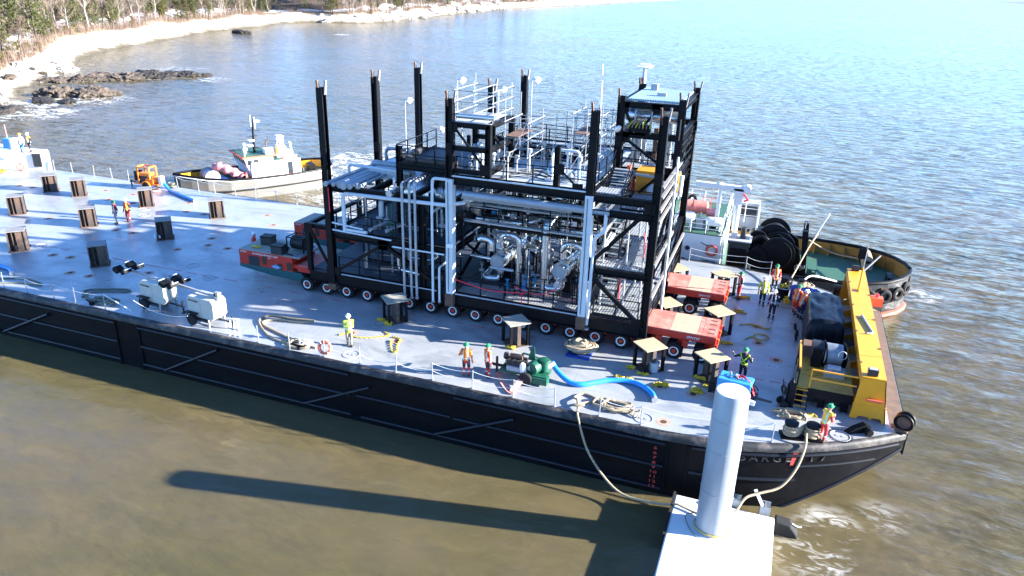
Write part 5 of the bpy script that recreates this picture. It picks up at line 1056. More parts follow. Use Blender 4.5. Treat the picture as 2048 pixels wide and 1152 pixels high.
tg(MB().cyl((25.55,17.6,.2),(25.55,18.6,.2),.72,24).cyl((25.55,17.45,.2),(25.55,17.6,.2),.3,16), 'gear_housing', 'black_steel', True); tg(MB().torus((25.7,18.7,.9), .5, .2, (0,1,0), 20, 8), 'brake_band', 'black_steel', True); tg(MB().ext([(25.2,19.0,-1.2),(26,19.0,1.3),(26.8,19.0,1.7),(28.3,19.0,.8),(28.8,19.0,-1.2)], (0,.12,0)), 'winch_frame', 'black_steel'); tg(MB().ext([(25.4,20.2,-1.2),(25.9,20.2,1.2),(26.8,20.2,2.0),(28.2,20.2,1.2),(28.8,20.2,-1.2)], (0,.12,0)), 'winch_frame', 'black_steel')
for k in range(6): tg(MB().cyl((28.2+k*.12,17.7,-.3+.08*(k % 3)),(28.2+k*.12,17.5,.05+.08*(k % 2)),.03,6), 'control_lever', 'galv', True)
tg(MB().bar((28.9,18.7,-1.5),(28.5,18.7,2.3),.4,.35), 'towing_post', 'black_steel'); tg(MB().bar((28.95,20.9,-1.5),(28.6,20.9,2.2),.4,.35), 'towing_post', 'black_steel'); tg(MB().cyl((28.6,18.5,1.2),(28.7,21.2,1.2),.12,10), 'cross_head', 'black_steel', True); tg(MB().cyl((28.9,19,1.0),(29.9,19.2,3.6),.05,6), 'boat_hook', 'rope_white', True); tg(MB().cyl((28.5,19.6,2.2),(28.5,19.6,2.7),.03,6).box((28.5,19.6,2.75),(.25,.2,.12)), 'deck_lamp', 'galv')
# aft deck things
coilp = []
for k in range(4): tg(MB().tube(spline([(30.1+.2*k,20.2,-1.5),(30.9+.1*k,19.2+.1*k,-1.5),(30.6,18.2+.12*k,-1.5),(29.9+.1*k,18.6,-1.5),(30.2+.15*k,19.8,-1.5)],5), .06, 6), 'deck_hose', 'rubber', True)
tg(MB().torus((32.3,20.2,-1.59), .45, .03, n=20, k=5), 'deck_hatch', 'dark_grey', True); tg(MB().tube(spline([(29.6,17.6,-1.4),(31.5,17.75,-1.45),(33.2,18.4,-1.4),(33.0,20.5,-1.5)],5), .07, 8), 'white_hose', 'white_paint', True); tg(MB().bx(29.2,29.8,20.2,21.0,-1.6,-1.0), 'deck_bollard', 'green_deck'); tg(MB().bx(29.4,29.6,18.2,18.5,-1.6,-.5), 'deck_bollard', 'green_deck'); tg(MB().bx(33.2,33.9,23.6,25.6,-1.6,-.9).cyl((33.5,23.6,-.8),(33.5,25.6,-.8),.3,14), 'capstan_unit', 'rope'); tg(MB().bx(34.6,35.0,20.4,21.8,-1.6,-.9), 'stern_roller', 'black_steel'); tg(MB().bar((32.3,19.6,-1.2),(34.2,23.2,-.2),.08), 'towing_bow', 'alum')
tg(MB().tube(spline([(29.2,25.5,-.4),(31,25.9,-1.3),(33,25.2,-1.3)],5), .06, 6), 'loose_line', 'rope', True)
for k in range(9):
    a = .15+k*.3; x = 32.6+3.55*math.sin(a*1.05); y = 21.7-4.6*math.cos(a*1.12)
    tg(MB().torus((x,y,-1.35), .36, .17, (math.sin(a),-math.cos(a),0), 18, 8), 'tyre_fender', 'rubber', True)
for x in (33.1, 34.2): y = 21.7-interp(prof, x)[0]; tg(MB().box((x, y-.03, -1.0), (.55,.1,.2), .5), 'freeing_port', 'sock_dark')
tg(MB().tube([(x, 21.7+s*h*.93, -3.12) for s in (-1,) for x, h, z in prof[4:]], .25, 8), 'boot_top', 'antifoul', True)
# ---- small tug coming in astern
e2 = empty('small_tug', (-20.7, 33.2, WATER), math.atan2(-.834, -.552), 'small white-housed tug with yellow bulwarks nosing up to the barge', 'tugboat')
def sm(mb, nm, m, s=False, par=None): return mb.build(nm, m, par or e2, s)
pf = [(-.4,.3,-.85),(-.1,1.6,-.9),(.6,2.35,-.98),(2,2.7,-1.08),(5,2.95,-1.12),(8.5,3.0,-1.1),(11,2.75,-1.0),(13,2.05,-.8),(14.3,1.2,-.6),(15.2,.5,-.45),(15.6,.1,-.4)]
s2 = [(x, h, TZ(z)) for x, h, z in pf]
tug_hull(e2, s2, TZ(-4), TZ(-1.75), 'yellow', 'hull_white', 'green_deck', [(x, interp(s2, x)[0], interp(s2, x)[1], s) for x in (.8,1.8,11.5,12.4,13.2,14) for s in (-1, 1)], .07)
def lz(mb): return mb
sm(MB().bx(3.6,8.7,-2.25,2.25,TZ(-1.75),TZ(.38)), 'deckhouse', 'white_paint'); sm(MB().bx(3.5,8.75,-2.3,2.3,TZ(.38),TZ(.44)), 'house_top', 'green_deck')
sm(MB().ext([(6.4,-2.1,TZ(.44)),(8.9,-2.1,TZ(-.4)),(9.3,-2.1,TZ(.85)),(6.4,-2.1,TZ(.85))], (0,4.2,0)), 'wheelhouse', 'white_paint'); sm(MB().bx(6.2,9.5,-2.25,2.25,TZ(.85),TZ(.97)), 'wheelhouse_roof', 'buoy_red'); sm(MB().bx(6.35,9.35,-2.1,2.1,TZ(.97),TZ(1.0)), 'roof_deck', 'green_deck')
for k in range(5): sm(MB().box((9.17,-1.6+k*.8,TZ(.42)), (.06,.5,.55), 0, 0, Matrix.Rotation(.3, 4, 'Y')), 'front_window', 'glass')
for k in range(2): sm(MB().bx(7.9+k*.65,8.35+k*.65,2.1,2.13,TZ(.15),TZ(.65)), 'side_window', 'glass')
sm(MB().bx(4.45,4.95,2.25,2.29,TZ(-1.1),TZ(.1)), 'door', 'glass'); sm(MB().bx(4.3,5.0,2.3,2.34,TZ(-1.5),TZ(-1.1)), 'red_box', 'buoy_red'); sm(MB().bx(3.9,5.4,2.0,2.2,TZ(.44),TZ(.75)), 'red_rail_cover', 'raft_red')
o = sm(MB().tube([(7.55,0,TZ(.97)),(7.5,0,TZ(3.2)),(7.4,0,TZ(4.3))], [.14,.1,.06], 8), 'mast', 'black_steel', True); sm(MB().bar((7.45,-.7,TZ(3.4)),(7.45,.7,TZ(3.4)),.06).bar((7.1,0,TZ(2.6)),(8.0,0,TZ(2.6)),.06).bar((6.9,.4,TZ(3.2)),(8,-.4,TZ(3.2)),.05), 'mast_yard', 'black_steel'); 
for x, y, z in ((7.8,0,2.1),(8.0,.1,1.6),(6.9,-.5,3.9)): sm(MB().lathe([(.05,0),(.36,.02),(.36,.14),(.1,.2)], (x,y,TZ(z)), n=14), 'radar', 'white_paint', True)
for y in (-.6, .65): sm(MB().cyl((7.45,y,TZ(3.4)),(7.45,y,TZ(4.6)),.05,6), 'antenna', 'white_paint', True)
for x, y, z in ((9.1,1.7,1.5),(8.6,.6,1.3),(8.2,-1.2,1.4)): sm(MB().cyl((x,y,TZ(.97)),(x,y,TZ(z)),.05,6).sph((x,y,TZ(z)+.15), .2, 10, 7), 'search_light', 'white_paint', True)
sm(MB().tube([(6.4,.3,TZ(.9)),(6.4,.3,TZ(1.9)),(6.1,.3,TZ(2.3))], .08, 8), 'exhaust', 'rust', True); sm(MB().bx(6.0,7.0,.9,1.9,TZ(.97),TZ(1.5)), 'roof_locker', 'white_paint'); sm(MB().bx(5.8,6.0,1.6,2.1,TZ(.97),TZ(1.6)), 'yellow_locker', 'yellow')
sm(MB().bx(4.4,5.2,-.5,.5,TZ(.44),TZ(1.4)), 'funnel', 'white_paint'); b = MB(); b.bx(4.55,4.62,-.4,-.33,TZ(1.4),TZ(2.4)).bx(4.55,4.62,.33,.4,TZ(1.4),TZ(2.4)).bx(4.95,5.02,-.4,-.33,TZ(1.4),TZ(2.4)).bx(4.95,5.02,.33,.4,TZ(1.4),TZ(2.4)).bx(4.5,5.1,-.45,.45,TZ(1.9),TZ(1.95)).bx(4.5,5.1,-.45,.45,TZ(2.35),TZ(2.42)); sm(b, 'funnel_frame', 'white_paint'); sm(MB().bx(3.9,5.6,-1.2,1.2,TZ(.44),TZ(.9)), 'engine_casing', 'white_paint')
sm(MB().tube([(3.8,.3,TZ(.44)),(3.8,.3,TZ(1.6)),(4.0,.5,TZ(1.75))], .1, 8), 'vent_pipe', 'white_paint', True)
o = sm(MB().tube(spline([(9.4,1.3,TZ(-1.1)),(10,1.2,TZ(-.7)),(10.6,.9,TZ(-.4)),(11.2,.4,TZ(-.1)),(11.5,-.2,TZ(-.3))],5), [.45+.08*math.sin(i*1.3) for i in range(21)], 12), 'pink_tarp_bundle', 'tarp_pink', True)
sm(MB().cyl((12.2,-.9,TZ(-1.0)),(12.2,.9,TZ(-1.0)),.55,22).cyl((12.2,-.95,TZ(-1.0)),(12.2,-.9,TZ(-1.0)),.75,22).cyl((12.2,.9,TZ(-1.0)),(12.2,.95,TZ(-1.0)),.75,22), 'bow_winch', 'grey_paint', True); sm(MB().bx(10.9,11.8,-.6,1.6,TZ(-1.75),TZ(-1.1)), 'hatch_box', 'blue_tarp'); sm(MB().bx(9.0,9.4,-2.2,2.2,TZ(-1.7),TZ(-.9)), 'fore_coaming', 'black_steel'); sm(MB().torus((9.25,2.0,TZ(-.9)), .3, .07, (1,0,0), 16, 7), 'lifebuoy', 'buoy_red', True)
sm(MB().bx(1.4,1.9,-.7,.7,TZ(-1.75),TZ(-.9)), 'towing_hook', 'black_steel')
for s in (-1, 1):
    for x in (3.5,5.5,7.5,9.5): h, z = interp(s2, x); sm(MB().cyl((x,s*(h-.1),z),(x,s*(h-.1),z+.5),.03,6), 'rail_post', 'galv', True)
for s in (-1, 1): sm(MB().tube([(x, s*(h+.03), z-.12) for x, h, z in s2], .06, 6), 'white_rail', 'white_paint', True)
text('TB 5052', .5, 'mark_red', e2, frame((6.6,2.262,TZ(-1.05)), (-1,0,0), (0,0,1)), .004)
# ================================================================== deck gear
def coil(cx, cy, z, R0, turns, r, m, label, name='rope_coil', seed=1, flat=.5, cat='rope', h=.5):
    q = random.Random(seed); pts = []; n = turns*14
    for i in range(n):
        t = i/n; a = 2*PI*turns*t; R_ = R0*(.62+.38*math.sin(t*9+seed))*q.uniform(.93, 1.07); pts.append((cx+R_*math.cos(a), cy+R_*math.sin(a)*.8, z+r+h*t*(1-flat*q.random()*.3)))
    return tag(MB().tube(pts, r, 6).build(name, m, None, True), label, cat)
coil(17.8, -1.35, .1, .88, 15, .065, 'rope', 'neat round coil of thick tan rope on a blue pallet', seed=3, h=.62)
tag(MB().bx(17.15,18.4,-2.0,-.75,0,.05).bx(17.15,18.4,-2.0,-1.85,.05,.11).bx(17.15,18.4,-.9,-.75,.05,.11).build('blue_pallet', 'blue_tarp'), 'blue pallet under the round rope coil', 'pallet')
def heap(cx, cy, R0, n, r, m, label, seed, name='rope_heap', z=.04):
    q = random.Random(seed); pts = []; a = 0
    for i in range(n):
        a += q.uniform(.5, 1.1); R_ = R0*q.uniform(.35, 1); pts.append((cx+R_*math.cos(a)*1.25, cy+R_*.6*math.sin(a), z+r+.22*q.random()*(1-R_/R0*.6)))
    return tag(MB().tube(spline(pts, 4), r, 6).build(name, m, None, True), label, 'rope')
heap(20.7, -5.95, .85, 46, .055, 'rope', 'untidy heap of tan mooring rope amidships by the guard posts', 4)
line('rope_loop', [(19.2,-6.9,.12),(19.0,-6.3,.2),(18.75,-5.9,.06),(19.1,-5.4,.06),(19.8,-5.7,.06),(19.3,-6.2,.06),(19.0,-6.8,.2),(19.4,-6.7,.25),(18.9,-6.75,.15)], .055, 'rope', 'stiff loop of tan mooring rope at the barge edge where the line drops')
line('rope_tail', [(21.3,-6.2,.06),(21.8,-6.5,.06),(21.9,-6.1,.3),(21.7,-6.0,.06),(20.6,-6.5,.05)], .03, 'rope', 'thin rope tail beside the tan rope heap amidships')
heap(3.8, -6.45, .7, 40, .05, 'rope', 'heap of tan and white rope beside the orange lifebuoy', 5); heap(4.1, -6.2, .5, 22, .04, 'rope_white', 'white rope thrown over the tan heap near the lifebuoy', 6)
line('rope_loop', [(3.2,-6.5,.06),(1.9,-6.2,.06),(.6,-5.3,.06),(.05,-4.6,.07),(.3,-3.95,.07),(1.6,-3.85,.07),(2.9,-3.6,.06),(2.4,-4.05,.06),(.9,-4.3,.06),(.5,-5.0,.06),(1.9,-5.6,.06),(3.6,-6.1,.06),(4.9,-6.35,.06)], .06, 'rope', 'long open loop of thick tan rope laid on deck aft of the lifebuoy')
heap(-9.6, -6.2, .85, 44, .045, 'rope_green', 'heap of grey-green rope by the black cleat and light tower', 7)
line('rope_loop', [(-10.3,-6.3,.05),(-11.6,-5.9,.05),(-12.0,-5.3,.05),(-11.2,-4.8,.05),(-10,-4.3,.05),(-9.6,-4.5,.05),(-11.3,-5.3,.05),(-11.4,-6.2,.05)], .05, 'rope_green', 'grey-green rope loop laid aft of the green rope heap')
line('rope_loop', [(-18.4,-6.2,.05),(-17.2,-5.5,.05),(-15.5,-5.6,.05),(-15.2,-5.9,.05),(-16.6,-6.1,.05),(-17.6,-6.6,.05)], .05, 'rope_green', 'grey-green rope loop near the end of the blue hose')
heap(28.4, -3.55, .75, 38, .05, 'rope', 'heap of tan rope in front of the yellow winch platform', 8); heap(29.1, -3.3, .3, 26, .03, 'yellow_chain', 'small tangle of yellow-green line beside the bow worker', 9)
# chains
def chain(cx, cy, L_, seed, label, pts=None):
    q = random.Random(seed); P = pts or [(cx+q.uniform(-L_,L_), cy+q.uniform(-L_*.45,L_*.45), .04+.16*q.random()*q.random()) for i in range(14)]; S_ = spline(P, 6); b = MB()
    for i, p_ in enumerate(S_[:-1]):
        d = (S_[i+1]-p_); 
        if d.length < 1e-4: continue
        s = d.normalized()*.07; n_ = V((0,0,1)) if i % 2 else s.cross(V((0,0,1))).normalized(); w_ = n_.cross(s).normalized()*.035
        b.tube([p_-s+w_*.2, p_-s*.5+w_, p_+s*.5+w_, p_+s+w_*.2, p_+s-w_*.2, p_+s*.5-w_, p_-s*.5-w_, p_-s-w_*.2], .016, 4, closed=True)
    return tag(b.build('lashing_chain', 'yellow_chain'), label, 'chain', 'yellow lashing chains on deck', 'stuff' if False else None)
chain(20.5, -3.2, .42, 1, 'bunched yellow chain in the sun just behind the blue hose bend'); chain(22.3, -3.1, .4, 2, 'bunched yellow chain in the sun beyond the open end of the blue hose'); chain(23.95, -3.0, .38, 3, 'bunched yellow chain in the sun nearest the blue welder')
chain(26.2, 5.8, 0, 4, 'yellow chain stretched along deck toward the standing workers', [(25.4,5.75,.04),(25.9,6.0,.04),(26.3,5.9,.05),(26.8,5.75,.04),(27.0,5.9,.05)]); chain(26.5, 4.2, 0, 5, 'looped yellow chain on open deck left of the black tarpaulin', [(25.8,3.9,.04),(26.1,4.3,.04),(26.6,4.1,.04),(27.0,4.5,.05),(26.7,4.9,.04),(26.2,4.6,.04),(26.5,3.8,.05)])
chain(6.3, -4.2, 0, 6, 'long yellow chain trailing past the worker in yellow jacket', [(5.2,-4.5,.05),(5.6,-4.1,.08),(5.9,-4.4,.05),(6.5,-4.3,.04),(7.2,-3.9,.04),(7.6,-3.5,.04),(7.2,-3.2,.04)]); chain(8.5, -4.3, 0, 7, 'yellow and black barbed chain doubled back on the sunny deck', [(7.9,-3.6,.05),(8.4,-3.7,.05),(8.6,-4.4,.04),(8.9,-5.0,.04),(8.7,-5.1,.04),(8.2,-4.4,.04),(8.0,-4.0,.05)])
for i, (x, y, w) in enumerate(((6.9,-2.3,'the stand by the fourth wheel'),(6.3,-2.0,'the stand by the fourth wheel'),(14.2,-2.3,'the stand behind the green pump'),(21.3,-2.35,'the stand with the grey bin'),(20.6,-2.0,'the stand with the grey bin'),(24.5,-2.3,'the stand by the welder'),(24.0,-1.7,'the stand by the welder'))): chain(x, y, .24, 20+i, 'yellow chain at the feet of ' + w)
chain(25.2, 9.9, .4, 30, 'yellow chain on deck beside the worker with arms out'); chain(22.4, 11.2, .5, 31, 'yellow chain behind the far transporter end'); chain(25.2, 7.6, .3, 32, 'yellow chain hung at the far transporter coupling'); chain(24.9, 2.9, .3, 33, 'yellow chain lying at the near transporter coupling')
# lifebuoys
def buoy(x, y, z, ax, label):
    e = empty('lifebuoy', (x, y, z), 0, label, 'lifebuoy', 'lifebuoys'); MB().torus((0,0,0), .3, .075, ax, 22, 9).build('ring', 'buoy_red', e, True)
    u, w_ = perp(V(ax).normalized())
    for k in range(4):
        a = PI/4 + k*PI/2; c = (u*math.cos(a)+w_*math.sin(a)); t = (-u*math.sin(a)+w_*math.cos(a)); MB().torus(c*.32, .088, .012, t, 10, 4).build('band', 'mark_white', e, True)
    MB().tube(spline([u*.42, w_*.46+V((0,0,-.05)), u*-.42, w_*-.46, u*.42], 5), .015, 5).build('grab_line', 'rope_white', e, True)
buoy(5.75, -6.78, .45, (.1,-.9,.3), 'orange lifebuoy hung on a guard post beside the tan rope heap')
# hoses
def hose(pts, r, m, label, name='discharge_hose'):
    o = line(name, pts, r, m, label, 'hose', None, 12, 8)
    e = o; P = [V(q) for q in pts]; d = (P[-1]-P[-2]).normalized(); c = MB().cyl(P[-1]-d*.12, P[-1]+d*.06, r*1.12, 12).build('coupling', 'galv', o, True); return o
hose([(17.05,-4.05,.62),(17.5,-4.4,.35),(18.2,-4.75,.14),(18.8,-4.7,.13),(19.4,-4.2,.13),(20,-3.75,.13),(20.9,-3.5,.13),(21.6,-3.75,.13),(22.1,-4.25,.13),(22.3,-4.75,.14)], .13, 'blue_hose', 'bright blue suction hose lying in an S from the green pump')
hose([(-25.4,14.4,.9),(-24.6,14.3,.5),(-24,14.1,.14),(-22.6,13.5,.12),(-21,12.9,.12),(-19.7,12.4,.12)], .13, 'blue_hose', 'blue suction hose lying on deck from the orange pump')
hose([(-24,-3.5,.13),(-21.5,-4.5,.13),(-19.8,-4.7,.13),(-18.9,-4.9,.13),(-18.2,-5.3,.13)], .13, 'blue_hose', 'blue hose end near the barge side by the steel stand with bucket')
mb = MB(); pts = spline([(16.2,-4.9,.75),(16.05,-5.5,.35),(15.9,-6.3,.12),(15.85,-6.65,.05),(15.3,-6.1,.03),(14.8,-5.4,.03),(14.6,-5.0,.03)], 6)
vs = []
for i, p_ in enumerate(pts): d = (pts[min(i+1,len(pts)-1)]-pts[max(i-1,0)]).normalized(); s = d.cross(V((.3,.2,1))).normalized()*.13; u = V((0,0,.02)); vs += [p_-s-u, p_+s-u, p_+s+u, p_-s+u]
n = len(pts); mb.add(vs, [(i*4+j, i*4+(j+1) % 4, i*4+4+(j+1) % 4, i*4+4+j) for i in range(n-1) for j in range(4)] + [(0,1,2,3), (n*4-4,n*4-3,n*4-2,n*4-1)])
tag(mb.build('flat_hose', 'pink_hose', None, True), 'flat reddish layflat hose hanging from the green pump outlet to deck', 'hose')
# trailer wheel helper for small machines
def twheel(par, x, y, r=.3, w=.18, rim='mark_white'):
    e = MB().lathe([(r*.6,-w/2),(r*.9,-w/2),(r,-w*.3),(r,w*.3),(r*.9,w/2),(r*.6,w/2)], (x,y,r), (0,1,0), 20).build('wheel', 'rubber', par, True)
    MB().lathe([(r*.6,-w*.45),(r*.5,-w*.5),(r*.2,-w*.35),(.02,-w*.45)], (x,y,r), (0,1,0), 16).build('rim', rim, e, True); return e
# green pump set
e = empty('green_pump_set', (15.95, -5.0, 0), .0, 'dark green diesel pump set on a wheeled trailer beside two workers', 'pump')
MB().bx(-1.15,1.25,-.45,.45,.4,.5).build('chassis', 'green_pump', e); MB().bx(.5,1.3,-.55,-.1,.12,.45).build('fuel_tank', 'green_pump', e); twheel(e,.25,-.62,.33); twheel(e,.25,.62,.33)
MB().bx(-.85,.05,-.3,.3,.5,1.0).build('engine_block', 'dark_grey', e); MB().cyl((-.75,0,1.12),(-.1,0,1.12),.13,14).build('exhaust_muffler', 'rust', e, True); MB().bx(-.8,-.1,-.42,-.3,.5,.72).build('battery_box', 'grey_paint', e)
MB().ext([(.1,.1,1.0),(.5,.1,1.0),(.42,.1,1.75),(.25,.1,1.55)], (0,.04,0)).build('guard_fin', 'green_pump', e); MB().lathe([(.12,0),(.16,.06),(.16,.4),(.1,.48)], (.05,-.42,.55), n=14).build('white_canister', 'white_paint', e, True)
MB().lathe([(.1,-.3),(.3,-.28),(.34,0),(.3,.28),(.1,.3)], (.55,-.1,.8), (.3,1,0), 18).build('pump_casing', 'green_pump', e, True); MB().lathe([(.22,0),(.22,.55),(.26,.55),(.26,.62),(.05,.66)], (.95,.15,.55), n=18).build('priming_tank', 'green_pump', e, True)
MB().bx(.55,.85,.0,.3,.95,1.15).build('air_filter', 'green_pump', e); MB().cyl((.95,.4,.6),(1.2,.85,.62),.13,14).build('suction_flange', 'galv', e, True); MB().cyl((.4,-.35,.8),(.25,.05,.8),.14,14).build('outlet_flange', 'galv', e, True)
MB().bx(-1.75,-1.0,-.06,.06,.4,.5).build('drawbar', 'dark_grey', e); MB().bx(-1.5,-1.4,-.05,.05,.0,.9).build('jack_stand', 'dark_grey', e); MB().ell([(-.2,.2,1.0),(-.2,.2,1.25),(.4,.2,1.2),(.7,.2,1.1)], .05, .1, 8).build('intake_pipe', 'green_pump', e, True)
for i in range(6): MB().tube(spline([(-.9+i*.25,-.3,.9),(-.8+i*.25,-.36,1.05),(-.6+i*.25,-.1,1.02)], 4), .02, 5).build('wiring', 'rubber', e, True)
MB().lathe([(.16,-.1),(.2,0),(.16,.1)], (-1.0,.1,1.0), (1,0,0), 14).build('cooling_fan', 'dark_grey', e, True)
# orange pump set
e = empty('orange_pump_set', (-26.3, 14.3, 0), .1, 'orange diesel pump set in a tubular frame near the far guard rail', 'pump')
MB().bx(-1.3,1.2,-.5,.5,.4,.52).build('chassis', 'orange', e); twheel(e,.1,-.66,.33,.2,'orange'); twheel(e,.1,.66,.33,.2,'orange'); MB().bx(-.95,.1,-.32,.32,.52,1.15).build('engine_block', 'dark_grey', e); MB().bx(-.7,.3,-.38,.38,1.15,1.42).build('engine_hood', 'orange', e); MB().bx(.0,.75,-.5,.5,.52,.95).build('pump_bed', 'orange', e)
for s in (-.66,.66): MB().tube([(.1+.42*math.cos(a),s,.33+.42*math.sin(a)) for a in [PI*k/8 for k in range(9)]], .06, 6).build('mudguard', 'orange', e, True)
for x in (-.75, .45):
    MB().ell([(x,-.45,.5),(x,-.45,1.95),(x,.45,1.95),(x,.45,.5)], .075, .15, 8).build('lifting_frame', 'orange', e, True)
for y in (-.45,.45): MB().cyl((-.75,y,1.93),(.45,y,1.93),.05,8).build('frame_bar', 'orange', e, True)
MB().lathe([(.15,-.25),(.34,-.2),(.36,.1),(.2,.3)], (.75,-.05,.85), (1,.2,0), 16).build('pump_casing', 'orange', e, True); MB().lathe([(.22,0),(.22,.6),(.05,.66)], (1.0,.25,.52), n=14).build('priming_tank', 'orange', e, True); MB().bx(-1.2,-.97,-.4,.4,.7,1.5).build('radiator', 'black_steel', e); MB().bx(-2.1,-1.3,-.06,.06,.4,.5).build('drawbar', 'rust', e); MB().bx(-2.0,-1.92,-.05,.05,0,.55).build('jack_stand', 'rust', e); MB().cyl((-.4,.1,1.3),(-.4,.1,1.9),.06,8).build('exhaust_pipe', 'rust', e, True); MB().bx(1.2,1.5,-.35,.1,.5,1.2).build('white_panel', 'white_paint', e)
coil(-24.5, 15.0, .02, .4, 5, .05, 'rope_green', 'small pile of pale rope and floats behind the orange pump', seed=5)
tag(MB().tube(spline([(-25.6,13.5,.1),(-25.0,13.2,.1),(-24.6,13.6,.1),(-25.2,13.9,.12)],5), .11, 8).build('red_hose', 'pink_hose', None, True), 'short red hose curled beside the orange pump wheel', 'hose')
# light towers (mast folded down over the body)
def light_tower(x, y, rz, label):
    e = empty('light_tower', (x, y, 0), rz, label, 'light tower', 'folded light towers')
    b = MB(); P = [(-.95,.42),(.75,.42),(.95,.62),(.95,1.45),(.8,1.62),(-.85,1.62),(-1.0,1.45),(-1.0,.62)]
    o = b.ext([(px,-.48,pz) for px, pz in P], (0,.96,0)).build('body', 'cream_paint', e); md = o.modifiers.new('b', 'BEVEL'); md.width = .05; md.segments = 2
    MB().bx(.0,.02,-.486,.486,.5,1.6).build('door_seam', 'grey_paint', e); MB().bx(-.5,-.02,-.488,-.47,.6,1.25).build('side_door', 'cream_paint', e)
    text('DOOSAN', .17, 'black_steel', e, frame((-.5,-.495,1.38), (1,0,0), (0,0,1)), .004)
    MB().bx(-1.0,1.9,-.05,.05,.36,.44).build('drawbar', 'dark_grey', e); MB().bx(1.75,1.83,-.04,.04,0,.75).build('jack_stand', 'dark_grey', e); MB().bx(1.68,1.9,-.1,.1,0,.02).build('jack_foot', 'dark_grey', e)
    MB().bx(-.5,.5,-.6,.6,.3,.4).build('axle_frame', 'dark_grey', e)
    for s in (-1, 1):
        twheel(e, -.55, s*.66, .32, .2, 'mark_white')
        f_ = MB(); f_.tube([(-.55+.42*math.cos(a), s*.66, .32+.42*math.sin(a)) for a in [PI*k/8 for k in range(9)]], .03, 6); f_.bx(-.98,-.12,s*.66-.12,s*.66+.12,.71,.75); f_.build('mudguard', 'black_steel', e, True)
        MB().bx(.55,.63,s*.55-.04,s*.55+.04,0,.5).build('outrigger', 'galv', e)
    MB().bar((1.0,0,1.7), (-2.3,0,1.85), .12, .12).build('mast', 'galv', e); MB().bx(.75,1.05,-.12,.12,1.55,2.0).build('mast_pivot', 'galv', e); MB().cyl((.9,-.2,1.9),(.9,.2,1.9),.1,10).build('winch_reel', 'dark_grey', e, True)
    MB().bar((-2.3,-.55,1.85), (-2.3,.55,1.85), .07).build('lamp_crossbar', 'dark_grey', e)
    for sx in (-2.62, -1.98):
        for sy in (-.42, .42):
            l_ = MB().box((sx, sy, 1.95), (.36, .5, .24), 0, 0, Matrix.Rotation(.5*(1 if sx < -2.3 else -1), 4, 'Y')).build('flood_lamp', 'black_steel', e)
            MB().box((sx+(.1 if sx > -2.3 else -.1), sy, 2.07), (.28, .42, .04), 0, 0, Matrix.Rotation(.5*(1 if sx < -2.3 else -1), 4, 'Y')).build('lamp_glass', 'lamp_glass', l_)
    return e
light_tower(-6.25, -5.35, -.1, 'cream folded light tower beside the heap of green rope'); light_tower(-2.3, -5.95, -.1, 'cream folded light tower on the forward side, nearest the white lamp trestle')
e = empty('lamp_trestle', (.05, -6.65, 0), .2, 'small white folding trestle at the barge edge by the light tower', 'trestle')
for k in range(3): MB().bar((-.2+k*.28,-.2,.02), (-.35+k*.2,.25,.75), .07, .05).build('leg', 'white_paint', e)
MB().bar((-.45,.25,.78),(.15,.25,.78),.08).build('top_bar', 'white_paint', e); MB().bar((-.4,.0,.4),(.3,-.05,.3),.05).build('cross_bar', 'galv', e)
# blue welder on trailer
e = empty('blue_welder', (25.75, -3.1, 0), -.15, 'blue engine welder on a small trailer beside the pipe pile', 'welder')
o = MB().bx(-.8,.75,-.45,.45,.45,1.2).build('body', 'blue_paint', e); md = o.modifiers.new('b','BEVEL'); md.width=.05; md.segments=2
MB().bx(-.95,1.0,-.5,.5,.36,.45).build('chassis', 'dark_grey', e); twheel(e,-.1,-.62,.3); twheel(e,-.1,.62,.3); MB().bx(1.0,1.7,-.05,.05,.38,.46).build('drawbar', 'dark_grey', e); MB().bx(-1.15,-.82,-.4,.1,.3,.9).build('tool_box', 'black_steel', e); MB().cyl((-.3,0,1.2),(-.3,0,1.45),.05,8).build('exhaust_pipe', 'galv', e, True)
MB().bx(.753,.77,-.4,.4,.6,1.1).build('control_panel', 'black_steel', e); MB().cyl((.6,-.62,.5),(1.05,-.62,.45),.12,12).build('white_canister', 'white_paint', e, True)
for i, m in enumerate(('red_strap','rubber','red_strap','galv','rubber')): MB().tube(spline([(.8,-.3+i*.15,.9),(.95,-.35+i*.15,.7),(.6-i*.2,-.1+i*.1,1.25),(.1,.2-i*.1,1.23),(.85,-.4+i*.2,.6)], 5), .025, 5).build('welding_cable', m, e, True)
# ================================================================== yellow bow wall with winch
e = empty('bow_breakwater', (31.6, 4.7, 0), 0, 'tall bright yellow steel breakwater wall along the bow with sloping sides', 'wall')
def bw(mb, nm, m, sm=False, par=None):
    o = mb.build(nm, m, par or e, sm)
    if not par: o.matrix_parent_inverse = Matrix.Translation((-31.6,-4.7,0))
    return o
ya, yb = -2.65, 12.0; sec = [(30.85,0),(32.35,0),(31.95,2.2),(31.0,2.2)]
b = MB(); 
b.add([(30.98,ya,2.14),(31.98,ya,2.14),(31.98,yb,2.14),(30.98,yb,2.14),(30.98,ya,2.2),(31.98,ya,2.2),(31.98,yb,2.2),(30.98,yb,2.2)], [(3,2,1,0),(4,5,6,7),(0,1,5,4),(1,2,6,5),(2,3,7,6),(3,0,4,7)]); bw(b, 'top_plate', 'yellow')
b = MB(); b.add([(31.98,ya,2.14),(32.33,ya,0),(32.33,yb,0),(31.98,yb,2.14),(31.94,ya,2.14),(32.29,ya,0),(32.29,yb,0),(31.94,yb,2.14)], [(0,1,2,3),(7,6,5,4),(0,4,5,1),(3,2,6,7),(0,3,7,4),(1,5,6,2)]); bw(b, 'outer_face', 'yellow')
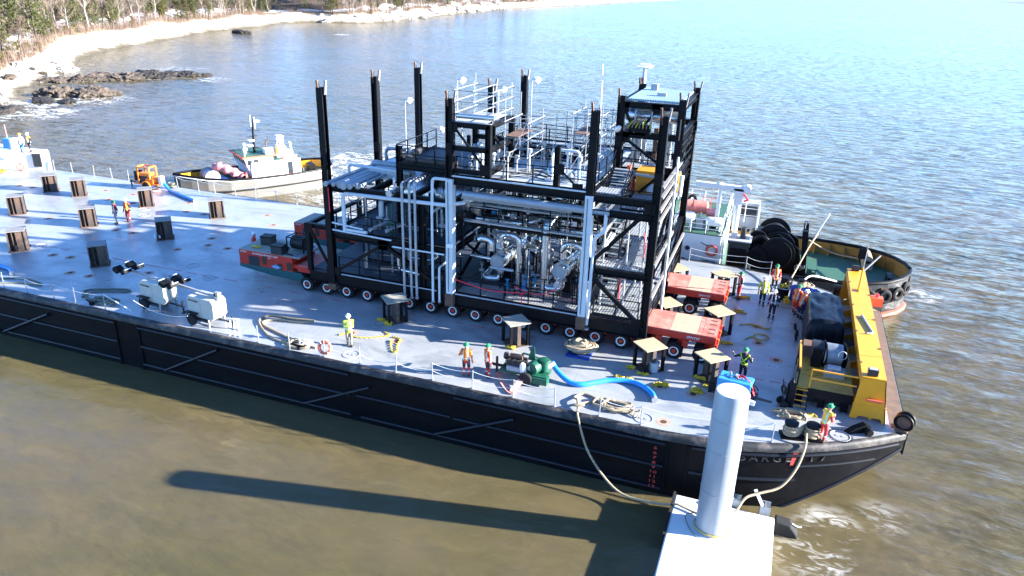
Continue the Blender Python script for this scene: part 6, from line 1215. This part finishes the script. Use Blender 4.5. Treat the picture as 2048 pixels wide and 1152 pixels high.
# near end plate with foot cut-outs
def endplate(y):
    b = MB(); b.ext([(30.98,y,2.13),(31.98,y,2.13),(32.34,y,0),(32.18,y,0),(32.12,y,.22),(31.75,y,.22),(31.7,y,.1),(31.55,y,.22),(31.2,y,.22),(31.1,y,.06),(30.82,y,.06)], (0,.04,0)); return b
bw(endplate(ya), 'end_plate', 'yellow'); bw(endplate(yb-.04), 'end_plate', 'yellow')
bw(MB().bx(30.84,32.3,ya-.02,ya,.78,.82), 'end_stiffener', 'yellow')
for k in range(8):
    y = ya + 1.75 + k*1.75; b = MB(); b.ext([(31.0,y,2.13),(31.93,y,2.13),(32.27,y,.02),(30.95,y,.02),(30.95,y,.25),(31.55,y,.6),(31.6,y,1.5),(31.0,y,1.8)], (0,.05,0)); bw(b, 'web_frame', 'yellow')
bw(MB().bx(30.96,31.02,ya+.05,yb-.05,1.8,2.13), 'inner_flange', 'yellow')
for k in range(7): bw(MB().bx(30.95+.95*(k % 2),31.05+.95*(k % 2),ya+1.4+k*1.8,ya+1.55+k*1.8,2.2,2.23), 'lifting_eye', 'rust')
for y, m in ((ya+.15,'grey_paint'),(yb-.35,'dark_grey')):
    bw(MB().bx(31.2,31.62,y,y+.28,2.22,2.5), 'nav_lamp', 'dark_grey'); bw(MB().bx(31.24,31.58,y+.03,y+.25,2.5,2.53), 'lamp_lid', m)
bw(MB().ell([(31.35,4.5,2.25),(31.75,2.3,2.25),(31.45,2.2,2.25)], .055, .15, 8), 'grab_bar', 'galv', True)
bw(MB().cyl((31.4,8.3,2.2),(31.4,8.3,3.6),.05,8).bx(31.38,31.42,8.1,8.5,2.2,2.3), 'lamp_post', 'yellow', True); bw(MB().cyl((31.4,8.3,3.6),(31.4,8.3,5.0),.025,8), 'mast_tube', 'galv', True); bw(MB().bx(31.0,31.4,8.28,8.32,4.1,4.7), 'day_shape', 'black_steel')
for k in range(3): bw(MB().bar((30.99,ya+2.2+k*4.5,2.205),(31.95,ya+2.4+k*4.5,2.205),.02,.01), 'weld_bead', 'yellow_dull')
tag(MB().cyl((31.4,ya-.12,1.15),(32.0,ya-.12,1.15),.06,10).cyl((31.35,ya-.12,1.15),(31.41,ya-.12,1.15),.075,10).build('red_extinguisher', 'buoy_red', None, True), 'red tube clipped to the near end of the yellow wall', 'extinguisher')
# winch platform
e = empty('winch_platform', (29.9, -.9, 0), 0, 'dull yellow winch platform with ladder and wire drum inside the bow wall', 'winch')
def wp(mb, nm, m, sm=False):
    o = mb.build(nm, m, e, sm); o.matrix_parent_inverse = Matrix.Translation((-29.9,.9,0)); return o
wp(MB().bx(28.4,30.85,-2.35,2.2,.9,1.0), 'platform_deck', 'yellow_dull'); wp(MB().bx(28.9,30.85,-2.42,-2.36,.55,1.0), 'front_beam', 'black_steel')
for x, y in ((28.6,-2.2),(30.6,-2.2),(28.6,2),(30.6,2),(29.6,-2.2)): wp(MB().ibeam((x,y,0),(x,y,.9),.3,.3,.03), 'post', 'black_steel')
wp(MB().bx(29.0,30.6,-1.8,-1.7,.02,.5), 'under_box', 'dark_grey'); wp(MB().cyl((29.7,-2.1,.1),(29.75,-2.1,.8),.05,8), 'ram', 'galv', True)
lx = [28.38, 28.95]
for x in lx: wp(MB().bar((x,-2.75,0),(x,-2.4,1.0),.05), 'ladder_stile', 'black_steel')
for k in range(4): wp(MB().cyl((lx[0],-2.7+.09*k,.15+.24*k),(lx[1],-2.7+.09*k,.15+.24*k),.028,6), 'rung', 'yellow', True)
wp(MB().bar((28.42,-2.35,1.95),(28.42,.6,1.95),.09), 'hand_rail', 'yellow'); wp(MB().bar((28.42,-2.35,1.5),(28.42,.6,1.5),.05), 'hand_rail', 'black_steel')
for y in (-2.3,-.9,.6): wp(MB().bx(28.39,28.45,y-.03,y+.03,1.0,1.95), 'rail_post', 'black_steel')
for z in (1.5, 1.95): wp(MB().bar((28.95,-2.35,z),(30.9,-2.35,z),.06), 'hand_rail', 'yellow')
wp(MB().bx(28.92,28.98,-2.38,-2.32,1.0,1.95), 'rail_post', 'yellow')
wp(MB().cyl((29.55,.4,1.6),(30.35,.42,1.6),.52,26), 'wire_drum', 'pipe_grey', True)
for k in range(14): wp(MB().torus((29.6+.052*k,.405,1.6), .53, .024, (1,0,0), 26, 5), 'wire_turn', 'pipe_grey', True)
for x in (29.5, 30.4): wp(MB().cyl((x,.4,1.6),(x+.05,.41,1.6),.64,28), 'drum_flange', 'black_steel', True)
wp(MB().bx(29.0,29.45,-.1,1.0,1.0,2.0), 'gear_case', 'black_steel'); wp(MB().cyl((28.95,.4,1.7),(29.5,.4,1.7),.48,20), 'brake_drum', 'dark_grey', True); wp(MB().bx(29.6,30.5,-.95,-.4,1.0,1.35), 'motor', 'galv'); wp(MB().cyl((29.7,-.7,1.4),(30.3,-.7,1.4),.16,12), 'motor_case', 'galv', True); wp(MB().torus((30.3,-.3,1.95), .2, .02, (.3,-1,.3), 16, 5), 'hand_wheel', 'galv', True); wp(MB().bx(28.6,29.1,.9,1.7,1.0,1.6), 'engine', 'rust'); wp(MB().torus((29.0,-.8,1.03), .3, .02, n=16, k=5), 'coiled_line', 'yellow_dull', True)
# gas bottle on a hand truck
e = empty('bottle_trolley', (28.1, -2.75, 0), .3, 'black gas bottle strapped to a wheeled trolley beside the ladder', 'trolley')
MB().lathe([(.02,0),(.19,.02),(.19,1.15),(.12,1.3),(.05,1.42),(.05,1.48)], (.1,0,.05), n=16).build('gas_bottle', 'black_steel', e, True)
MB().bar((-.15,.12,0),(-.3,.12,1.4),.04).build('handle', 'dark_grey', e); MB().bar((-.15,-.12,0),(-.3,-.12,1.4),.04).build('handle', 'dark_grey', e); twheel(e,-.2,-.28,.2,.08); twheel(e,-.2,.28,.2,.08)
for k in range(5): MB().torus((-.22,.0,.9), .18+.01*k, .015, (1,.1*k,0), 14, 5).build('gas_hose', 'rubber', e, True)
# tarpaulin bundles
def bundle(name, x0, x1, y0, y1, h, m, label, seed, rz=0):
    bm = bmesh.new(); bmesh.ops.create_grid(bm, x_segments=26, y_segments=26, size=1)
    cx, cy, sx, sy = (x0+x1)/2, (y0+y1)/2, (x1-x0)/2, (y1-y0)/2
    for v in bm.verts:
        u, w_ = v.co.x*1.35, v.co.y*1.35; cu, cw = max(-1, min(1, u)), max(-1, min(1, w_)); ov = max(abs(u)-1, abs(w_)-1, 0)
        z = h*(1-.12*(cu*cu)*abs(cw)) - ov/.35*h + .1*noise.noise(V((u*2.2, w_*2.2, seed))) ; f = 1+.05*noise.noise(V((u*5, w_*5, seed)))*min(1, ov*6)
        bulge = 1 + (.06*ov/.35)
        v.co = V((cx+cu*sx*bulge*f, cy+cw*sy*bulge*f, max(.01, z + .04*noise.noise(V((u*6, w_*6, seed+4))))))
    me = bpy.data.meshes.new(name); bm.to_mesh(me); bm.free(); me.materials.append(MAT[m]); me.polygons.foreach_set('use_smooth', [True]*len(me.polygons))
    o = bpy.data.objects.new(name, me); COL.objects.link(o); tag(o, label, 'tarpaulin'); return o
bundle('tarpaulin_load', 28.8, 30.6, 3.5, 7.9, 2.0, 'black_tarp', 'large black tarpaulin-wrapped load beside the yellow wall', 1)
bundle('tarpaulin_load', 28.3, 29.6, 9.4, 10.5, 1.15, 'blue_tarp', 'bright blue tarpaulin bundle behind the black wrapped load', 2); bundle('tarpaulin_load', 27.95, 28.6, 10.6, 11.4, .9, 'blue_tarp', 'smaller blue tarpaulin bundle nearest the black barrel', 3)
for q in ((28.4,4.9),(28.45,5.4),(28.35,6.3)): tag(MB().torus((q[0],q[1],.22), .17, .05, (1,.2,.1), 14, 6).build('spare_tyre', 'rubber', None, True), 'small black tyre leaning against the black wrapped load', 'tyre', 'tyres by the wrapped load')
o = empty('chain_barrel', (27.5, 10.6, 0), 0, 'black barrel heaped with yellow chain among the workers', 'barrel'); MB().lathe([(.34,0),(.36,.3),(.34,.34),(.36,.7),(.38,.88),(.34,.88)], (0,0,0), n=20).build('body', 'black_steel', o, True); MB().torus((0,0,.88),.36,.03,n=20,k=6).build('rim', 'grey_paint', o, True); chain_ = None
b = MB(); 
for k in range(9): b.torus((.15*math.cos(k*2.4),.15*math.sin(k*2.4),.88+.02*k), .12, .03, (math.sin(k),math.cos(k),1), 10, 5)
b.build('chain_heap', 'yellow_chain', o, True)
o = empty('timber_pallet', (28.0, 9.9, 0), .1, 'wooden pallet box with yellow chain beside the black barrel', 'pallet')
for k in range(5): MB().bx(-.5,.5,-.5+k*.21,-.34+k*.21,.12,.15).build('board', 'ply_dull_and_shaded', o)
for y in (-.45,0,.4): MB().bx(-.5,.5,y-.05,y+.05,0,.12).build('bearer', 'ply_dull_and_shaded', o)
MB().bx(.1,.5,-.4,.4,.15,.75).build('carton', 'ply', o); b = MB()
for k in range(8): b.torus((-.25+.08*math.cos(k*2),.25*math.sin(k*1.3),.2+.04*k), .13, .03, (math.sin(k),math.cos(k),1), 10, 5)
b.build('chain_heap', 'yellow_chain', o, True)
tag(MB().lathe([(.27,0),(.29,.5),(.32,.72),(.28,.72)], (27.6,13.0,0), n=16).build('black_bin', 'black_steel', None, True), 'black bin beside the mooring bollard at the far edge', 'bin')
o = empty('mooring_bitts', (28.2, 13.1, 0), 0, 'pair of mooring bitts at the far edge wrapped in tan and white rope', 'bollard'); MB().bx(-.8,.8,-.3,.3,0,.08).build('base', 'black_steel', o)
for s in (-.42,.42): MB().lathe([(.2,.08),(.2,.6),(.27,.64),(.1,.7)], (s,0,0), n=16).build('post', 'black_steel', o, True)
b = MB()
for s in (-.42,.42):
    for k in range(5): b.torus((s,0,.14+.08*k), .25, .045, (.1*math.sin(k+s),.1,1), 14, 6)
b.build('rope_wraps', 'rope', o, True)
line('tow_line', [(27.9,13.2,.5),(28.3,15,.9),(28.9,17.5,1.6),(29.4,19.6,1.9)], .05, 'rope', 'tan line from the far bitts up to the tug winch'); line('tow_line', [(28.6,13.2,.4),(29.2,14.8,.4),(30.5,16.3,-.2),(31.4,17.6,-.8)], .05, 'rope_white', 'pale line from the far bitts to the tug bulwark')
coil(28.9, 13.4, .02, .5, 5, .05, 'rope', 'loose coil of tan rope at the foot of the far bitts', seed=9, h=.3)
for x, y, lb in ((30.2,11.2,'coiled red and black hoses beside the blue tarpaulin'),): coil(x, y, .02, .4, 6, .06, 'red_strap', lb, 'hose_coil', 11, cat='hose', h=.5)
e = empty('tank_box', (30.9, 12.7, 0), 0, 'black cylindrical tank between the yellow wall end and the far edge', 'tank'); MB().cyl((-.4,0,.4),(.4,0,.4),.38,18).build('shell', 'black_steel', e, True); MB().bx(-.3,.3,-.3,.3,0,.1).build('skid', 'dark_grey', e)
e = empty('red_side_light', (33.0, 12.2, 0), 0, 'red navigation light box on the far bow corner', 'lamp'); MB().bx(-.35,.35,-.25,.25,0,.55).build('screen', 'buoy_red', e); MB().cyl((.0,0,.55),(0,0,.75),.1,10).build('lens', 'red_strap', e, True)
# stern clutter
heap(-43.2, 12.6, .9, 40, .06, 'yellow_chain', 'yellow-green heap of rope below the white deckhouse', 12); buoy(-41.6, 13.9, .35, (.4,-.9,.2), 'orange lifebuoy leaning on the white deckhouse wall')
e = empty('stern_cabinet', (-43.2, 14.6, 1.8), 0, 'blue and white cabinet on the deckhouse roof', 'cabinet'); MB().bx(-.6,.3,-.35,.35,0,1.0).build('box', 'blue_paint', e); MB().bx(.31,.6,-.35,.35,0,1.05).build('door', 'white_paint', e)
tag(MB().lathe([(.06,0),(.05,.3),(.03,1.2)], (-43.9,14.9,2.8), n=8).build('marker_post', 'raft_red', None, True), 'thin red and white marker post on the deckhouse roof', 'post')
# ================================================================== people
def person(x, y, rz, cfg, label, z=0, pose='stand'):
    """local frame: facing -Y, feet at z 0"""
    s = cfg.get('h', 1.76)/1.76; sp = cfg.get('spread', .12); st = cfg.get('step', 0); ln = cfg.get('lean', 0)
    hip = V((0, 0, .92)); ch = V((0, -ln*.45, 1.36)); nk = V((0, -ln*.55, 1.5)); hd = V((0, -ln*.72-.02, 1.65))
    J = {}
    for k, sg in (('l', 1), ('r', -1)):
        J['hip'+k] = hip + V((sg*.1, 0, -.03)); J['ft'+k] = V((sg*sp, -st*sg, .09)); J['kn'+k] = (J['hip'+k]+J['ft'+k])/2 + V((sg*.01, -.05, .02)); J['toe'+k] = J['ft'+k] + V((sg*.03, -.17, -.04))
        J['sh'+k] = V((sg*.19, -ln*.48, 1.42)); J['hand'+k] = V(cfg.get('arm'+k, (sg*.29, -.06, .84))); 
        d = J['hand'+k]-J['sh'+k]; mid = (J['hand'+k]+J['sh'+k])/2; L_ = .62; bend = math.sqrt(max(0, (L_/2)**2-(d.length/2)**2)); J['el'+k] = mid + (V((sg*.5, .7, -.5)) - d.normalized()*V((sg*.5,.7,-.5)).dot(d.normalized())).normalized()*bend
    seg = [(hip+V((0,0,-.04)), .15, hip+V((0,0,.18)), .145, 'torso'), (hip+V((0,0,.18)), .145, ch, .165, 'torso'), (J['shl'], .085, J['shr'], .085, 'torso'), (ch, .16, nk, .08, 'torso'), (nk, .06, hd, .065, 'skin'), (hd+V((0,.01,-.03)), .088, hd+V((0,.01,.07)), .1, 'skin'), (hd+V((0,-.06,-.07)), .05, hd+V((0,-.03,-.02)), .07, 'skin'), (hd+V((0,-.105,-.01)), .016, hd+V((0,-.09,.03)), .012, 'skin')]
    for sg in (-1, 1): seg.append((hd+V((sg*.095,.01,-.01)), .02, hd+V((sg*.095,.01,.03)), .022, 'skin'))
    for k in 'lr':
        seg += [(J['hip'+k], .105, J['kn'+k], .075, 'leg'), (J['kn'+k], .075, J['ft'+k]+V((0,0,.06)), .062, 'shin'), (J['ft'+k]+V((0,.05,-.03)), .055, J['toe'+k], .048, 'boot'), (J['ft'+k]+V((0,0,.1)), .06, J['ft'+k]+V((0,.03,-.02)), .055, 'boot'),
                (J['sh'+k], .075, J['el'+k], .058, 'sleeve'), (J['el'+k], .055, J['hand'+k], .043, 'fore')]
    b = MB()
    for a, ra, c, rc, _ in seg: b.tube([a, c], [ra, rc], 10); b.sph(a, ra, 8, 6); b.sph(c, rc, 8, 6)
    me = bpy.data.meshes.new('tmp'); me.from_pydata(b.v, [], b.f); t = bpy.data.objects.new('tmp', me); COL.objects.link(t)
    md = t.modifiers.new('r', 'REMESH'); md.mode = 'VOXEL'; md.voxel_size = .021; m2 = t.modifiers.new('s', 'SMOOTH'); m2.iterations = 4; m2.factor = .5
    dg = bpy.context.evaluated_depsgraph_get(); me2 = bpy.data.meshes.new_from_object(t.evaluated_get(dg)); bpy.data.objects.remove(t); bpy.data.meshes.remove(me)
    mats = dict(torso=cfg['jacket'], leg=cfg['legs'], shin=cfg.get('shin', cfg['legs']), boot='c_boot', sleeve=cfg.get('sleeve', cfg['jacket']), fore=cfg.get('fore', cfg.get('sleeve', cfg['jacket'])), skin='skin', stripe='c_stripe', eye='c_black'); keys = list(mats)
    me2.materials.clear()
    for k in keys: me2.materials.append(MAT[mats[k]])
    def near(c):
        bd = 9; bl = 'torso'
        for a, ra, e_, re, l in seg:
            d = e_-a; u = max(0, min(1, (c-a).dot(d)/max(d.length_squared, 1e-6))); q = (c-(a+d*u)).length-(ra+(re-ra)*u)
            if q < bd: bd = q; bl = l; bu = u
        return bl, bu
    vest = []
    for p_ in me2.polygons:
        l, u = near(p_.center); 
        if l == 'shin' and .45 < u < .62 and cfg.get('stripe', True): l = 'stripe'
        if l == 'fore' and .3 < u < .45 and cfg.get('stripe', True): l = 'stripe'
        if l == 'leg' and p_.center.z > .86: l = 'leg'
        p_.material_index = keys.index(l); p_.use_smooth = True
        if l == 'torso' and p_.center.z > .93: vest.append(p_.index)
    # hands with five fingers, eyes, mouth
    x_ = MB()
    for k, sg in (('l', 1), ('r', -1)):
        h = J['hand'+k]; d = (h-J['el'+k]).normalized(); sd_ = d.cross(V((0,-1,.2))).normalized(); up = sd_.cross(d).normalized()
        x_.tube([h-d*.02, h+d*.04, h+d*.085], [.034, .042, .036], 8)
        for f in range(4):
            o_ = h+d*.075+sd_*(-.03+.02*f); l_ = (.062, .075, .078, .058)[f]; x_.tube([o_, o_+d*l_*.5-up*.006, o_+d*l_*.85-up*.03], [.0105, .0095, .007], 6)
        x_.tube([h+d*.02+sd_*.035*-sg, h+d*.05+sd_*.06*-sg-up*.01, h+d*.085+sd_*.062*-sg-up*.025], [.013, .011, .008], 6)
    nf = len(x_.f)
    for sg in (-1, 1): x_.sph(hd+V((sg*.036,-.092,.022)), .012, 6, 5)
    x_.box(hd+V((0,-.108,-.055)), (.045,.012,.01)); ne = len(x_.f)
    bm = bmesh.new(); bm.from_mesh(me2); off = len(bm.verts); nv = [bm.verts.new(q) for q in x_.v]
    gi = keys.index('fore') if cfg.get('glove') is None else keys.index('skin')
    for i, f in enumerate(x_.f):
        q = bm.faces.new([nv[j] for j in f]); q.material_index = keys.index('skin') if i < nf else keys.index('eye'); q.smooth = True
    bmesh.ops.recalc_face_normals(bm, faces=bm.faces); me3 = bpy.data.meshes.new('body'); bm.to_mesh(me3); bm.free()
    for k in keys: me3.materials.append(MAT[mats[k]])
    e = empty('person', (x, y, z), rz, label, 'person'); e.scale = (s, s, s)
    o = bpy.data.objects.new('body', me3); COL.objects.link(o); o.parent = e
    # vest: torso surface lifted off the jacket
    if cfg.get('vest'):
        fs = [me2.polygons[i] for i in vest]; idx = {}; vv = []; ff = []; mi = []
        for p_ in fs:
            for v in p_.vertices:
                if v not in idx: q = me2.vertices[v]; idx[v] = len(vv); vv.append(q.co + q.normal*.016)
            ff.append([idx[v] for v in p_.vertices]); c = p_.center; k = 0
            if cfg.get('xback'):
                if abs(abs(c.x) - abs(c.z-1.2)*.75) < .035 or abs(c.z-1.0) < .03: k = 1
            elif abs(c.z-1.06) < .03 or (abs(abs(c.x)-.1) < .025): k = 1
            mi.append(k)
        mv = bpy.data.meshes.new('vest'); mv.from_pydata(vv, [], ff); mv.materials.append(MAT[cfg['vest']]); mv.materials.append(MAT[cfg.get('vstripe', 'c_stripe')]); mv.polygons.foreach_set('material_index', mi); mv.polygons.foreach_set('use_smooth', [True]*len(ff))
        q = bpy.data.objects.new('safety_vest', mv); COL.objects.link(q); q.parent = e
    c = hd+V((0,.012,.06)); hm = MB().lathe([(.155,0),(.135,.012),(.128,.05),(.105,.1),(.06,.13),(.01,.138)], c, (0,.02,1), 18); hm.box(c+V((0,-.15,.004)), (.16,.09,.014)); hm.bx(c.x-.015,c.x+.015,c.y-.11,c.y+.11,c.z+.1,c.z+.138)
    hm.build('hard_hat', cfg['hat'], e, True); bpy.data.meshes.remove(me2)
    return e
OR = dict(jacket='c_red', legs='c_navy', shin='c_red', vest='c_orange', hat='c_green', sleeve='c_red')
# facing angle: 0 looks towards -Y (the pile side); PI looks away to the tugs
person(13.25, -5.95, PI+.2, {**OR, 'sleeve':'c_orange', 'arml':(.3,-.3,1.05)}, 'person in orange vest and red leggings standing apart, back turned, holding yellow straps')
person(14.25, -5.65, PI-.7, {**OR, 'arml':(.42,-.42,1.3)}, 'person in orange vest and red sleeves reaching an arm over the green pump')
person(6.3, -5.35, .6, dict(jacket='c_yel', legs='c_tan', hat='c_white', vest='c_yel', arml=(.05,-.3,1.2), armr=(-.05,-.3,1.2), step=.08, spread=.09), 'person in fluorescent yellow jacket and white hard hat walking alone by the lifebuoy')
person(25.95, -1.05, PI-.3, dict(jacket='c_black', legs='c_black', hat='c_green', vest='c_black', vstripe='c_yel', xback=1, armr=(-.25,-.35,1.15), arml=(.65,-.15,1.3)), 'person in black with bright green cross straps leaning a hand on a plywood top')
person(29.6, -5.15, 2.3, dict(jacket='c_red', legs='c_red', hat='c_green', vest='c_gold', sleeve='c_red', arml=(.15,-.38,1.0), armr=(-.1,-.35,1.25), lean=.15), 'person in red overalls and orange vest handling rope at the bow bitts')
person(24.95, 9.7, -1.2, dict(jacket='c_black', legs='c_red', hat='c_green', vest='c_red', arml=(.25,-.3,1.1), armr=(-.62,-.1,1.38)), 'person in black jacket and dark red trousers stretching an arm beside the far transporter')
person(26.35, 9.35, .2, dict(jacket='c_yel', legs='c_black', hat='c_white', vest='c_yel', step=.12, spread=.08), 'person in fluorescent yellow jacket and black trousers walking past the barrel')
person(26.95, 12.0, .3, dict(jacket='c_orange', legs='c_black', hat='c_green', vest='c_orange', sleeve='c_red', arml=(.2,-.32,1.0), armr=(-.2,-.32,1.0)), 'person in orange vest standing behind the black barrel of chain')
person(27.0, 7.45, -.2, dict(jacket='c_navy', legs='c_navy', hat='c_white', vest='c_navy', vstripe='c_white', step=.08), 'person in navy overalls with white bands standing on the open deck')
person(28.25, 8.75, 2.6, dict(jacket='c_orange', legs='c_red', hat='c_green', vest='c_orange', sleeve='c_red', step=.16, spread=.14, lean=.2, arml=(.2,-.4,1.1)), 'person in orange vest and maroon trousers stepping up to the blue tarpaulin')
person(28.55, 8.1, 2.2, dict(jacket='c_orange', legs='c_navy', hat='c_white', vest='c_orange', lean=.3, arml=(.2,-.45,1.1), armr=(-.15,-.45,1.1)), 'person with white hard hat bending over the end of the black wrapped load')
person(-20.75, 5.3, -.3, dict(jacket='c_navy', legs='c_hoody', hat='c_green', vest='c_red', step=.06), 'person in red vest and green hard hat standing by the rusty steel stand')
person(-20.4, 6.1, .1, dict(jacket='c_black', legs='c_red', hat='c_white', vest='c_red', vstripe='c_yel'), 'person in red trousers and white hard hat beside another by the rusty stand')
person(-40.75, 12.55+1.3, .2, dict(jacket='c_white', legs='c_blue', hat='c_gold', vest='c_white', vstripe='c_orange'), 'person in white and pale blue overalls with yellow hard hat on the deckhouse roof', 1.8)
person(-40.3, 14.3, -.2, dict(jacket='c_navy', legs='c_navy', hat='c_white', vest='c_gold', step=.1), 'person in yellow vest and navy trousers on the deckhouse roof', 1.8)
person(-6.7, 3.6, 2.4, dict(jacket='c_red', legs='c_navy', hat='c_white', h=1.72, lean=.1), 'person in dark red jacket and white hard hat behind the power pack')
